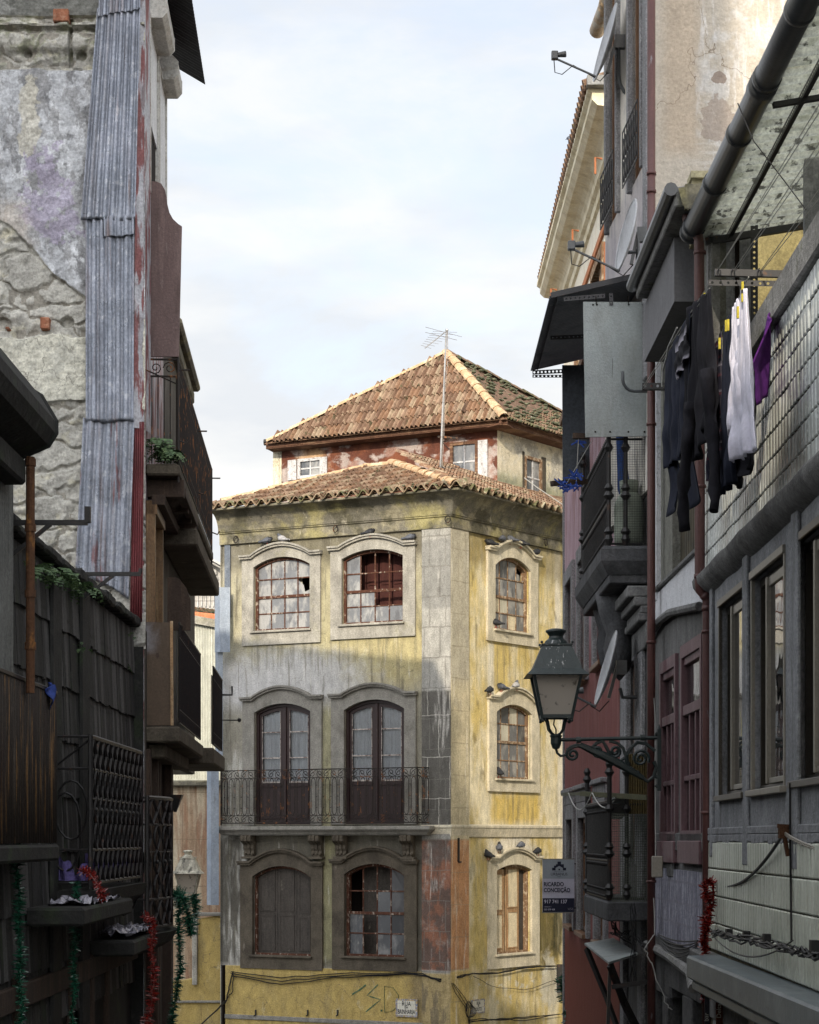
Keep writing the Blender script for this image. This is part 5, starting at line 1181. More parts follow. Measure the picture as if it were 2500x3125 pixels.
# board wall under the clad building
bw = thing('board_wall', 'bleached brown board wall with a mossy ledge beside the corner house', 'wall', (wx(570, 46), 46, GZ))
m_bw = mat('bleached_boards', (.34,.24,.16), [((.55,.48,.36), .85, ('n', (5,5,.5), .48, .64)), ((.26,.13,.08), .7, ('n', (7,7,.8), .5, .65)), ((.15,.1,.07), .8, ('w', 'x', 3.2, 0, .06)), ((.2,.15,.1), .6, ('k', 3, 1.1, .008))], bump=.4)
part('boards', MB().box(wx(430, 46), wx(700, 46), 46, 46.2, GZ, wz(2400, 46)), m_bw, bw, WORLD)
part('ledge', MB().box(wx(430, 46), wx(700, 46), 45.8, 46.1, wz(2400, 46), wz(2382, 46)), m_corn, bw, WORLD, bevel=.03)
# low ochre wall left of the corner house
ow = thing('ochre_wall', 'low ochre wall stained with moss at the left foot of the corner house', 'wall', (wx(640, 42.6), 42.6, GZ))
part('wall', MB().prism([(wx(520, 42.6), GZ), (wx(692, 42.6), GZ), (wx(692, 42.6), wz(2790, 42.6)), (wx(606, 42.6), wz(2805, 42.6)), (wx(603, 42.6), wz(2985, 42.6)), (wx(520, 42.6), wz(3000, 42.6))], 0, .5), m_facLlow, ow, FR(42.6))
part('coping', MB().box(wx(600, 42.6), wx(692, 42.6), -.08, .4, wz(2795, 42.6), wz(2786, 42.6)).box(wx(520, 42.6), wx(692, 42.6), -.06, .4, wz(3060, 42.6), wz(3053, 42.6)), m_stoned, ow, FR(42.6), bevel=.01)
part('niche_frame', MB().box(wx(588, 42.6), wx(603, 42.6), -.1, .1, wz(3005, 42.6), wz(2800, 42.6)), m_stone, ow, FR(42.6), bevel=.01)
# sheet metal cladding on the left edge of the corner house
mc = thing('metal_cladding', 'three overlapping blue grey metal sheets covering the left edge of the corner house', 'cladding', tuple(pt(660, 2760, 42.2)))
m_clad = mat('blue_grey_sheet', (.23,.27,.33), [((.33,.37,.42), .6, ('n', (3,3,.7), .45, .65)), ((.14,.14,.14), .5, ('n', (9,9,1), .6, .72))], rough=.45, metal=.3, bump=.15, grit=0.25)
def clad(x0, x1, y0, y1, Y, fold=.35):
    a, b_ = pt(x0, y0, Y), pt(x1, y1, Y); m_ = a.x+(b_.x-a.x)*fold
    return MB().add([(a.x, Y+.08, b_.z), (m_, Y, b_.z), (b_.x, Y+.02, b_.z), (a.x, Y+.08, a.z), (m_, Y, a.z), (b_.x, Y+.02, a.z)], [(0,1,4,3), (1,2,5,4)])
for q in ((655, 702, 1792, 1990, 42.0), (657, 680, 1985, 2352, 42.1), (631, 668, 2350, 2762, 41.9)): part('sheet', clad(*q), m_clad, mc, WORLD, solid=.01)
# unseen blocks added behind the viewer; steps shape the street's shade and sun patches
hb_ = thing('street_shade_blocks', 'unseen stepped blocks added behind the viewer to shade the street', 'house', (-8, -10, GZ))
part('wall', MB().box(-13, -2.9, -3, 3, GZ, 13.2).box(-13, -6.4, -1, 3.01, 13.21, 19).box(-13, -2.9, -12.2, -3.01, GZ, 17.3).box(-5.6, -2.9, -12.2, -8.6, 17.31, 22.5).box(-13, -2.9, -21, -12.21, GZ, 13.9).box(-13, -2.9, -34, -21.01, GZ, 17.3), m_stoned, hb_, WORLD)
# ================================================================ right side
R1 = Frame((2.217, 14.7), (2.12, 8.3)); R2 = Frame((2.2, 17.8), (2.217, 14.7)); R3 = Frame((2.22, 20.62), (2.196, 17.8)); R3U = Frame((2.05, 20.6), (2.19, 17.8))
R4 = Frame((2.23, 28.4), (2.2, 20.62))
m_stuc = mat('grey_stucco', (.28,.29,.305), [((.37,.38,.40), .7, ('n', (3,3,1.4), .42, .65)), ((.15,.15,.15), .7, ('n', (5,5,1.2), .55, .72)), ((.40,.40,.45), .6, ('n', 9, .64, .72))], bump=1.3, bs=45, spec=.1)
m_stuc2 = mat('pebbly_grey_stucco', (.17,.17,.168), [((.26,.26,.255), .6, ('n', (3,3,1.4), .42, .65)), ((.11,.11,.11), .7, ('n', (6,6,1.2), .55, .72))], bump=1.2, bs=50, spec=.1)
m_tileg = mat('ribbed_glazed_tile', (.64,.68,.66), [((.58,.62,.58), .7, ('n', (7,7,6), .45, .6)), ((.24,.26,.21), .6, ('n', (3,3,2), .52, .7)), ((.2,.17,.10), .6, ('n', (9,9,3), .64, .74))], rough=.22, spec=1.0, bump=.06, bs=8, rvar=.08, grit=0.15)
m_tileg2 = mat('large_pale_ribbed_tile', (.62,.66,.57), [((.50,.54,.45), .7, ('n', (5,5,2), .45, .62)), ((.25,.23,.15), .5, ('n', (9,9,2), .6, .74))], rough=.30, spec=.5, bump=.1, bs=12, grit=0.15)
m_grout = mat('tile_grout', (.14,.12,.08), [((.25,.22,.12), .6, ('n', 9, .5, .62))], bump=.3)
m_alub = mat('bronze_aluminium', (.10,.09,.075), rough=.35, metal=.6, bump=0, grit=0.15)
m_alul = mat('pale_aluminium', (.30,.28,.24), rough=.4, metal=.3, bump=0, grit=0.15)
g_win = glassmat('street_window_pane', tint=(.30,.31,.31), dirt=.06, dcol=(.2,.2,.2), refl=1.0, rough=.01, base=.12)
m_conc = mat('weathered_concrete', (.26,.26,.255), [((.38,.38,.37), .6, ('n', 3, .5, .7)), ((.08,.08,.075), .7, ('n', (7,7,2), .55, .7)), ((.10,.11,.04), .4, ('n', 5, .58, .7))], bump=1.0, bs=30, spec=.1)
m_pipe = mat('oxide_red_pipe', (.095,.04,.036), [((.19,.085,.075), .6, ('n', (9,9,1), .5, .65)), ((.26,.26,.28), .7, ('n', (11,11,3), .64, .70)), ((.05,.02,.02), .5, ('n', (6,6,2), .58, .72))], rough=.45, bump=.15, spec=.4, grit=0.15)
m_gut = mat('dark_grey_pvc', (.055,.06,.065), [((.10,.105,.11), .5, ('n', (3,3,3), .5, .68)), ((.22,.22,.22), .3, ('n', 16, .66, .74))], rough=.35, bump=.08, spec=.45, grit=0.15)
def tilewall(fr, u0, u1, z0, z1, rib, row, y=-.012, amp=.015, sk=0.0, seed=0):
    """glazed tiles with vertical half round ribs as real relief"""
    b = MB(); rnd = random.Random(seed); z = z0; nr = round((z1-z0)/row); row = (z1-z0)/nr; tw = rib*3; nt = int((u1-u0)/tw)+1
    for r in range(nr):
        for t in range(nt):
            a0 = u0+t*tw; a1 = min(u1, a0+tw); n = max(1, round((a1-a0)/rib))
            if a1-a0 < rib: continue
            tx_, ty_ = rnd.uniform(-.004, .004), rnd.uniform(-.003, .003); vs = []; fs = []; zz0, zz1 = z0+r*row+.004, z0+(r+1)*row-.004
            m_ = n*6
            for k in range(m_+1):
                uu = a0+(a1-a0-.004)*k/m_; d = amp*abs(sin(pi*k/6))**.22
                for zz, pl in ((zz0, .004), (zz0+.008, 0), (zz1-.008, 0), (zz1, .004)):
                    vs.append((uu, y-d+pl*1.5+ty_*(zz-zz0)/row*1.5+tx_*k/m_, zz))
            for k in range(m_):
                for q in range(3): fs.append((4*k+q, 4*k+4+q, 4*k+5+q, 4*k+1+q))
            b.add(vs, fs)
    return b
near1 = root_of('tiled_house', 'grey stucco house with green glazed ribbed tiles, sliding windows and roofed terrace', 'house', R1)
uR = R1.L
def zR(px, py, d=0): return R1.z_(px, py, d)
wins = [(2198, 2275, 1855, 2429), (2297, 2395, 1770, 2413), (2430, 2560, 1664, 2384)]
hol = []; wl = []
for px0, px1, pt_, pb in wins:
    u0, u1 = R1.u_(px0), R1.u_(px1); z1, z0 = zR(px0, pt_), zR(px0, pb); wl.append((u0, u1, z0, z1)); hol.append([(u0, z0), (u1, z0), (u1, z1), (u0, z1)])
ZL = 1.90
part('stucco_wall', MB().prism([(0, 0.0), (uR, 0.0), (uR, ZL), (0, ZL)], 0, .18, holes=hol), m_stuc, near1, R1)
part('backing_wall', MB().box(0.02, uR, .35, .4, GZ, 3.2).box(.0, .02, .0, .4, GZ, 3.2), m_inside, near1, R1)
part('wall_core', MB().box(.03, uR, .004, .34, GZ, -.004).box(.03, uR, .004, .34, ZL, 3.0), m_grout, near1, R1)
b = MB()
for i, px in enumerate((2178, 2268, 2420)):
    u = R1.u_(px+(12 if i else 0)); b.box(u-.05, u+(.14 if i else .06), -.025, -.001, -.17 if i else -.13, ZL-.0)
u = 0
while u < uR: w_ = .16; b.box(u, u+w_*.98, -.02, -.001, -.015-random.uniform(0, .02), .03); u += w_
b.box(.0, uR, -.02, -.001, .03, .08)
part('stucco_edge', b, m_stuc, near1, R1, bevel=.006)
for i, (u0, u1, z0, z1) in enumerate(wl):
    w = part('window', MB().prism([(u0, z0), (u1, z0), (u1, z1), (u0, z1)], .05, .16, holes=[[(u0+.025, z0+.03), (u1-.025, z0+.03), (u1-.025, z1-.05), (u0+.025, z1-.05)]]), m_alub, near1, R1)
    um = u0+(u1-u0)*.44
    b = MB().box(um-.018, um+.018, .0, .10, z0+.03, z1-.05).box(um+.015, u1-.02, .015, .06, z1-.11, z1-.05).box(um+.015, u1-.02, .015, .06, z0+.03, z0+.065).box(u1-.045, u1-.025, .015, .06, z0+.03, z1-.05).box(u0+.02, um, .10, .13, z1-.13, z1-.05).box(u0+.02, um, .10, .13, z0+.03, z0+.08)
    part('sash', b, m_alul, w, R1, bevel=.004)
    part('pane', MB().quad((um, .028, z0+.03), (u1-.03, .028, z0+.03), (u1-.03, .028, z1-.05), (um, .028, z1-.05)), g_win, w, R1)
    part('pane', MB().quad((u0+.025, .12, z0+.03), (um, .12, z0+.03), (um, .12, z1-.05), (u0+.025, .12, z1-.05)), g_win, w, R1)
    part('window_trim', MB().box(u0-.03, u1+.03, -.02, .02, z1, z1+.05).box(u0-.03, u0, -.01, .02, z0, z1).box(u1, u1+.03, -.01, .02, z0, z1).box(u0-.06, u1+.06, -.04, .1, z0-.04, z0), m_alub if i != 1 else m_alul, w, R1, bevel=.004)
part('tile_cladding', tilewall(R1, .02, uR, ZL+.06, 3.02, .10, .157, amp=.010, seed=1), m_tileg, near1, R1, label='green glazed ribbed tiles below the parapet')
part('tile_cladding', tilewall(R1, .04, uR, -.80, -.02, .10, .19, amp=.009, seed=2), m_tileg2, near1, R1, label='large pale ribbed tiles below the windows')
lm = MB(); prof = [(0, ZL-.10), (-.05, ZL-.07), (-.09, ZL-.02), (-.10, ZL+.03), (-.07, ZL+.07), (0, ZL+.09)]
for i in range(30):
    a, c = -.06+(uR+.06)*i/30, -.06+(uR+.06)*(i+1)/30; o = [.012*sin(i*2.1+k) for k in range(2)]
lm.grid(lambda i, j: (-.06+(uR+.06)*i, prof[int(round(j*5))][0]*(1+.15*mn.noise(Vector((i*30, j*3, 1)))), prof[int(round(j*5))][1]+.012*mn.noise(Vector((i*14, 2, 5)))), 60, 5)
part('ledge', lm, m_stuc2, near1, R1, smooth=True)
part('parapet_coping', MB().box(-.02, uR, -.06, .22, 3.02, 3.22), m_conc, near1, R1, bevel=.015)
part('ledge', MB().box(-.05, uR, -.12, 0, -.92, -.82).box(0, uR, -.07, 0, -1.02, -.92).box(0, uR, -.03, .0, -1.30, -1.02), m_stuc2, near1, R1, bevel=.012, label='lower ledge carrying cables')
part('shop_wall', MB().box(.45, uR, -.012, .0, GZ, -1.3), mat('stained_white_shop_wall', (.34,.35,.34), [((.46,.46,.44), .6, ('n', 2, .5, .65)), ((.09,.09,.08), .6, ('n', 4, .56, .72))], bump=.3), near1, R1)
x_ = lambda px: (px-CX)/F
b = MB(); a0 = R1.uz(2325, 3045, .03); a1 = R1.uz(2378, 3125, .03); c0 = R1.uz(2370, 3060, .03); c1 = R1.uz(2290, 3125, .03)
for p, q in ((a0, a1), (c0, c1)): b.bar((p[0], -.03, p[1]), (q[0], -.03, q[1]), .02, .05)
part('cross_mark', b, m_irond, near1, R1)
b = MB(); b.hexa([(1.93, 8.6, -.98), (2.16, 8.6, -.98), (2.2, 13.85, -.98), (1.95, 13.85, -.98)], [(1.93, 8.6, -.80), (2.16, 8.6, -.80), (2.2, 13.85, -.82), (1.95, 13.85, -.82)])
sb_ = solo('shutter_housing', join(b, MB().hexa([(1.96, 8.6, -1.06), (2.1, 8.6, -1.06), (2.15, 13.8, -1.06), (1.98, 13.8, -1.06)], [(1.96, 8.6, -.985), (2.1, 8.6, -.985), (2.15, 13.8, -.985), (1.98, 13.8, -.985)])),
  mat('blue_grey_metal_housing', (.13,.155,.17), [((.20,.225,.24), .6, ('n', 4, .5, .66)), ((.05,.05,.05), .6, ('n', 12, .64, .72))], rough=.4, bump=.1, grit=0.15), 'long blue grey metal shutter housing jutting over the shop front', 'shutter housing', bevel=.015)
# vertical shop banners
for px0, px1, py0, py1, txt, col, lab, Y in ((2152, 2166, 2990, 3160, 'bar', (.05,.05,.06), 'narrow dark banner with white lettering beside the red tinsel', 13.9), (2186, 2206, 2925, 3160, 'Delta', (.10,.03,.015), 'dark red vertical banner with white lettering under the shutter housing', 13.6)):
    a = pt(px0, py1, Y); c = pt(px1, py0, Y); t = thing('shop_banner', lab, 'banner', tuple(a))
    part('banner_panel', MB().box(0, c.x-a.x, 0, .02, 0, c.z-a.z), mat('banner_cloth', col, bump=0), t)
    part('lettering', text_mb(txt, .045, (c.x-a.x)*.72, .10 if txt == 'bar' else .12, -.004, .002, 'LEFT', 1, rot=pi/2), m_azw, t)
# terrace: far wall, posts, corrugated ceiling, purlins
m_texw = mat('streaky_grey_wallboard', (.30,.31,.33), [((.42,.43,.46), .8, ('n', (22,22,3), .48, .6)), ((.2,.2,.21), .5, ('n', (9,9,2), .5, .7))], bump=.6, bs=30)
m_yel = mat('dull_yellow_wall', (.26,.22,.10), [((.2,.17,.08), .6, ('n', 2, .45, .65))], bump=.3)
m_fib = mat('lichened_fibre_cement', (.74,.76,.66), [((.42,.44,.33), .7, ('n', 5, .5, .65)), ((.05,.05,.04), .85, ('n', 11, .56, .64)), ((.44,.36,.08), .6, ('n', (.6,4,.6), .62, .70))], bump=.8, bs=26)
part('terrace_wall', MB().box(2.24, x_(2296)*14.72, 14.72, 14.8, 3.0, 4.62), m_texw, near1, WORLD)
part('terrace_wall', MB().box(x_(2290)*15.6, 4.4, 15.6, 15.7, 2.4, 4.9), m_yel, near1, WORLD, label='dull yellow inner wall')
part('terrace_wall', MB().box(3.3, 3.4, 8, 15.6, 2.4, 5.2).box(2.3, 3.4, 8, 15.6, 2.4, 2.5), m_conc, near1, WORLD, label='plain inner side')
part('end_panel', MB().box(x_(2455)*13.2, x_(2455)*13.2+.7, 13.2, 13.24, 2.9, 4.62), m_texw, near1, WORLD, label='pale streaky wind screen panel')
part('post', MB().box(x_(2195)*14.66, x_(2158)*14.66, 14.62, 14.70, 2.9, 4.5).box(x_(2170)*14.60, x_(2176)*14.6, 14.6, 14.62, 2.9, 4.5), m_conc, near1, WORLD)
def perf(mb, a, b_, w, nrm, hole=.010, step=.04):
    """slotted steel angle: flat strip with real holes"""
    a, b_ = Vector(a), Vector(b_); d = (b_-a).normalized(); L = (b_-a).length; s = d.cross(Vector(nrm)).normalized(); n = int(L/step)
    for k in range(n):
        o = a+d*(L*k/n); h = L/n; P = lambda x, y: o+d*x+s*y
        vs = [P(0, -w/2), P(h, -w/2), P(h, w/2), P(0, w/2)]+[P(h/2+hole*cos(q*pi/3+pi), hole*sin(q*pi/3+pi)) for q in range(6)]
        mb.add(vs, [(0, 1, 8-0, 7-0+0)] if False else [(0,1,6,5),(0,5,4),(1,7,6),(1,2,7),(2,8,7),(2,3,9,8),(3,4,9),(3,0,4)])
    return mb
m_ang = mat('slotted_steel_angle', (.045,.045,.048), [((.16,.08,.04), .5, ('n', 12, .6, .7))], rough=.5, metal=.3, bump=0, grit=0.15)
part('terrace_post', perf(MB(), (x_(2302)*14.5, 14.5, 3.0), (x_(2302)*14.5, 14.5, 4.55), .055, (0,1,0)), m_ang, near1, WORLD)
def fn(i, j):
    y = 8.3+(14.75-8.3)*j; return (2.14+(4.2-2.14)*i, y, 4.50+.27*i+.030*cos(2*pi*y/.14))
def transl(m, f=.5):
    t = m.node_tree; p = [n for n in t.nodes if n.type == 'BSDF_PRINCIPLED'][0]; o = [n for n in t.nodes if n.type == 'OUTPUT_MATERIAL'][0]
    tr = t.nodes.new('ShaderNodeBsdfTranslucent'); mx_ = t.nodes.new('ShaderNodeMixShader'); mx_.inputs[0].default_value = f
    t.links.new(p.inputs['Base Color'].links[0].from_socket, tr.inputs[0]); t.links.new(p.outputs[0], mx_.inputs[1]); t.links.new(tr.outputs[0], mx_.inputs[2]); t.links.new(mx_.outputs[0], o.inputs[0])
transl(m_fib, .5)
part('terrace_roof', MB().grid(fn, 4, 46*10), m_fib, near1, WORLD, smooth=True)
b = perf(MB(), (2.36, 8.4, 4.475), (2.36, 14.7, 4.475), .05, (1,0,0)); b.bar((2.39, 8.4, 4.49), (2.39, 14.7, 4.49), .03, .02)
b.bar((2.2, 14.62, 4.44), (3.3, 14.62, 4.62), .04, .05); b.bar((2.2, 11.9, 4.44), (3.3, 11.9, 4.62), .04, .03)
part('roof_purlin', b, m_ang, near1, WORLD)
part('roof_hook', MB().tube([pt(2252, 315, 12), pt(2300, 430, 11.9), pt(2400, 560, 11.8), pt(2460, 640, 11.7)], .004, 4), m_irond, near1, WORLD)
# big grey gutter pipe
ga, gb_ = Vector((2.10, 14.65, 4.52)), Vector((2.14, 8.0, 4.50))
b = MB().tube([ga, gb_], .080, 20)
for k in range(7): q = ga.lerp(gb_, k/7+.02); b.tube([q, q+(gb_-ga).normalized()*.045], .088, 20)
q = ga.lerp(gb_, .42); b.tube([q, q+(gb_-ga).normalized()*.16], .090, 20)
b.tube([ga-Vector((0,.03,0)), ga+Vector((0, .01, 0))], .088, 20)
solo('gutter_pipe', b, m_gut, 'thick dark grey gutter pipe running under the terrace roof edge', 'gutter', smooth=True)
# oxide red downpipes
m_clip = m_irond
def downpipe(pts, r, lab, clips, kinks=()):
    b = MB().tube(pts, r, 14)
    for p in clips: b.tube([Vector(p)+Vector((0,0,.012)), Vector(p)-Vector((0,0,.012))], r*1.22, 14)
    for p, d in kinks: b.tube([Vector(p), Vector(p)+Vector(d)], r*1.14, 14)
    return solo('drainpipe', b, m_pipe, lab, 'drainpipe', smooth=True)
YA = 17.0; rA = 12.5/F*YA; xa = x_(1988)*YA
downpipe([(xa-.0, YA, 8.2), (xa, YA, -3.2)], rA, 'full height oxide red drainpipe beside the grey board balcony', [pt(1988, y, YA) for y in (530, 585, 1295, 1960, 2690)])
YB = 14.5; P = lambda x, y: pt(x, y, YB)
downpipe([P(2098, 610), P(2098, 668), P(2108, 700), P(2132, 722), P(2134, 745), P(2136, 1300), P(2136, 1400), P(2136, 1775), P(2137, 1800), P(2158, 1825), P(2160, 1850), P(2160, 2400), P(2158, 3200)], .038,
   'kinked oxide red drainpipe between the laundry and the tiled house', [P(2136, 772), P(2136, 1485), P(2160, 1928), P(2158, 2480)],
   [(P(2098, 655), (0,0,.03)), (P(2104, 690), (.02,0,-.03)), (P(2136, 1765), (0,0,.03)), (P(2148, 1812), (.03,0,-.03)), (P(2160, 1865), (0,0,.04))])

# ---- narrow white and grey house
h2 = root_of('narrow_house', 'narrow grey and white house with purple brown windows between the two drainpipes', 'house', R2)
m_wp = mat('chalky_white_panel', (.68,.69,.72), [((.55,.56,.60), .7, ('n', 3, .5, .68)), ((.2,.2,.2), .5, ('c', (3,3,2), .012))], bump=.4, grit=0.15)
m_pur = mat('faded_purple_brown_paint', (.15,.085,.095), [((.22,.14,.155), .6, ('n', (9,9,1.2), .5, .65)), ((.07,.04,.04), .5, ('n', 6, .56, .7))], rough=.5, bump=.2, grit=0.15)
m_olive = mat('grey_olive_render', (.20,.20,.175), [((.26,.26,.23), .6, ('n', 9, .45, .6))], bump=1.0, bs=60)
z_ = lambda px, py, d=0: R2.z_(px, py, d)
u_ = lambda px, d=0: R2.u_(px, d)
L2_ = R2.L
w2 = [(u_(2024), u_(2070), z_(2024, 2560), z_(2024, 2035)), (u_(2088), u_(2150), z_(2088, 2558), z_(2088, 1985))]
zs2 = z_(2000, 1966)
part('lower_wall', MB().prism([(0, -1.0), (L2_, -1.0), (L2_, 2.0), (0, 2.0)], 0, .15, holes=[rect((a[0], a[1], a[2], a[3])) for a in w2]), m_stuc2, h2, R2)
z1a, z1b = z_(2080, 1760), z_(2080, 1890)
part('middle_wall', MB().prism([(0, 2.0), (L2_, 2.0), (L2_, 4.62), (0, 4.62)], .0, .15, holes=[rect((u_(2052), L2_-.02, z_(2052, 1765), z_(2080, 1405)))]), m_olive, h2, R2)
part('white_panel', MB().prism([(.0, z_(2000, 1968)), (.35, z_(2010, 1925)), (.9, z_(2030, 1890)), (1.5, z_(2065, 1868)), (L2_, z_(2150, 1848)-.02), (L2_, z_(2110, 1712)), (.35, z_(2022, 1808)), (0, z_(2000, 1830))], -.03, 0), m_wp, h2, R2)
part('white_panel', MB().box(.02, u_(2017), -.04, 0, z_(2005, 1840), z_(2005, 930)), m_wp, h2, R2, label='tall white corner strip')
cur = [(0, 1968), (.35, 1925), (.9, 1893), (1.5, 1870), (L2_, 1850)]
b = MB(); b.tube([(u, -.05, (HY-py)/F*(17.8-u)) for u, py in cur], .035, 8)
part('drip_moulding', b, m_stuc2, h2, R2)
part('sill', MB().box(.30, L2_, -.06, .05, z_(2080, 1735)-.03, z_(2080, 1735)+.01), m_stuc2, h2, R2, bevel=.008)
part('ribbed_blind', MB().grid(lambda i, j: (u_(2052)+(L2_-u_(2052))*i, .08-.012*cos(2*pi*14*i), z_(2052, 1765)+(z_(2080, 1405)-z_(2052, 1765))*j), 14*6, 1), mat('brown_ribbed_blind', (.07,.06,.04), [((.03,.03,.025), .5, ('n', 5, .5, .6))], rough=.5, bump=0, grit=0.15), h2, R2, smooth=True)
part('interior', MB().box(.05, L2_, .22, .25, GZ, 4.6), m_inside, h2, R2)
for i, (a, c, zb, zt_) in enumerate(w2):
    w = part('window', MB().prism(rect((a-.03, c+.03, zb-.02, zt_+.03)), -.03, .06, holes=[rect((a+.05, c-.05, zb+.06, zt_-.07))]), m_pur, h2, R2, bevel=.006)
    zm = zt_-.62*(zt_-zb)*.42-.1
    b = MB().box(a+.03, c-.03, -.02, .03, zm-.04, zm+.04).box(a+.03, c-.03, -.01, .03, zt_-.13, zt_-.05)
    for t in (.33, .62): x = a+(c-a)*t; b.box(x-.02, x+.02, -.01, .03, zb+.05, zm)
    b.box(a+.03, c-.03, -.01, .03, zb+.35*(zm-zb)+.1, zb+.35*(zm-zb)+.14)
    part('glazing_bar', b, m_pur, w, R2, bevel=.004)
    part('pane', MB().quad((a+.04, .02, zb+.05), (c-.04, .02, zb+.05), (c-.04, .02, zt_-.06), (a+.04, .02, zt_-.06)), g_win, w, R2)
    part('curtain', MB().grid(lambda p_, q_: (a+.06+(c-a-.12)*p_, .045+.01*sin(p_*30), zm+.04+(zt_-zm-.12)*q_), 20, 2), m_curt, w, R2, smooth=True)
    part('apron_board', MB().box(a-.05, c+.05, -.05, 0, zb-.20, zb-.02), m_pur, w, R2, bevel=.006)
m_quil = mat('scalloped_slate', (.28,.28,.35), [((.52,.52,.60), .8, ('n', (26,26,5), .48, .58)), ((.14,.14,.19), .7, ('n', (4,4,2), .5, .68)), ((.30,.29,.34), .6, ('k', .6, .17, .01, 0))], bump=1.0, bs=60)
part('slate_panel', MB().box(.12, L2_-.02, -.02, 0, -.86, z_(2080, 2655)), m_quil, h2, R2)
b = MB()
for a0_, a1_, zl in ((0, .34, -.22), (.34, 1.15, -.10), (1.15, 1.5, -.32), (1.5, L2_, -.10)): b.box(a0_, a1_, -.03, 0, zl, .05)
part('stucco_edge', b, m_stuc2, h2, R2, bevel=.01)
lg = MB().tube([(0, -.05, -.96), (.8, -.06, -.955), (1.6, -.06, -.97), (L2_-.2, -.08, -1.02), (L2_, -.09, -1.12)], .045, 8); part('ledge', lg, m_conc, h2, R2)
part('base_wall', MB().box(0, .25, -.02, .2, GZ, -1.0).box(.25, 1.2, -.0, .2, -1.35, -1.0).box(.8, 1.1, -.02, .2, GZ, -1.35).box(1.2, L2_, -.02, .2, -1.25, -1.0).box(2.0, 2.5, -.02, .2, GZ, -1.25), mat('dark_base_render', (.13,.13,.13), [((.05,.05,.05), .7, ('n', (6,6,1.2), .5, .7))], bump=1.1, bs=50), h2, R2, bevel=.01)
# eaves of the narrow house
ev = MB(); X0 = 1.93
ev.hexa([(X0, 14.3, 4.60), (2.3, 14.3, 4.60), (2.3, 16.75, 4.60), (X0, 16.75, 4.60)], [(X0-.0, 14.3, 4.74), (2.3, 14.3, 4.80), (2.3, 16.75, 4.80), (X0, 16.75, 4.74)])
p = part('eave', ev, m_conc, h2, WORLD, bevel=.01)
part('gutter', MB().tube([(X0-.03, 14.28, 4.72), (X0-.03, 16.8, 4.72)], .05, 10), m_gut, p, WORLD)
part('soffit', MB().box(2.02, 2.21, 15.0, 16.9, 4.10, 4.59), mat('grey_soffit_paint', (.19,.19,.20), bump=.2, grit=0.15), p, WORLD)
part('corbel', MB().add([(1.95, 14.26, 4.72), (2.12, 14.26, 4.76), (2.12, 14.26, 4.62), (2.02, 14.26, 4.56), (1.98, 14.26, 4.60)], [(0,4,3,2,1)]).box(2.0, 2.16, 14.255, 14.3, 4.57, 4.75), m_corn, p, WORLD)
part('parapet', MB().box(2.135, 2.5, 14.85, 15.0, 4.50, 4.98).box(2.12, 2.5, 14.8, 15.02, 4.98, 5.03), mat('cream_parapet', (.42,.38,.24), [((.2,.2,.1), .6, ('n', 5, .55, .7))]), h2, WORLD)

# ---- tall house with balconies; its bare gable faces the viewer
h3 = root_of('balcony_house', 'tall house with beige patched gable, granite framed windows and turned iron balconies', 'house', R3)
m_beige = mat('patched_beige_render', (.50,.45,.38), [((.48,.37,.26), .5, ('r', 2.30, 2.62, 6.2, 12, .09, .12)), ((.58,.56,.53), .85, ('n', (3.2,2,3.2), .50, .60, 11.3), ('r', 2.62, 9, 4.8, 12, .06, .2)),
   ((.64,.62,.60), .8, ('n', (14,3,2.2), .52, .62), ('r', 2.62, 9, 4.8, 12, .06, .2)), ((.62,.60,.57), .8, ('n', (2,2,16), .54, .62), ('b', 3.3, 6.35, .7, .45, .4, .5)),
   ((.38,.32,.27), .9, ('b', 2.80, 6.50, .17, .19, .06, 1.0, 6)), ((.30,.24,.20), .95, ('b', 2.80, 6.88, .06, .06, .06, .9, 9)), ((.07,.03,.03), .9, ('b', 2.97, 6.15, .018, .022, .2, .1)), ((.16,.11,.07), .7, ('c', (.8,.8,.7), .004))], bump=.5, bs=24, spec=.15, grit=0.16)
part('gable_wall', MB().box(2.21, 6.5, 17.78, 18.3, 4.4, 10.5), m_beige, h3, WORLD)
m_r3w = mat('cream_upper_render', (.74,.70,.62), [((.36,.36,.36), .7, ('n', (4,4,1.5), .5, .66)), ((.30,.27,.33), .6, ('r', -1, 9, 4.5, 6.3, .3, .5))], bump=.4, grit=0.16)
U = R3U.L
def o3(px0, px1, z0, z1): return (R3U.u_(px0), R3U.u_(px1), z0, z1)
wu = [(.30, .95, 6.3, 8.9), (1.75, 2.42, 6.25, 9.2)]
part('upper_wall', MB().prism([(0, 3.2), (U, 3.2), (U, 10), (0, 10)], 0, .15, holes=[rect(a) for a in wu]), m_r3w, h3, R3U)
m_grn = mat('speckled_granite', (.25,.25,.26), [((.38,.38,.39), .8, ('n', 60, .5, .58)), ((.07,.07,.07), .6, ('n', (5,5,1), .52, .7)), ((.33,.31,.27), .4, ('n', (6,6,1), .56, .7))], bump=.5, bs=60)
m_frbr = mat('brown_window_frame', (.16,.085,.045), [((.24,.14,.08), .6, ('n', (9,9,2), .5, .65))], rough=.5, bump=.2, grit=0.15)
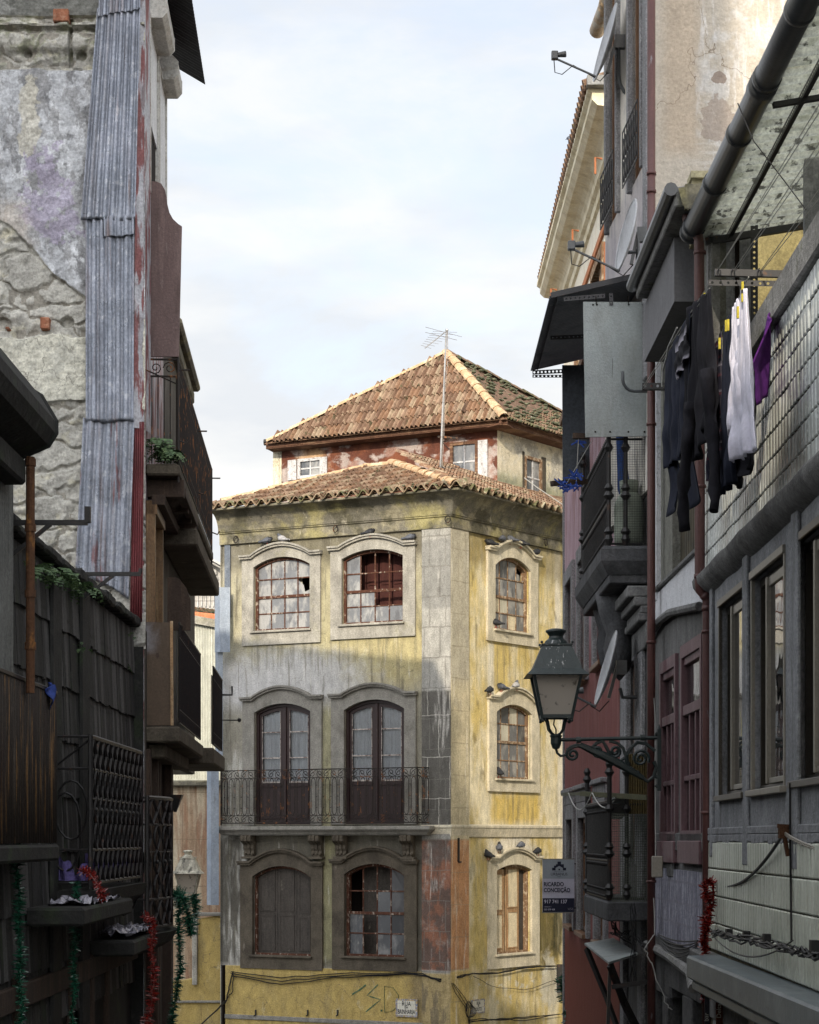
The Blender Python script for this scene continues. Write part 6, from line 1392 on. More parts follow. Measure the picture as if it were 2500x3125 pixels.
def r3win(fr, par, a, gs=.14, frame=m_frbr, cap=False, sill=True, nb=2):
    u0, u1, z0, z1 = a
    s = part('window_surround', MB().box(u0-gs, u0, -.05, .04, z0-.05, z1+gs).box(u1, u1+gs, -.05, .04, z0-.05, z1+gs).box(u0, u1, -.048, .04, z1, z1+gs), m_grn, par, fr, bevel=.008)
    w = part('window', MB().prism(rect(a), .03, .14, holes=[rect((u0+.05, u1-.05, z0+.05, z1-.06))]), frame, par, fr, bevel=.005)
    b = MB().box(u0+.03, u1-.03, .05, .10, z0+(z1-z0)*.62, z0+(z1-z0)*.62+.07).box((u0+u1)/2-.03, (u0+u1)/2+.03, .05, .1, z0+.04, z1-.04)
    b.box(u0+.04, u1-.04, .055, .095, z0+.04, z0+.14)
    part('glazing_bar', b, frame, w, fr, bevel=.004)
    part('pane', MB().quad((u0+.04, .08, z0+.04), (u1-.04, .08, z0+.04), (u1-.04, .08, z1-.04), (u0+.04, .08, z1-.04)), g_win, w, fr)
    part('interior', MB().box(u0-.02, u1+.02, .3, .32, z0-.02, z1+.02), m_inside, w, fr)
    if sill: part('sill', MB().box(u0-.04, u1+.04, -.09, .05, z0-.06, z0-.0), frame, w, fr, bevel=.008)
    return w
for a in wu: r3win(R3U, h3, a, gs=.07, sill=False)
for a in wu:
    b = MB()
    for z in (a[2]+.02, a[2]+.55): b.tube([(a[0]-.1, -.08, z), (a[1]+.1, -.08, z)], .008, 5)
    n = 7
    for k in range(n+1):
        u = a[0]-.1+(a[1]-a[0]+.2)*k/n; b.tube([(u, -.08, a[2]+.02), (u, -.08, a[2]+.55)], .005, 4)
        if k < n: b.tube([(u+.05+.04*cos(t), -.08, a[2]+.38+.10*sin(t)) for t in [q*pi/4 for q in range(9)]], .005, 4); b.tube([(u+.05+.04*cos(t), -.08, a[2]+.16+.10*sin(t)) for t in [q*pi/4 for q in range(9)]], .005, 4)
    part('window_railing', b, m_irond, h3, R3U)
part('quoin', MB().box(U-.26, U-.06, -.04, 0, 4.2, 10), m_grn, h3, R3U, bevel=.01)
part('soffit', MB().box(-.1, .7, -.28, 0, 9.35, 9.45), m_frbr, h3, R3U)
m_cgut = mat('flaking_cream_gutter', (.58,.42,.26), [((.70,.66,.56), .7, ('n', 7, .5, .6)), ((.30,.14,.06), .6, ('n', 6, .58, .7))], rough=.5, bump=.2)
a = pt(1822, 95, 21.9); c = pt(1872, -40, 20.9)
b = MB().tube([a, c], .085, 16).tube([a.lerp(c, .62), a.lerp(c, .68)], .092, 16)
solo('gutter', b, m_cgut, 'flaking cream half round gutter under the highest eaves on the right', 'gutter', smooth=True)
# lower facade of the balcony house
wl3 = [(R3.u_(1903), R3.u_(1944), .55, 1.75), (.35, .95, -.9, .95)]
wl3 = [(.95, 1.75, -.2, 1.72)]
m_dst = mat('dark_pebbly_render', (.11,.11,.11), [((.17,.17,.165), .6, ('n', (3,3,1.4), .45, .66)), ((.05,.05,.05), .7, ('n', (6,6,1.2), .52, .72))], bump=1.1, bs=50)
part('lower_wall', MB().prism([(0, GZ), (R3.L, GZ), (R3.L, 3.2), (0, 3.2)], 0, .2, holes=[rect(a) for a in wl3]), m_dst, h3, R3)
for a in wl3:
    r3win(R3, h3, a, gs=.2, sill=False)
b = MB()
for k, (o, z0, z1) in enumerate(((.10, 2.05, 2.12), (.16, 2.12, 2.20), (.22, 2.20, 2.30), (.12, 1.98, 2.05))): b.box(.3-o*.5, R3.L-.05, -o, 0, z0, z1)
b.box(.38, R3.L-.05, -.05, 0, 1.75, 1.98)
part('entablature', b, m_stuc2, h3, R3, bevel=.01)
part('pilaster', MB().box(.35, .70, -.05, 0, GZ, 1.75).box(2.0, 2.35, -.05, 0, GZ, 1.75), m_grn, h3, R3, bevel=.01)
# turned iron balcony
def turned(mb, p, z0, z1, r=.018, kn=(.0, .33, .66, 1.0)):
    prof = []
    zz = [(0, 1), (.04, 1.9), (.07, 1.2), (.09, 2.2), (.12, 1.0), (.30, .9), (.33, 2.3), (.36, 1.2), (.38, 2.0), (.41, 1.0), (.62, .9), (.65, 2.0), (.68, 1.0), (.88, 1.0), (.91, 2.1), (.94, 1.1), (.97, 1.7), (1, .8)]
    mb.lathe([(r*k, z0+(z1-z0)*t) for t, k in zz], (p[0], p[1], 0), 8)
def bal3(zf, zt, X, Y0, Y1, par, lab=None, sp=.085, wallx=2.15, under=True):
    """floor z, rail z; along Y from Y0 (near) to Y1"""
    b = MB(); n = int((Y1-Y0)/sp)
    for k in range(n+1):
        y = Y0+(Y1-Y0)*k/n; b.tube([(X, y, zf), (X, y, zt)], .008, 5)
        for t in (.03, .10, .36, .44, .90, .97): b.ball((X, y, zf+(zt-zf)*t), .021 if t in (.36, .44, .97) else .016, 6)
    for z in (zf+.015, zf+(zt-zf)*.40, zt): b.tube([(X, Y0, z), (X, Y1, z)], .012, 5)
    b.tube([(X, Y0, zf+.015), (wallx, Y0, zf+.015)], .012, 5); b.tube([(X, Y0, zt-.03), (wallx, Y0, zt-.03)], .012, 5)
    for x, y in ((X, Y0), ((X+wallx)/2, Y0), (X, Y1)): turned(b, (x, y), zf, zt+.38, .022)
    return part('balcony_railing', b, m_irond, par, WORLD, label=lab)
YN, YFr = 18.15, 20.85; XB = 1.84; zf = (HY-1668)/F*YN
m_dconc = mat('near_black_stone', (.075,.077,.082), [((.13,.13,.135), .6, ('n', (3,3,1.5), .48, .66)), ((.035,.035,.035), .7, ('n', (5,5,1.4), .52, .7))], bump=1.0, bs=30)  # darker, near-black tone for the balcony stone
b3 = part('balcony', sweep(MB(), [(2.2, YFr), (XB-.03, YFr), (XB-.03, YN-.03), (2.2, YN-.03)][::1], [(-.2, zf-.30), (-.02, zf-.26), (.03, zf-.18), (.05, zf-.14), (.05, zf-.03), (.02, zf-.0), (-.2, zf)]), m_dconc, h3, WORLD)
part('slab', MB().box(XB, 2.2, YN, YFr, zf-.34, zf-.01), m_dconc, b3, WORLD, bevel=.01)
bal3(zf+.01, zf+1.02, XB, YN, YFr, b3).name = 'railing'
part('corbel', MB().lathe([(.01, zf-1.15), (.10, zf-1.05), (.16, zf-.85), (.13, zf-.7), (.2, zf-.5), (.24, zf-.3)], (2.05, 19.2, 0), 12), m_dconc, b3, WORLD, smooth=True)
part('corbel', MB().lathe([(.01, zf-1.0), (.09, zf-.9), (.13, zf-.7), (.11, zf-.55), (.18, zf-.3)], (2.06, 20.3, 0), 12), m_dconc, b3, WORLD, smooth=True)
m_net = mat('fine_netting', (.03,.03,.03), bump=0)
nb = MB()
for k in range(24): x = XB+.03+(.36)*k/23; nb.tube([(x, YN-.02, zf), (x, YN-.02, zf+1.35)], .0016, 3)
for k in range(60): z = zf+1.35*k/59; nb.tube([(XB+.02, YN-.02, z), (2.2, YN-.02, z)], .0016, 3)
for k in range(26): y = YN+.1+k*.1; nb.tube([(XB+.02, y, zf+.9), (XB+.02, y-.25, zf+1.7)], .0015, 3)
part('net', nb, m_net, b3, WORLD)
gbz = zf+.02; gx, gy = 2.05, 18.35
gt = thing('gas_bottle', 'pale green gas bottle standing behind the netting on the upper balcony', 'gas bottle', (gx, gy, gbz))
m_gas = mat('pale_green_enamel', (.27,.31,.25), [((.18,.2,.15), .5, ('n', 6, .5, .7))], rough=.4, bump=0, grit=0.15)
part('body', MB().lathe([(.10, 0), (.135, .03), (.14, .08), (.14, .38), (.135, .42), (.09, .50), (.05, .53)], (0,0,0), 20), m_gas, gt, smooth=True)
part('collar', MB().lathe([(.085, .50), (.09, .62), (.08, .62), (.075, .5)], (0,0,0), 16), m_gas, gt, smooth=True)
solo('folded_parasol', MB().tube([(2.08, 18.5, zf+.15), (2.02, 18.52, zf+.6), (1.98, 18.54, zf+1.15)], [.02, .06, .035], 10), mat('blue_canvas', (.02,.06,.20), bump=.2), 'rolled blue canvas parasol leaning behind the gas bottle', 'parasol', smooth=True)
# grey boards screening the balcony
m_grb = mat('grey_green_fibre_board', (.27,.30,.30), [((.34,.36,.355), .6, ('n', (2.5,2.5,1.2), .42, .66)), ((.21,.22,.20), .6, ('n', (3,3,1), .52, .7)), ((.42,.44,.44), .35, ('n', (12,12,2), .64, .72))], rough=.7, bump=.3, bs=60, grit=0.15)
Yg = 18.05; kg = Yg/F
bd = [((px-CX)*kg, (HY-py)*kg) for px, py in ((1787, 1334), (1976, 1330), (1976, 922), (1780, 921))]
gt = thing('balcony_screen', 'large grey green board tied above the near end of the upper balcony', 'screen', tuple(FR(Yg).w(bd[0][0], 0, bd[0][1])))
part('board', MB().prism(bd, 0, .02, back=True), m_grb, gt, FR(Yg), bevel=.003)
b = MB()
for px, py in ((1810, 930), (1822, 930), (1866, 930), (1919, 930), (1962, 930), (1817, 1318), (1862, 1318), (1918, 1318), (1967, 1318)): b.ball(((px-CX)*kg, -.004, (HY-py)*kg), .009, 6, 0, (1, .5, 1))
for px in (1820, 1918): b.tube([((px-CX)*kg, -.01, (HY-928)*kg), ((px-2-CX)*kg, -.02, (HY-905)*kg)], .005, 4)
part('tie_holes', b, m_inside, gt, FR(Yg))
Yd = 20.9; kd = Yd/F; bd = [((px-CX)*kd, (HY-py)*kd) for px, py in ((1718, 1480), (1800, 1480), (1800, 1114), (1716, 1114))]
solo('balcony_screen', MB().prism(bd, 0, .02, back=True), mat('dark_blue_grey_board', (.075,.085,.10), [((.10,.115,.13), .5, ('n', 4, .5, .7))], rough=.7), 'dark blue grey board closing the far end of the upper balcony', 'screen', FR(Yd))
b = MB().tube([pt(1901, 1134, 17.9), pt(1901, 1160, 17.9), pt(1904, 1172, 17.9), pt(1912, 1184, 17.9), pt(1922, 1191, 17.9), pt(1936, 1194, 17.9), pt(1985, 1194, 17.9)], .015, 8)
solo('bent_pipe', b, m_gut, 'dark J shaped pipe end in front of the grey green board', 'pipe', smooth=True)
# corrugated awning
aw = thing('metal_awning', 'black corrugated sheet awning over the upper balcony', 'awning', (2.1, 18.2, 5.0))
m_aw = mat('dark_corrugated_sheet', (.22,.24,.27), [((.08,.085,.1), .5, ('n', 3, .5, .7))], rough=.5, bump=0, grit=0.15)
def fn(i, j):
    y = 18.1+2.85*j; x = 1.29+(2.17-1.29)*i; return (x, y, 4.99+.20*i+.009*cos(2*pi*y/.055))
part('sheet', MB().grid(fn, 3, 38*8), m_aw, aw, WORLD, solid=.003)
part('frame', perf(MB(), (1.36, 18.1, 4.985), (1.36, 20.95, 4.985), .05, (1,0,.0)), m_ang, aw, WORLD)
b = perf(MB(), (1.31, 20.95, 4.97), (1.75, 20.95, 4.99), .045, (0,1,0), .012); perf(b, (1.31, 20.95, 4.93), (1.9, 20.95, 4.93), .03, (0,1,0), .010)
perf(b, (1.42, 18.1, 4.97), (1.8, 18.1, 5.0), .04, (0,1,0), .008); perf(b, (1.40, 19.5, 4.97), (2.1, 19.5, 5.0), .04, (0,1,0), .008)
part('frame', b, m_ang, aw, WORLD)
part('frame', MB().bar((1.30, 18.09, 5.0), (2.17, 18.09, 5.2), .02, .05), m_ang, aw, WORLD)
part('hanger', perf(MB(), pt(1865, 895, 18.04), pt(1866, 932, 18.04), .035, (0,1,0), .009), m_ang, aw, WORLD)
# satellite dishes
m_dish = mat('grey_dish_metal', (.42,.43,.45), [((.3,.3,.31), .5, ('n', 5, .5, .65))], rough=.35, metal=.3, bump=0, grit=0.15)
def dish(lab, top, bot, Y, lnb, arm0, poleto, tilt=.10, facing=-1, col=m_dish, w=.30):
    """edge-on dish between two photo points; its face looks left"""
    a, b_ = pt(*top, Y), pt(*bot, Y); c = (a+b_)/2; r = (a-b_).length/2; up = (a-b_).normalized(); nrm = Vector((-up.z, 0, up.x))
    if nrm.x > 0: nrm = -nrm
    nrm = (nrm+Vector((0, -tilt, 0))).normalized(); sd_ = up.cross(nrm).normalized()
    t = thing('satellite_dish', lab, 'satellite dish', tuple(c))
    mb = MB(); nr, na = 8, 32; vs = []
    for i in range(nr+1):
        for j in range(na):
            q = r*i/nr; an = 2*pi*j/na; vs.append(up*q*cos(an)+sd_*q*sin(an)*.92-nrm*(.16*r*(1-(i/nr)**2)))
    mb.add(vs, [(i*na+j, i*na+(j+1) % na, (i+1)*na+(j+1) % na, (i+1)*na+j) for i in range(nr) for j in range(na)])
    part('reflector', mb, col, t, smooth=True, solid=.008)
    part('rim', MB().tube([up*r*cos(2*pi*j/32)+sd_*r*.92*sin(2*pi*j/32) for j in range(32)], .008, 5, closed=True), col, t)
    L = pt(*lnb, Y)-c; A = pt(*arm0, Y)-c
    part('feed_arm', MB().tube([A, L+Vector((0,0,-.04))], .011, 6), m_gut, t)
    part('feed_horn', MB().box(L.x-.055, L.x+.01, -.03, .03, L.z-.045, L.z+.035).tube([L+Vector((0, 0, .0)), L+Vector((.09, 0, .01))], [.022, .032], 10), m_gut, t, bevel=.006)
    part('cable', MB().tube([L+Vector((-.03, 0, -.04)), L+Vector((-.02, 0, -.17)), L+Vector((.05, 0, -.19)), L+Vector((.16, 0, -.10)), A+Vector((-.05,0,.01)), A+Vector((.03, 0, -.04)), A+Vector((.12, 0, .06))], .005, 4), m_irond, t)
    mb = MB(); back = -nrm*.10
    mb.box(back.x+.0, back.x+.10, -.03, .03, -.06, .07); mb.bar(tuple(back-up*r*.75), tuple(back+up*.05), .03, .035)
    pr = [pt(*q, Y)-c for q in poleto]; mb.tube(pr, .018, 8); mb.box(pr[-1].x-.005, pr[-1].x+.012, -.06, .06, pr[-1].z-.07, pr[-1].z+.07)
    part('mount', mb, m_gut, t)
    return t
dish('white edged satellite dish against the sky at the top right', (1876, 18), (1817, 242), 19.3, (1700, 168), (1822, 235), [(1888, 138), (1888, 225), (1892, 255), (1905, 280), (1930, 300)])
dish('grey satellite dish turned away beside the narrow house eaves', (1934, 612), (1888, 825), 17.6, (1752, 748), (1892, 828), [(1915, 770), (1946, 770), (1946, 800), (1946, 760)], tilt=.12)
dish('silver edged satellite dish behind the street lantern', (1880, 1926), (1819, 2150), 18.6, (1752, 2110), (1820, 2158), [(1892, 2100), (1900, 2128), (1925, 2128), (1978, 2126)], tilt=.02)
# window awning below and lower balcony of the same house
zf2 = (HY-2745)/F*18.6
b4 = part('balcony', MB().box(1.80, 2.2, 17.95, 20.3, zf2-.18, zf2), m_dconc, h3, WORLD, bevel=.015, label='lower balcony')
b = bal3(zf2+.01, zf2+.92, 1.83, 18.0, 20.25, b4, sp=.065); b.name = 'railing'
nb = MB()
for k in range(20): x = 1.86+.34*k/19; nb.tube([(x, 17.98, zf2), (x, 17.98, zf2+.8)], .003, 3)
for k in range(36): z = zf2+.8*k/35; nb.tube([(1.85, 17.98, z), (2.2, 17.98, z)], .003, 3)
part('net', nb, mat('green_net', (.09,.10,.08), bump=0), b4, WORLD)
part('bamboo_screen', MB().grid(lambda i, j: (1.99+.2*i, 17.99-.008*cos(i*2*pi*9), zf2+.8+.55*j), 54, 1), mat('bamboo', (.10,.075,.03), bump=.2), b4, WORLD)
part('plank', MB().bar((1.99, 18.02, zf2+.95), (1.99, 19.6, zf2+.78), .25, .015), m_grb, b4, WORLD)
cn = MB().hexa([tuple(pt(1858, 2943, 17.3)), tuple(pt(1948, 2915, 17.9)), tuple(pt(1872, 2868, 20.2)), tuple(pt(1784, 2884, 20.0))], [tuple(pt(1858, 2943, 17.3)+Vector((0,0,.02))), tuple(pt(1948, 2915, 17.9)+Vector((0,0,.02))), tuple(pt(1872, 2868, 20.2)+Vector((0,0,.02))), tuple(pt(1784, 2884, 20.0)+Vector((0,0,.02)))])
wa = thing('door_canopy', 'small grey sheet canopy on black struts under the lower balcony', 'canopy', tuple(pt(1890, 3000, 18.5)))
part('sheet', cn, m_grb, wa, WORLD)
part('strut', MB().bar(pt(1790, 2895, 19.9), pt(1850, 3040, 19.6), .035, .05).bar(pt(1850, 3040, 19.6), pt(1885, 3140, 19.4), .035, .05), m_irond, wa, WORLD)
part('strut', MB().bar(pt(1862, 2945, 17.4), pt(1905, 3060, 17.6), .04, .06).bar(pt(1905, 3060, 17.6), pt(1950, 3150, 17.7), .04, .06), m_irond, wa, WORLD)
part('strut', MB().bar(pt(1862, 2950, 17.5), pt(1855, 3140, 17.5), .03, .03).bar(pt(1868, 3012, 17.4), pt(1985, 2995, 17.3), .03, .04), m_irond, wa, WORLD)

# ---- pink house
h4 = root_of('pink_house', 'rose and brick red painted house with tall narrow granite framed windows', 'house', R4)
m_pink = mat('rose_lime_paint', (.24,.095,.09), [((.56,.42,.48), .9, ('r', -1, 9, 2.6, 9, .6, .3)), ((.30,.15,.14), .6, ('n', (7,7,.6), .45, .65)), ((.25,.085,.07), .6, ('n', (3,3,1.2), .5, .7)), ((.17,.05,.032), .85, ('r', -1, 9, -8, -1.3, .3, .3))], bump=.5, bs=40, spec=.1, grit=0.16)
def r4(px0, px1, pyb, pyt): return (R4.u_(px0), R4.u_(px1), R4.z_(px1, pyb), R4.z_(px1, pyt))
W4 = [r4(1733, 1752, 2010, 1790), r4(1772, 1793, 2050, 1815), r4(1822, 1848, 2030, 1880), r4(1737, 1756, 2826, 2500), r4(1773, 1798, 2855, 2500), r4(1826, 1852, 2880, 2500)]
zu = min(w[2] for w in W4[:3]); zl = min(w[2] for w in W4[3:])
W4 = [(a, c, sum(w[2] for w in W4[:3])/3 if i < 3 else sum(w[2] for w in W4[3:])/3, max(w[3] for w in (W4[:3] if i < 3 else W4[3:]))) for i, (a, c, _, _) in enumerate(W4)]
W4[:3] = [(a, c, 2.02, 3.55) for a, c, _, _ in W4[:3]]
part('wall', MB().prism([(0, GZ), (R4.L, GZ), (R4.L, 6.0), (0, 6.0)], 0, .2, holes=[rect(a) for a in W4]), m_pink, h4, R4)
part('roof', MB().box(-.2, R4.L, -.05, 3, 6.0, 6.1), m_tiles[2], h4, R4)
part('end_wall', MB().box(-.05, 0, 0, 3.5, GZ, 6.0), m_pink, h4, R4)
part('edge_strip', MB().box(0, .16, -.02, 0, GZ, 6), m_grn, h4, R4)
for i, a in enumerate(W4): r3win(R4, h4, a, gs=.20)
b = MB()
for a in W4[3:]: b.box(a[0]-.25, a[1]+.25, -.05, 0, a[3]+.20, a[3]+.36); b.box(a[0]-.28, a[1]+.28, -.10, 0, a[3]+.36, a[3]+.42)
part('window_hood', b, m_grn, h4, R4, bevel=.01)
# ---- cream house with big cornice
h5 = thing('cream_house', 'sunlit cream house with orange trim and a heavy tiled cornice above the pink house', 'house', (3.1, 28.5, GZ))
F5 = Frame((3.02, 38.5), (3.1, 28.5))
m_crm = mat('bright_cream_paint', (.90,.84,.70), [((.72,.60,.44), .6, ('n', (3,3,1), .52, .68))], bump=.2, grit=0.16)
m_ort = mat('orange_trim', (.42,.16,.07), [((.5,.3,.2), .5, ('n', 9, .55, .7))], bump=.2)
m_crn = mat('cream_cornice', (.86,.79,.60), [((.62,.52,.32), .6, ('n', (3,3,3), .45, .62))], bump=.5, grit=0.16)
w5 = [(F5.u_(1813), F5.u_(1846), F5.z_(1846, 900), F5.z_(1846, 680)), (F5.u_(1765), F5.u_(1785), 8.0, 9.1)]
w5[0] = (w5[0][0], w5[0][1], 7.6, 9.3)
part('wall', MB().prism([(0, GZ), (F5.L, GZ), (F5.L, 10.9), (0, 10.9)], 0, .2, holes=[rect(a) for a in w5], back=True), m_crm, h5, F5)
part('end_wall', MB().box(3.1, 9, 28.5, 28.7, GZ, 10.9).box(3.02, 9, 38.3, 38.5, GZ, 10.9), m_crm, h5, WORLD)
cp = [(0, 10.2), (.05, 10.22), (.06, 10.34), (.12, 10.38)]+[(.12+.26*(1-cos(t)), 10.40+.22*sin(t)) for t in [k*pi/10 for k in range(6)]]+[(.42, 10.66), (.46, 10.70), (.46, 10.80), (.52, 10.84), (.52, 10.9), (0, 10.95)]
part('cornice', sweep(MB(), [(3.02, 38.6), (3.1, 28.45)], cp), m_crn, h5, WORLD)
tm = MB()
for k in range(46): y = 28.5+k*.22; tm.tube([(2.52, y, 10.93), (3.1, y, 11.15)], .075, 6)
part('roof', tm, m_tiles[2], h5, WORLD)
part('roof_end', MB().box(2.56, 3.1, 28.3, 28.5, 10.86, 11.0), m_conc, h5, WORLD)
b = MB().box(.3, F5.L, -.04, 0, 9.55, 9.68)
for u in (w5[0][1]+.25, w5[0][0]-.35, w5[1][0]-.4): b.box(u, u+.12, -.045, 0, 6.5, 9.3)
part('trim', b, m_ort, h5, F5)
for a in w5:
    w = part('window', MB().prism(rect((a[0]-.08, a[1]+.08, a[2]-.08, a[3]+.1)), -.06, .1, holes=[rect((a[0]+.06, a[1]-.06, a[2]+.06, a[3]-.06))]), m_woodr, h5, F5, bevel=.006)
    part('glazing_bar', MB().box((a[0]+a[1])/2-.03, (a[0]+a[1])/2+.03, .0, .05, a[2], a[3]).box(a[0], a[1], .0, .05, a[2]+(a[3]-a[2])*.6, a[2]+(a[3]-a[2])*.6+.05), m_woodr, w, F5)
    part('pane', MB().quad((a[0], .03, a[2]), (a[1], .03, a[2]), (a[1], .03, a[3]), (a[0], .03, a[3])), g_win, w, F5)
    part('interior', MB().box(a[0]-.1, a[1]+.1, .3, .32, a[2]-.1, a[3]+.1), m_inside, w, F5)
for px, py in ((1838, 485), (1767, 705), (1700, 885)):
    Y = 2.6*6000/(px-CX) if False else 28.7+(1838-px)/1838*60; b = MB(); p = pt(px, py, Y); b.tube([p, p+Vector((-.10, 0, .02)), p+Vector((-.10, 0, -.22))], .018, 5)
    part('gutter_hook', b, m_ort, h5, WORLD)
# ================================================================ lamps, sign, laundry, birds, cables
m_lamp = mat('dark_green_lantern_paint', (.018,.028,.028), [((.035,.05,.05), .5, ('n', 9, .5, .65)), ((.5,.5,.5), .85, ('n', (40,40,3), .62, .66), ('b', -.02, .72, .13, .14, .4, .6))], rough=.4, bump=.2, spec=.4, grit=0.08)
def lampglass():
    b = NB('frosted_lantern_glass'); d = b.n('ShaderNodeBsdfDiffuse'); t = b.n('ShaderNodeBsdfTranslucent'); col = b.mix(b.mr(b.noise(14, 6), .56, .68), (.80,.73,.64), (.30,.25,.2))
    b.l(col, d.inputs[0]); b.l(col, t.inputs[0]); m1 = b.n('ShaderNodeMixShader'); m1.inputs[0].default_value = .55; b.l(d.outputs[0], m1.inputs[1]); b.l(t.outputs[0], m1.inputs[2])
    g = b.n('ShaderNodeBsdfGlossy'); g.inputs['Roughness'].default_value = .25; f = b.n('ShaderNodeFresnel'); f.inputs[0].default_value = 1.4
    bp = b.n('ShaderNodeBump'); bp.inputs['Distance'].default_value = .01; bp.inputs['Strength'].default_value = .6; b.l(b.noise(60, 3), bp.inputs['Height']); b.l(bp.outputs[0], g.inputs['Normal'])
    m2 = b.n('ShaderNodeMixShader'); b.l(f.outputs[0], m2.inputs[0]); b.l(m1.outputs[0], m2.inputs[1]); b.l(g.outputs[0], m2.inputs[2])
    o = b.n('ShaderNodeOutputMaterial'); b.l(m2.outputs[0], o.inputs[0]); return b.m
m_lg = lampglass()
def lantern(loc, lab, rz, paint, armlen, name='street_lamp'):
    """origin at the socket under the lantern; bracket runs to +x"""
    t = thing(name, lab, 'street lamp', loc, rz); q2 = sqrt(2); ph = pi/4
    def sq(mb, prof, mi=0): return mb.lathe([(r*q2, z) for r, z in prof], (0,0,0), 4, mi, ph=ph)
    b = MB(); sq(b, [(.135, .545), (.262, .545), (.205, .60), (.122, .80), (.118, .80)]); sq(b, [(.130, .80), (.130, .812), (.118, .815)])
    b.lathe([(.105, .812), (.09, .845), (.065, .865), (.058, .885), (.075, .91), (.088, .922), (.086, .935), (.05, .948), (.005, .952)], (0,0,0), 20)
    for sx_ in (-1, 1):
        for sy_ in (-1, 1): b.ball((.128*sx_, .128*sy_, .825), .012, 6)
    part('lantern_roof', b, paint, t)
    b = MB(); zb_, zt_ = .205, .545; rb, rt = .122, .195
    for sx_ in (-1, 1):
        for sy_ in (-1, 1): b.bar((rb*sx_, rb*sy_, zb_-.02), (rt*sx_, rt*sy_, zt_), .024, .024); b.ball((rb*sx_, rb*sy_, zb_-.035), .014, 6); b.ball((rb*.82*sx_, rb*sy_, zb_-.03), .009, 6)
    for a in range(4):
        c, s = cos(a*pi/2), sin(a*pi/2)
        b.bar((rb*c-rb*s, rb*s+rb*c, zb_), (rb*c+rb*s, rb*s-rb*c, zb_), .02, .03)
    part('lantern_frame', b, paint, t)
    g = MB()
    for a in range(4):
        c, s = cos(a*pi/2), sin(a*pi/2); i_ = .008
        P = lambda r, w, z: ((r-i_)*c-w*s, (r-i_)*s+w*c, z)
        g.quad(P(rb, -rb+.01, zb_), P(rb, rb-.01, zb_), P(rt, rt-.01, zt_), P(rt, -rt+.01, zt_))
    part('glass', g, m_lg, t)
    b = MB()
    for sx_ in (-1, 1):
        for sy_ in (-1, 1): b.tube([(rb*.8*sx_, rb*.8*sy_, zb_-.005), (rb*.6*sx_, rb*.6*sy_, zb_-.04), (rb*.5*sx_, rb*.5*sy_, .10), (rb*.3*sx_, rb*.3*sy_, .065), (.01*sx_, .01*sy_, .05)], .011, 6)
    b.tube([(0, 0, .06), (.0, 0, .10), (-.02, 0, .14), (-.012, 0, .2)], .007, 6)
    b.lathe([(.01, -.07), (.03, -.06), (.045, -.02), (.045, .03), (.052, .04), (.052, .05), (.03, .06)], (0,0,0), 14)
    part('lantern_cradle', b, paint, t)
    b = MB(); A = armlen; T = lambda pts, r=.017: b.tube([(x, 0, z) for x, z in pts], r, 6)
    b.tube([(.03, 0, .012), (A, 0, .03)], .016, 8); b.tube([(.17, 0, .01), (.21, 0, .012)], .026, 8); b.tube([(A-.15, 0, .03), (A-.10, 0, .032)], .026, 8)
    T([(0, -.06), (.01, -.10), (.04, -.125), (.07, -.12), (.10, -.10)], .012)
    def spr(cx_, cz, r, turns, a0, sg, rr=.0155): b.tube([(p[0], 0, p[2]) for p in spiral((cx_, cz), r, turns, a0, sg, .2, 12)], rr, 6)
    spr(.14, -.11, .055, 1.5, pi*.8, 1, .014); T([(.095, -.08), (.13, -.05), (.18, -.035), (.22, -.045)], .018)
    n = 12; dg = [(.20+(A*.62)*i/n, -.03-.28*(i/n)**.95+.02*sin(i/n*pi)) for i in range(n+1)]; b.tube([(x, 0, z) for x, z in dg], [.022+.016*sin(pi*i/n) for i in range(n+1)], 6)
    T([dg[-1], (A*.90, -.34), (A*.96, -.30), (A*.985, -.22), (A*.96, -.17)], .016)
    spr(A*.41, -.085, .052, 1.6, 0, -1); spr(A*.58, -.085, .055, 1.6, pi, 1); spr(A*.83, -.145, .075, 1.9, -.5, 1, .014)
    T([(A*.36, -.05), (A*.40, -.015), (A*.46, .0), (A*.50, -.06), (A*.55, -.15), (A*.62, -.17), (A*.68, -.14), (A*.73, -.06), (A*.80, -.01), (A*.88, -.02), (A*.97, -.08)], .015)
    T([(A*.52, -.0), (A*.60, -.015), (A*.66, -.06), (A*.68, -.12)], .013); T([(A*.69, -.12), (A*.70, -.21)], .02)
    for i in range(6): x, z = dg[6+i % 6]; b.ball((x, 0, z+.02), .016, 5)
    for z0_, z1_ in ((.10, -.42),): b.bar((A+.01, 0, z0_), (A+.01, 0, z1_), .035, .03)
    b.tube([(A+.01, 0, .10), (A+.01, 0, .145)], [.018, .002], 6)
    for z in (.06, -.30, -.38): b.ball((A-.01, -.0, z), .018, 6)
    part('wall_bracket', b, paint, t)
    return t
p = pt(1697, 2262, 16.6); lantern(tuple(p), 'dark green street lantern on a scrolled iron wall bracket, left of the narrow house', 0, m_lamp, x_(2008)*16.6-p.x)
m_lamp2 = mat('sunlit_tone_lantern_paint', (.34,.32,.26), [((.62,.59,.48), .8, ('n', (16,16,3), .45, .6)), ((.03,.03,.03), .7, ('n', (12,12,2), .56, .64))], rough=.6, bump=.2)  # pale tones stand in for sunlight falling on this lantern
p = pt(574, 2762, 34.0); lantern(tuple(p), 'old street lantern with sunlight put into its pale paint above the green tinsel at the far end of the left houses', pi, m_lamp2, .85)
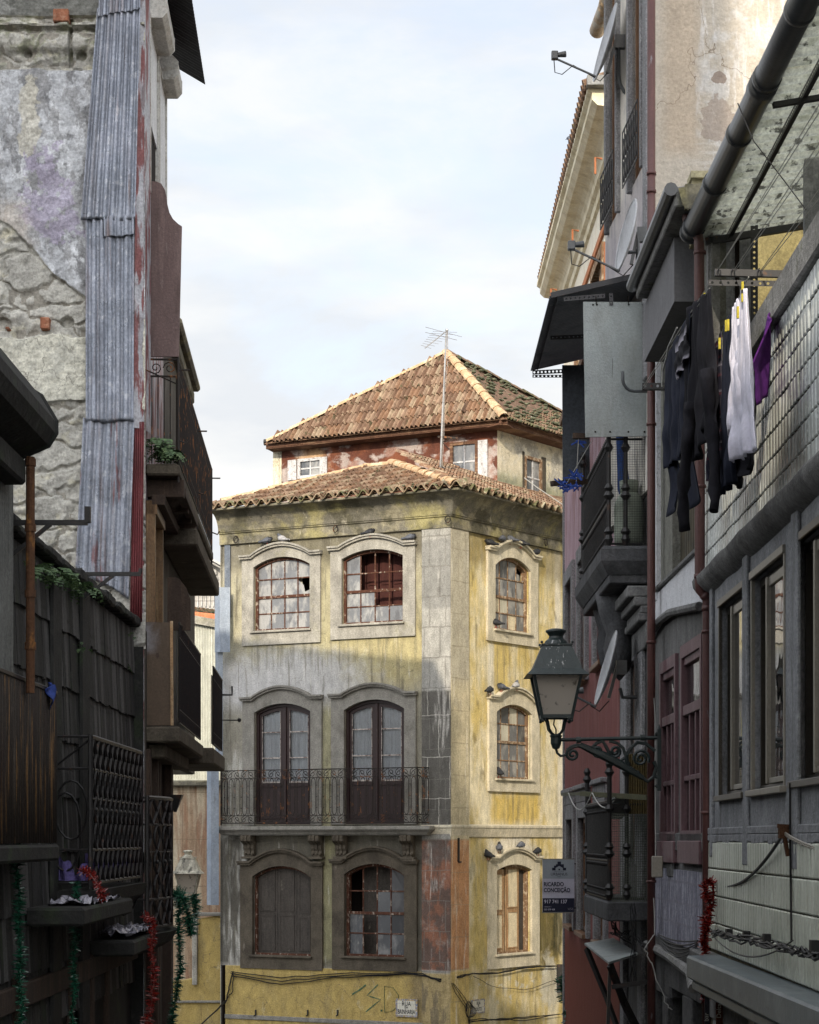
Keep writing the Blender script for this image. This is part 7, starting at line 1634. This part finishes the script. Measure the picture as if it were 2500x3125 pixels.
# estate agent sign
Ys = 25.8; ks = Ys/F; a = pt(1656, 2785, Ys); c = pt(1753, 2622, Ys); sgn = thing('estate_sign', 'grey and navy estate agent board reading RICARDO CONCEIÇÃO jutting from the pink house', 'sign', tuple(a))
w, h = c.x-a.x, c.z-a.z
m_sw = mat('sign_lilac_white', (.50,.50,.60), rough=.5, bump=0, grit=0.08); m_sg = mat('sign_grey', (.30,.34,.38), rough=.5, bump=0, grit=0.08); m_sn = mat('sign_navy', (.010,.013,.035), rough=.5, bump=0, grit=0.08)
part('panel', MB().box(0, w, 0, .02, 0, h), m_sw, sgn)
part('header', MB().box(.002, w-.002, -.004, -.001, h*.635, h-.004), m_sg, sgn); part('footer', MB().box(.002, w-.002, -.004, -.001, .006, h*.27), m_sn, sgn)
part('rim', MB().box(-.006, w+.006, -.006, .026, -.006, .004).box(-.006, w+.006, -.006, .026, h-.004, h+.006), m_alul, sgn)
part('arm', MB().box(w, w+.06, .0, .02, h*.9, h*.93).box(w, w+.06, .0, .02, h*.07, h*.1), m_irond, sgn)
tb = MB(); TX = lambda s, size, x, z, sx=1, al='LEFT', bo=0: (lambda m: tb.add(m.v, m.f))(text_mb(s, size, x, z, -.0065, .002, al, sx, bo))
TX('RICARDO', .075, w*.035, h*.495, .80, bo=.0022); TX('CONCEIÇÃO', .075, w*.035, h*.385, .78, bo=.0022); TX('URBANUS', .052, w*.52, h*.695, .95, 'CENTER'); TX('GRUPO', .014, w*.52, h*.67, 1, 'CENTER'); TX('REAL ESTATE', .014, w*.52, h*.765, 1.5, 'CENTER')
part('lettering', tb, m_sn, sgn)
tb = MB(); TX('917 741 137', .066, w*.05, h*.175, .90, bo=.0012); TX('URBANUS 1', .018, w*.05, h*.10, 1); TX('223 279 428', .028, w*.05, h*.045, 1, bo=.0006); TX('Lic. AMI 11933', .012, w*.97, h*.075, 1, 'RIGHT'); TX('Mediação Imobiliária', .011, w*.97, h*.05, .8, 'RIGHT')
part('lettering', tb, m_sw, sgn, label='white phone numbers')
lg_ = MB()
for x0, x1, z0, z1 in ((.30, .40, .79, .84), (.36, .46, .79, .88), (.42, .48, .79, .905), (.47, .58, .79, .955), (.57, .67, .79, .905), (.66, .74, .79, .84)): lg_.box(w*x0, w*x1, -.006, -.004, h*z0, h*z1)
part('emblem', lg_, m_sn, sgn); part('emblem', MB().prism([(w*.41, h*.79), (w*.64, h*.79), (w*.64, h*.835), (w*.525, h*.875), (w*.41, h*.835)], -.008, -.006, holes=[[(w*.50, h*.793), (w*.55, h*.793), (w*.55, h*.82), (w*.50, h*.82)]]), m_sg, sgn)

# pigeons
m_pg = mat('pigeon_slate', (.09,.10,.125), [((.15,.16,.19), .6, ('n', 20, .45, .6))], rough=.7, bump=0)
m_pd = mat('pigeon_dark', (.022,.024,.032), [((.05,.055,.05), .5, ('n', 18, .5, .6))], rough=.6, bump=0)
m_pw = mat('pigeon_pale', (.38,.38,.39), [((.2,.21,.23), .5, ('n', 18, .5, .6))], rough=.7, bump=0, grit=0.08)
m_leg = mat('pigeon_leg', (.28,.06,.04), bump=0)
def pigeon(label, body, head, hunch=0.0, scale=1.0):
    t = thing('pigeon', label, 'pigeon', (0,0,0)); hx, hz = .085-.03*hunch, .185-.045*hunch
    st = [(-.165, .062, .012, .004), (-.13, .066, .026, .012), (-.09, .075, .034, .026), (-.045, .088, .052, .048), (.0, .10, .060, .058), (.04, .115, .056, .056), (.065, .135, .044, .046), (hx-.01, (.135+hz)/2+.01, .032, .034), (hx+.002, hz-.012, .026, .026), (hx+.016, hz, .027, .026), (hx+.034, hz-.002, .018, .018), (hx+.046, hz-.006, .007, .007)]
    n = 12; vs = []
    for i, (x, z, ry, rz) in enumerate(st):
        x0, z0 = st[max(0, i-1)][:2]; x1, z1 = st[min(len(st)-1, i+1)][:2]; d = Vector((x1-x0, 0, z1-z0)).normalized(); u = Vector((-d.z, 0, d.x))
        for k in range(n): a = 2*pi*k/n; vs.append(Vector((x, 0, z))+Vector((0, ry*cos(a), 0))+u*rz*sin(a))
    mb = MB(); m_ = len(st)
    for i in range(m_-1):
        mb.add([vs[i*n+k] for k in range(n)]+[vs[(i+1)*n+k] for k in range(n)], [(k, (k+1) % n, n+(k+1) % n, n+k) for k in range(n)], 1 if (i >= 6 or i == 0) else 0)
    bd = part('body', mb, [body, head], t, smooth=True)
    for sy in (-1, 1):
        wg = MB().grid(lambda i, j: (.05-.21*i, sy*(.058*(1-.55*i)+.006*sin(pi*j)), .135-.055*i-.062*j*(1-.6*i)), 8, 4); part('wing', wg, [body], t, smooth=True, solid=.006)
    part('beak', MB().tube([(hx+.042, 0, hz-.005), (hx+.066, 0, hz-.014)], [.006, .001], 6), m_pd, t)
    part('leg', MB().tube([(.01, .02, .05), (.015, .02, .0)], .005, 5).tube([(.0, .02, .003), (.04, .02, .003)], .004, 4), m_leg, t); part('leg', MB().tube([(.01, -.02, .05), (.015, -.02, .0)], .005, 5).tube([(.0, -.02, .003), (.04, -.02, .003)], .004, 4), m_leg, t)
    return t
PG = 'pigeons perched on the corner house'
protos = {}
def put(kind, fr, px, py, face, label, d=.10, sc=1.0):
    """px,py: feet in the photo; face: angle of the beak in the picture plane frame"""
    k, hun = kind; x, z = fr.uz(px, py, d); loc = fr.w(x, -d, z); rz = atan2(fr.u.y, fr.u.x)+face
    if kind not in protos:
        body, head = {'g': (m_pg, m_pd), 'd': (m_pd, m_pd), 'w': (m_pw, m_pg)}[k]
        t = pigeon(label, body, head, hun); t.location = loc; t.rotation_euler = (0, 0, rz); t.scale = (sc*1.15,)*3; t['group'] = PG; protos[kind] = t; return t
    return dup(protos[kind], loc, rz, label, sc*1.15)
put(('g', 1), CL, 815, 1665, .2, 'slate pigeon with head down on the hood of the upper left arched window', sc=1.0)
put(('w', 0), CL, 862, 1660, 2.9, 'pale pigeon on the hood of the upper left arched window')
put(('d', 1), CL, 1128, 1640, .3, 'black pigeon on the crown of the hood above the broken upper window')
put(('g', 1), CL, 1252, 1656, .3, 'slate pigeon on the right shoulder of the hood above the broken upper window')
for k, px, py, f, l in ((('d', 1), 1497, 1672, 2.4, 'dark pigeon on the left shoulder of the top hood on the yellow facade'), (('g', 1), 1533, 1660, .4, 'slate pigeon left of the crown of the top hood on the yellow facade'),
    (('g', 0), 1559, 1661, 2.2, 'upright slate pigeon on the crown of the top hood on the yellow facade'), (('d', 0), 1592, 1673, 1.9, 'dark pigeon right of the crown of the top hood on the yellow facade'), (('d', 1), 1636, 1701, -.3, 'dark pigeon on the right shoulder of the top hood on the yellow facade'),
    (('d', 1), 1516, 1916, 1.6, 'black pigeon on the sill of the top window of the yellow facade'), (('d', 1), 1494, 2122, .2, 'dark pigeon on the left shoulder of the middle hood on the yellow facade'),
    (('g', 1), 1532, 2112, 2.8, 'slate pigeon left of the crown of the middle hood on the yellow facade'), (('w', 0), 1574, 2108, .3, 'pale winged pigeon on the crown of the middle hood on the yellow facade'),
    (('d', 0), 1526, 2374, .9, 'dark pigeon on the sill of the middle window of the yellow facade'), (('d', 0), 1492, 2625, 1.2, 'dark pigeon on the left shoulder of the lowest hood on the yellow facade'),
    (('g', 0), 1524, 2603, .6, 'slate pigeon left of the crown of the lowest hood on the yellow facade'), (('g', 1), 1590, 2595, .2, 'slate pigeon right of the crown of the lowest hood on the yellow facade'), (('d', 1), 1640, 2613, .1, 'brownish pigeon on the right shoulder of the lowest hood on the yellow facade')):
    put(k, CR, px, py, f, l)
p = pt(1758, 462, 32.0); dup(protos[('w', 0)], p, 2.6, 'pale pigeon on the tiled edge of the cream house roof', 1.3)
for a_, c_ in (('w', 0),): pass

# laundry
XL = 1.80
def LP(px, py, X=XL): Y = X*F/(px-CX); return Vector((X, Y, (HY-py)/F*Y))
m_rope = mat('pale_nylon_line', (.42,.42,.40), rough=.5, bump=0, grit=0.08)
la, lb_ = LP(1964, 1178), LP(2167, 862)
cl = thing('clothes_line', 'pair of pale washing lines strung between two slotted brackets, holding the laundry', 'clothes line', tuple(la))
part('line', MB().tube([la, lb_], .0035, 4).tube([la+Vector((0,.02,-.02)), lb_+Vector((0, .02, -.03))], .003, 4), m_rope, cl, WORLD)
b = perf(MB(), la+Vector((-.01, 0, 0)), la+Vector((.42, 0, 0)), .05, (0,1,0), .011, .045); b.bar(la+Vector((-.01, .02, -.025)), la+Vector((.42, .02, -.025)), .04, .004)
part('bracket', b, m_ang, cl, WORLD)
Yb = lb_.y; b = perf(MB(), pt(2162, 862, Yb), pt(2405, 866, Yb), .035, (0,1,0), .009, .045); b.bar(pt(2182, 832, Yb), pt(2430, 838, Yb), .03, .04)
for px in (2195, 2238, 2318): b.tube([pt(px, 818, Yb-.03), pt(px-6, 828, Yb-.03), pt(px-6, 842, Yb-.03), pt(px+4, 842, Yb-.03), pt(px+4, 825, Yb-.03)], .004, 4)
part('bracket', b, m_ang, cl, WORLD)
b = MB()
for (x0, y0), (x1, y1) in (((2192, 822), (2512, 325)), ((2240, 824), (2512, 420)), ((2192, 822), (2512, 300)), ((2322, 826), (2512, 560)), ((2326, 826), (2512, 590)), ((2242, 830), (2512, 445))):
    X = x_(x0)*Yb; p0 = pt(x0, y0, Yb-.04); Y1 = X*F/(x1-CX)*1.0; b.tube([p0, pt(x1, y1, Y1)], .0028, 4)
part('line', b, m_rope, cl, WORLD)
def cloth(px0, py0, px1, py1, drop, mats, seed=0, amp=.05, folds=5, taper=.0, hem=None, nu=64, nv=40, X=XL, flare=0, legs=None, sag=.0, skew=0.0, matfn=None):
    """a garment hung along the line from photo point 0 to 1; drop(i) in metres"""
    a, c = LP(px0, py0, X), LP(px1, py1, X); L = (c-a).length; rnd = random.Random(seed); ph = [rnd.uniform(0, 6.28) for _ in range(4)]
    def P(i, j):
        t = i; s = a.lerp(c, t); d = drop(t) if callable(drop) else drop
        sq = lambda v: (1-abs(sin(v))**.7)*1.6-.5        # sharp pleats between soft troughs
        f = amp*(.35+.65*j)*(sq(pi*folds*t+ph[0]+j*.9)+.55*sq(pi*folds*1.9*t+ph[1]-j*1.3)*(.3+.7*j))
        f2 = mn.noise(Vector((t*5, j*5, seed*3.1)))*amp*.9*j
        wv = (t-.5)*(taper*j)*L
        return Vector((s.x+f*.8+f2, s.y+(c-a).normalized().y*wv+f2*.5, s.z-d*j-sag*sin(pi*t)*(1-j)+.03*mn.noise(Vector((t*7, 3, seed)))*j+(c-a).normalized().z*wv*.3))
    mb = MB().grid(lambda i, j: tuple(P(i, j)), nu, nv)
    if matfn:
        for k in range(len(mb.f)): mb.m[k] = matfn((k % nu)/nu, (k//nu)/nv)
    return mb
def fab(n, c, l=(), r=.9): return mat(n, c, l, rough=r, bump=.12, bs=60, spec=.1, grit=.12)
m_navy = fab('navy_black_fabric', (.018,.021,.034), [((.034,.038,.058), .6, ('n', 5, .45, .65))])
m_blk = fab('black_knit', (.014,.014,.018), [((.03,.03,.038), .5, ('n', 5, .45, .65))])
m_whitec = fab('white_lavender_cotton', (.68,.67,.78), [((.58,.58,.70), .5, ('n', 3, .45, .65))])
m_plaid = fab('dark_plaid', (.018,.018,.03), [((.20,.19,.24), .7, ('w', 'z', 6.5, .0, .12)), ((.12,.03,.04), .7, ('w', 'z', 9.0, .0, .2)), ((.12,.12,.15), .5, ('w', 'y', 9, .0, .12))])
m_purt = fab('purple_towelling', (.09,.022,.16), [((.13,.035,.22), .6, ('n', 20, .45, .6))])
m_peg = mat('yellow_peg', (.5,.42,.05), bump=0)
LG = 'laundry on the washing line'
def wash(name, mb, m, lab, cat, **k): return solo(name, mb, m, lab, cat, group=LG, smooth=True, solid=.006, **k)
mb = cloth(2033, 1092, 2108, 950, lambda t: .78+.10*t, 0, seed=1, amp=.035, folds=3)
def sleeve(mb, p0, w, L, sd_, lean=0.0, cuff=.7):
    rnd = random.Random(sd_); p0 = Vector(p0); n = 14; rs = []; P = []
    for i in range(n+1):
        t = i/n; P.append(p0+Vector((.02*sin(t*4+sd_), lean*t+.015*sin(t*6+sd_), -L*t))); rs.append(w*(1-(1-cuff)*t)*(1+.10*sin(t*19+sd_)+.07*sin(t*33)))
    b0 = len(mb.v); mb.tube(P, rs, 12)
    for i in range(b0, len(mb.v)):
        v = Vector(mb.v[i]); c = P[min(n, (i-b0)//12)]; d = v-c; k = mn.noise(v*14)*.5+1; mb.v[i] = tuple(c+Vector((d.x*.62*k, d.y*k, d.z)))
    return mb
leg1 = MB().grid(lambda i, j: tuple(LP(2036, 1090).lerp(LP(2062, 1040), i)+Vector((.03*sin(i*pi)+.02*sin(j*4), -.02*j+ .0, -.75-.38*j))+Vector((0, .12*j*0-.05*j, 0))), 10, 12)
leg2 = MB().grid(lambda i, j: tuple(LP(2075, 1015).lerp(LP(2104, 958), i)+Vector((.03*sin(i*pi)+.03*j, -.25*j, -.80-.42*j))), 10, 12)
wash('trousers', join(mb, leg1, leg2), m_navy, 'long navy tracksuit trousers with a white side stripe, leftmost on the line', 'trousers')
solo('drawstring', MB().tube([LP(2036, 1130)+Vector((-.03,0,0)), LP(2058, 1085)+Vector((-.05,0,0)), LP(2062, 1060)+Vector((-.05,0,0)), LP(2090, 1000)+Vector((-.05,0,0))], .006, 5).tube([LP(2036, 1130)+Vector((-.03,0,0)), LP(2034, 1180)+Vector((-.03,0,0))], .006, 5), m_rope, 'white piping cord along the waist of the navy trousers', 'cord')
jk = cloth(2100, 940, 2172, 880, lambda t: .92+.08*sin(t*5), 0, seed=4, amp=.06, folds=3.2, taper=.25)
sleeve(jk, LP(2126, 960)+Vector((-.05, 0, -.55)), .065, .78, 2, .15); sleeve(jk, LP(2176, 900)+Vector((-.02, 0, -.45)), .06, .85, 5, -.1)
wash('jacket', jk, m_blk, 'bulky black hooded jacket hung beside the navy trousers', 'jacket')
wash('polo_shirt', cloth(2064, 1050, 2098, 975, .24, 0, seed=6, amp=.03, folds=2, X=1.77), fab('black_white_collar', (.03,.03,.035), [((.5,.48,.56), .9, ('w', 'z', 5.5, .0, .3))]), 'small black and lavender striped polo shirt bunched at the line', 'shirt')
la2, lb2 = LP(2165, 1092), LP(2272, 872)
def second(px0, px1): return None
m2 = dict(X=1.86)
def LQ(px, X=1.86):     # points on the second line in the photo
    return (px, 1092+(px-2165)*(872-1092)/(2272-2165))
solo('clothes_line', MB().tube([LP(*LQ(2150), X=1.86), LP(*LQ(2285), X=1.86)], .0035, 4), m_rope, 'second washing line behind, carrying the plaid and white shirts', 'clothes line')
wash('plaid_shirt', cloth(*LQ(2170), *LQ(2204), lambda t: .78, 0, seed=8, amp=.05, folds=2.2, taper=.1, **m2), m_plaid, 'dark plaid shirt hung between the black jacket and the black trousers', 'shirt')
wash('trousers', cloth(*LQ(2206), *LQ(2232), lambda t: .98, 0, seed=9, amp=.04, folds=2, **m2), m_navy, 'plain black trousers hung left of the white shirts', 'trousers')
wash('dark_shirt', cloth(2200, 1190, 2300, 1130, lambda t: .62-.18*abs(t-.5), 0, seed=10, amp=.05, folds=3, X=1.93), m_blk, 'black long sleeved shirt hanging low behind the white shirts', 'shirt')
ws = cloth(*LQ(2236), *LQ(2254), lambda t: .70, 0, seed=11, amp=.045, folds=3, taper=.8, **m2); sleeve(ws, LP(2262, 1080, 1.86), .05, .42, 3, -.12, .8)
wash('white_shirt', ws, m_whitec, 'thin white shirt hung left of the longer white shirt', 'shirt')
0 and wash('white_shirt', cloth(*LQ(2236), *LQ(2254), lambda t: .88, 0, seed=11, amp=.035, folds=2.5, taper=1.0, **m2), m_whitec, 'thin white shirt hung left of the longer white shirt', 'shirt')
wash('white_shirt', cloth(2262, 885, 2276, 880, lambda t: .92, 0, seed=12, amp=.035, folds=2.2, taper=4.2, X=1.84), m_whitec, 'long white shirt knotted at the slotted bracket', 'shirt')
wash('purple_towel', MB().grid(lambda i, j: tuple(pt(2350-8*j-i*(60*min(1, j*1.6)-28*max(0, j-.6)), 940+270*j+ i*40, 11.6-.3*i)+Vector((.01*sin(i*9+j*3), 0, 0))), 16, 20), m_purt, 'purple towel draped over the concrete parapet', 'towel')
b = MB()
for px, py in ((2146, 918), (2150, 912), (2040, 1088), (2196, 1050), (2216, 996), (2222, 994), (2252, 955), (2266, 905), (2266, 880)): p = LP(px, py, 1.83); b.box(p.x-.006, p.x+.006, p.y-.01, p.y+.01, p.z-.03, p.z+.035)
solo('clothes_pegs', b, m_peg, 'yellow and orange clothes pegs along the washing lines', 'clothes pegs')
# blue pegs and drying lines at the balcony
kb_ = 18.3/F
dr = thing('drying_rack', 'dark timber arm with white lines and bunches of blue pegs below the balcony screens', 'drying rack', tuple(pt(1686, 1475, 18.6)))
part('arm', MB().bar(pt(1684, 1476, 18.6), pt(1790, 1470, 18.9), .04, .05), m_brown, dr, WORLD)
part('arm', MB().bar(pt(1748, 1330, 18.3), pt(1800, 1332, 18.3), .04, .05), m_brown, dr, WORLD)
part('line', MB().tube([pt(1766, 1335, 18.3), pt(1758, 1490, 18.5)], .004, 4).tube([pt(1806, 1345, 18.3), pt(1718, 1495, 18.5)], .004, 4), m_rope, dr, WORLD)
rnd = random.Random(5); b = MB()
for cx_, cy_, n in ((1712, 1478, 7), (1728, 1490, 8), (1754, 1484, 8), (1758, 1446, 8), (1768, 1350, 4), (1742, 1452, 4)):
    for k in range(n):
        c = pt(cx_+rnd.uniform(-12, 12), cy_+rnd.uniform(-8, 8), 18.4); d = Vector((rnd.uniform(-1, 1), rnd.uniform(-.3, .3), rnd.uniform(-1, .6))).normalized()*.045; b.bar(c-d, c+d, .008, .012)
part('peg', b, mat('blue_peg', (.03,.07,.30), bump=0), dr, WORLD)['kind'] = 'stuff'
# pole with white rope in front of the lower balcony
pl = thing('rope_pole', 'two piece metal pole with slack white ropes below the street lantern', 'pole', tuple(pt(1850, 2432, 17.9)))
part('pole', MB().bar(pt(1717, 2424, 19.5), pt(1778, 2422, 18.8), .035, .03).bar(pt(1776, 2422, 18.8), pt(1980, 2434, 17.4), .045, .045), mat('olive_metal', (.10,.10,.06), rough=.5, bump=0), pl, WORLD)
def sag(a, b_, dz, n=12): return [a.lerp(b_, i/n)+Vector((0, 0, -dz*4*(i/n)*(1-i/n))) for i in range(n+1)]
part('rope', MB().tube(sag(pt(1735, 2420, 19.1), pt(1806, 2420, 18.5), .16), .006, 5).tube(sag(pt(1808, 2420, 18.5), pt(1885, 2424, 18.0), .13), .006, 5), m_rope, pl, WORLD)
# cables
m_cab = mat('black_cable', (.012,.012,.013), rough=.5, bump=0)
def wire(pts, r, n=5): return MB().tube([tuple(p) for p in pts], r, n)
def jit(pts, k, sd_=1):
    rnd = random.Random(sd_); out = []
    P = [Vector(p) for p in pts]
    for i in range(len(P)-1):
        for q in range(k): out.append(P[i].lerp(P[i+1], q/k)+Vector((rnd.uniform(-1,1)*.012, rnd.uniform(-1,1)*.005, rnd.uniform(-1,1)*.018)))
    return out+[P[-1]]
LQc = lambda fr, px, py, d=.07: fr.w(fr.uz(px, py, d)[0], -d, fr.uz(px, py, d)[1])
b = MB()
for s in range(3):
    b.tube(jit([LQc(CL, 705, 2965+s*6), LQc(CL, 860, 2985+s*10), LQc(CL, 1020, 2972+s*5), LQc(CL, 1230, 2968+s*3), LQc(CL, 1290, 2972+s*3), LQc(CL, 1340, 2990+s*2), LQc(CR, 1400, 2980+s*2), LQc(CR, 1440, 2972), LQc(CR, 1520, 2970), LQc(CR, 1600, 2953), LQc(CR, 1700, 2948)], 4, s), .011, 5)
b.tube(jit([LQc(CR, 1445, 2978), LQc(CR, 1500, 3010), LQc(CR, 1600, 3022), LQc(CR, 1700, 2990)], 4, 9), .006, 4)
solo('cable_bundle', b, m_cab, 'thin black cables strung along the top of the ochre plinth of the corner house', 'cables')
b = MB(); b.tube(jit([LQc(CL, 712, 2965), LQc(CL, 700, 3010), LQc(CL, 690, 3060), pt(640, 3100, 42), pt(590, 3150, 41.9)], 4, 12), .016, 5).tube(jit([LQc(CL, 712, 2970), LQc(CL, 712, 3025), LQc(CL, 690, 3050), pt(655, 3088, 42)], 4, 13), .012, 5)
solo('loose_cable', b, m_cab, 'slack black cable dropping past the left end of the ochre plinth', 'cable')
b = MB()
for k, (x0, x1) in enumerate(((1350, 1440), (1365, 1450), (1380, 1440))): b.tube([LQc(CR, 1378+3*k, 3000), LQc(CR, x0+40, 3030+8*k), LQc(CR, 1425+6*k, 3080), LQc(CR, 1432, 3130)], .008, 4)
for k in range(5):
    c = LQc(CR, 1430+k*2, 3080+k*2, .12); b.tube([c+CR.u*(.10+.02*k)*cos(t+k*.5)+Vector((0, 0, (.17-.015*k)*sin(t+k*.5))) for t in [q*pi/6 for q in range(13)]], .008, 4)
for s in range(3): b.tube(jit([LQc(CR, 1432, 3110+s*5), LQc(CR, 1500, 3112), LQc(CR, 1600, 3105+s*4), LQc(CR, 1710, 3095)], 4, 30+s), .009, 4)
solo('cable_coil', b, m_cab, 'tangled coil of black cable beside the RUA DO SOUTO plate', 'cable coil')
b = MB()
for s in range(5): b.tube(jit([LQc(CR, 1722+s, 2885), pt(1722+2*s, 2960, 36), pt(1735+3*s, 3040, 34), pt(1760+6*s, 3150, 31)], 5, 50+s), .016, 5)
solo('wire_bundle', b, mat('grey_cable', (.06,.06,.07), rough=.5, bump=0), 'thick bundle of grey wires running down at the edge of the pink house', 'cables')
b = MB().box(0, .16, 0, .12, 0, .62); 
for k in range(12): b.ball((0, .0, .03+k*.05), .018, 5)
b.xf(Matrix.Translation(LQc(CR, 1700, 3030, .15)))
solo('junction_box', b, m_irond, 'black studded cable box at the right end of the yellow facade', 'junction box')
rnd = random.Random(12)
solo('tinsel_garland', tinsel([pt(1716, 2975, 30), pt(1722, 2990, 30), pt(1714, 3005, 30), pt(1730, 3060, 30)], .14, 260, rnd, .03), m_tg, 'tuft of green tinsel beside the black cable box', 'tinsel garland')
solo('tinsel_garland', tinsel([pt(1722, 3085, 28), pt(1738, 3105, 28), pt(1750, 3125, 28), pt(1745, 3150, 28)], .13, 300, rnd, .03), m_tg, 'lower tuft of green tinsel against the brick red wall', 'tinsel garland')
T2 = lambda x, y, Y=14.0: pt(x, y, Y)
solo('tinsel_garland', tinsel([T2(2175, 2700), T2(2160, 2685), T2(2148, 2712), T2(2168, 2760), T2(2160, 2830), T2(2148, 2880), T2(2156, 2960), T2(2146, 3030), T2(2150, 3060)], .055, 900, rnd, .014).add(*[(lambda m: (m.v, m.f))(tinsel([T2(2176, 2690), T2(2178, 2760), T2(2150, 2800), T2(2152, 2900)], .04, 600, rnd, .014))][0]), m_tr, 'red tinsel garland wound down the kinked drainpipe', 'tinsel garland')
# street cables near right
b = MB(); an_ = LQc(R1, 2392, 2542, .06); b.tube(sag(an_, T2(2195, 2703), .10, 20), .010, 6)
solo('stay_cable', b, m_cab, 'twisted black cable sagging across the pale ribbed tiles', 'cable')
b = MB()
for k in range(3): b.tube([an_+(T2(2560, 2600, 9.9)-an_)*(i/40)+Vector((0, .008*cos(i*.9+k*2.1), .008*sin(i*.9+k*2.1)-.06*4*(i/40)*(1-i/40)*.4)) for i in range(41)], .006, 5)
solo('stay_cable', b, m_alul, 'twisted pale steel cable leaving the wall anchor to the right', 'cable')
b = MB().box(-.03, .03, -.04, .02, -.03, .04).bar((.0, -.02, -.02), (.02, -.02, -.13), .02, .035).bar((-.04, -.02, .04), (.05, -.02, .035), .03, .022); b.xf(Matrix.Translation(an_))
solo('wall_anchor', b, m_rust, 'rusty wrapped wall anchor above the pale ribbed tiles', 'anchor')
solo('vertical_cable', wire([LQc(R1, 2412, 2390, .04), LQc(R1, 2412, 2560, .04), LQc(R1, 2414, 2700, .03), LQc(R1, 2416, 2872, .04)], .007), m_cab, 'straight black cable hanging down the tiled wall', 'cable')
b = MB(); rnd = random.Random(8)
for s in range(6): b.tube(jit([LQc(R1, 2175, 2838+s*3, .13), LQc(R1, 2260, 2858+s*3, .13), LQc(R1, 2330, 2872+s*2, .13), LQc(R1, 2430, 2895+s*3, .13), LQc(R1, 2500, 2910+s*3, .13)], 6, 70+s), .007, 4)
b.tube(sag(LQc(R1, 2170, 2850, .13), LQc(R1, 2420, 2870, .13), .12), .005, 4)
for px in (2225, 2278, 2340, 2485): p = LQc(R1, px, 2858+(px-2225)*.16, .12); b.box(p.x-.02, p.x+.02, p.y-.03, p.y+.03, p.z-.01, p.z+.05)
solo('cable_bundle', b, m_cab, 'loose black cables lying on the lower stone ledge of the tiled house', 'cables')
b = MB()
for s in range(5): b.tube(sag(LQc(R2, 2008, 2850+s*5, .08), LQc(R2, 2130, 2870+s*4, .08), .03+.02*s), .006, 4)
solo('cable_bundle', b, m_cab, 'slack cables below the scalloped slate panel', 'cables')
b = MB().tube([tuple(pt(x, y, 16.6)) for x, y in ((1996, 2130), (1999, 2180), (2000, 2500), (2001, 2640))], .004, 5)
b.tube([tuple(pt(x, y, 16.6)) for x, y in ((1995, 2740), (1998, 2800), (1998, 2850), (1970, 2890), (1966, 2900))], .0045, 5); b.tube(jit([pt(1968, 2905, 16.6), pt(1990, 2940, 16.6), pt(2010, 3000, 16.6), pt(2030, 3060, 16.6), pt(2052, 3082, 16.6)], 4, 5), .005, 5)
solo('white_cable', b, m_rope, 'thin white cable running down beside the full height drainpipe', 'cable')
b = MB().box(-.045, .045, -.03, .03, -.09, .09); b.xf(Matrix.Translation(pt(2006, 2645, 16.5)))
solo('junction_box', b, m_alul, 'small grey junction box right of the full height drainpipe', 'junction box', bevel=.008)
b = MB()
for s in range(7): b.tube(jit([pt(1870+rnd.uniform(-15, 20), 2800+rnd.uniform(0, 50), 18.2), pt(1890+rnd.uniform(-20, 20), 2850, 18.2), pt(1930, 2840+rnd.uniform(-20, 40), 18.0), pt(1985, 2900+rnd.uniform(-10, 20), 17.4)], 5, 90+s), .006, 4)
for s in range(4): b.tube(jit([pt(1925+s*5, 2760, 17.8), pt(1930+s*3, 2900, 17.7), pt(1922+s*6, 3000, 17.6)], 5, 99+s), .004, 4)
solo('tangled_wires', b, m_cab, 'tangle of thin wires under the lower iron balcony', 'wires')
b = MB().tube([tuple(pt(x, y, 43)) for x, y in ((1600, 1458), (1640, 1488), (1720, 1542))], .010, 4)
solo('white_wire', b, m_rope, 'thin white wire slanting across the attic house window', 'wire')
# unseen pale wall added behind the pink house to bounce light onto the yellow facade
fh = thing('bounce_wall', 'unseen pale wall added across the side street to bounce light onto the yellow facade', 'house', (9, 44, GZ))
F6 = Frame((9.9, 51.5), (6.2, 42.0))
part('wall', MB().box(0, F6.L, 0, 3, GZ, 10.5), m_crm, fh, F6)
# ---------------------------------------------------------------- ground
m_street = mat('granite_paving', (.16,.155,.15), [((.08,.08,.08), .7, ('n', .8, .4, .7)), ((.05,.05,.05), .8, ('k', .3, .2, .02))], bump=.4, bs=10)
part_ = part('street', MB().box(-1500, 1500, -1500, 1500, GZ-.5, GZ), m_street); tag(part_, kind='structure')
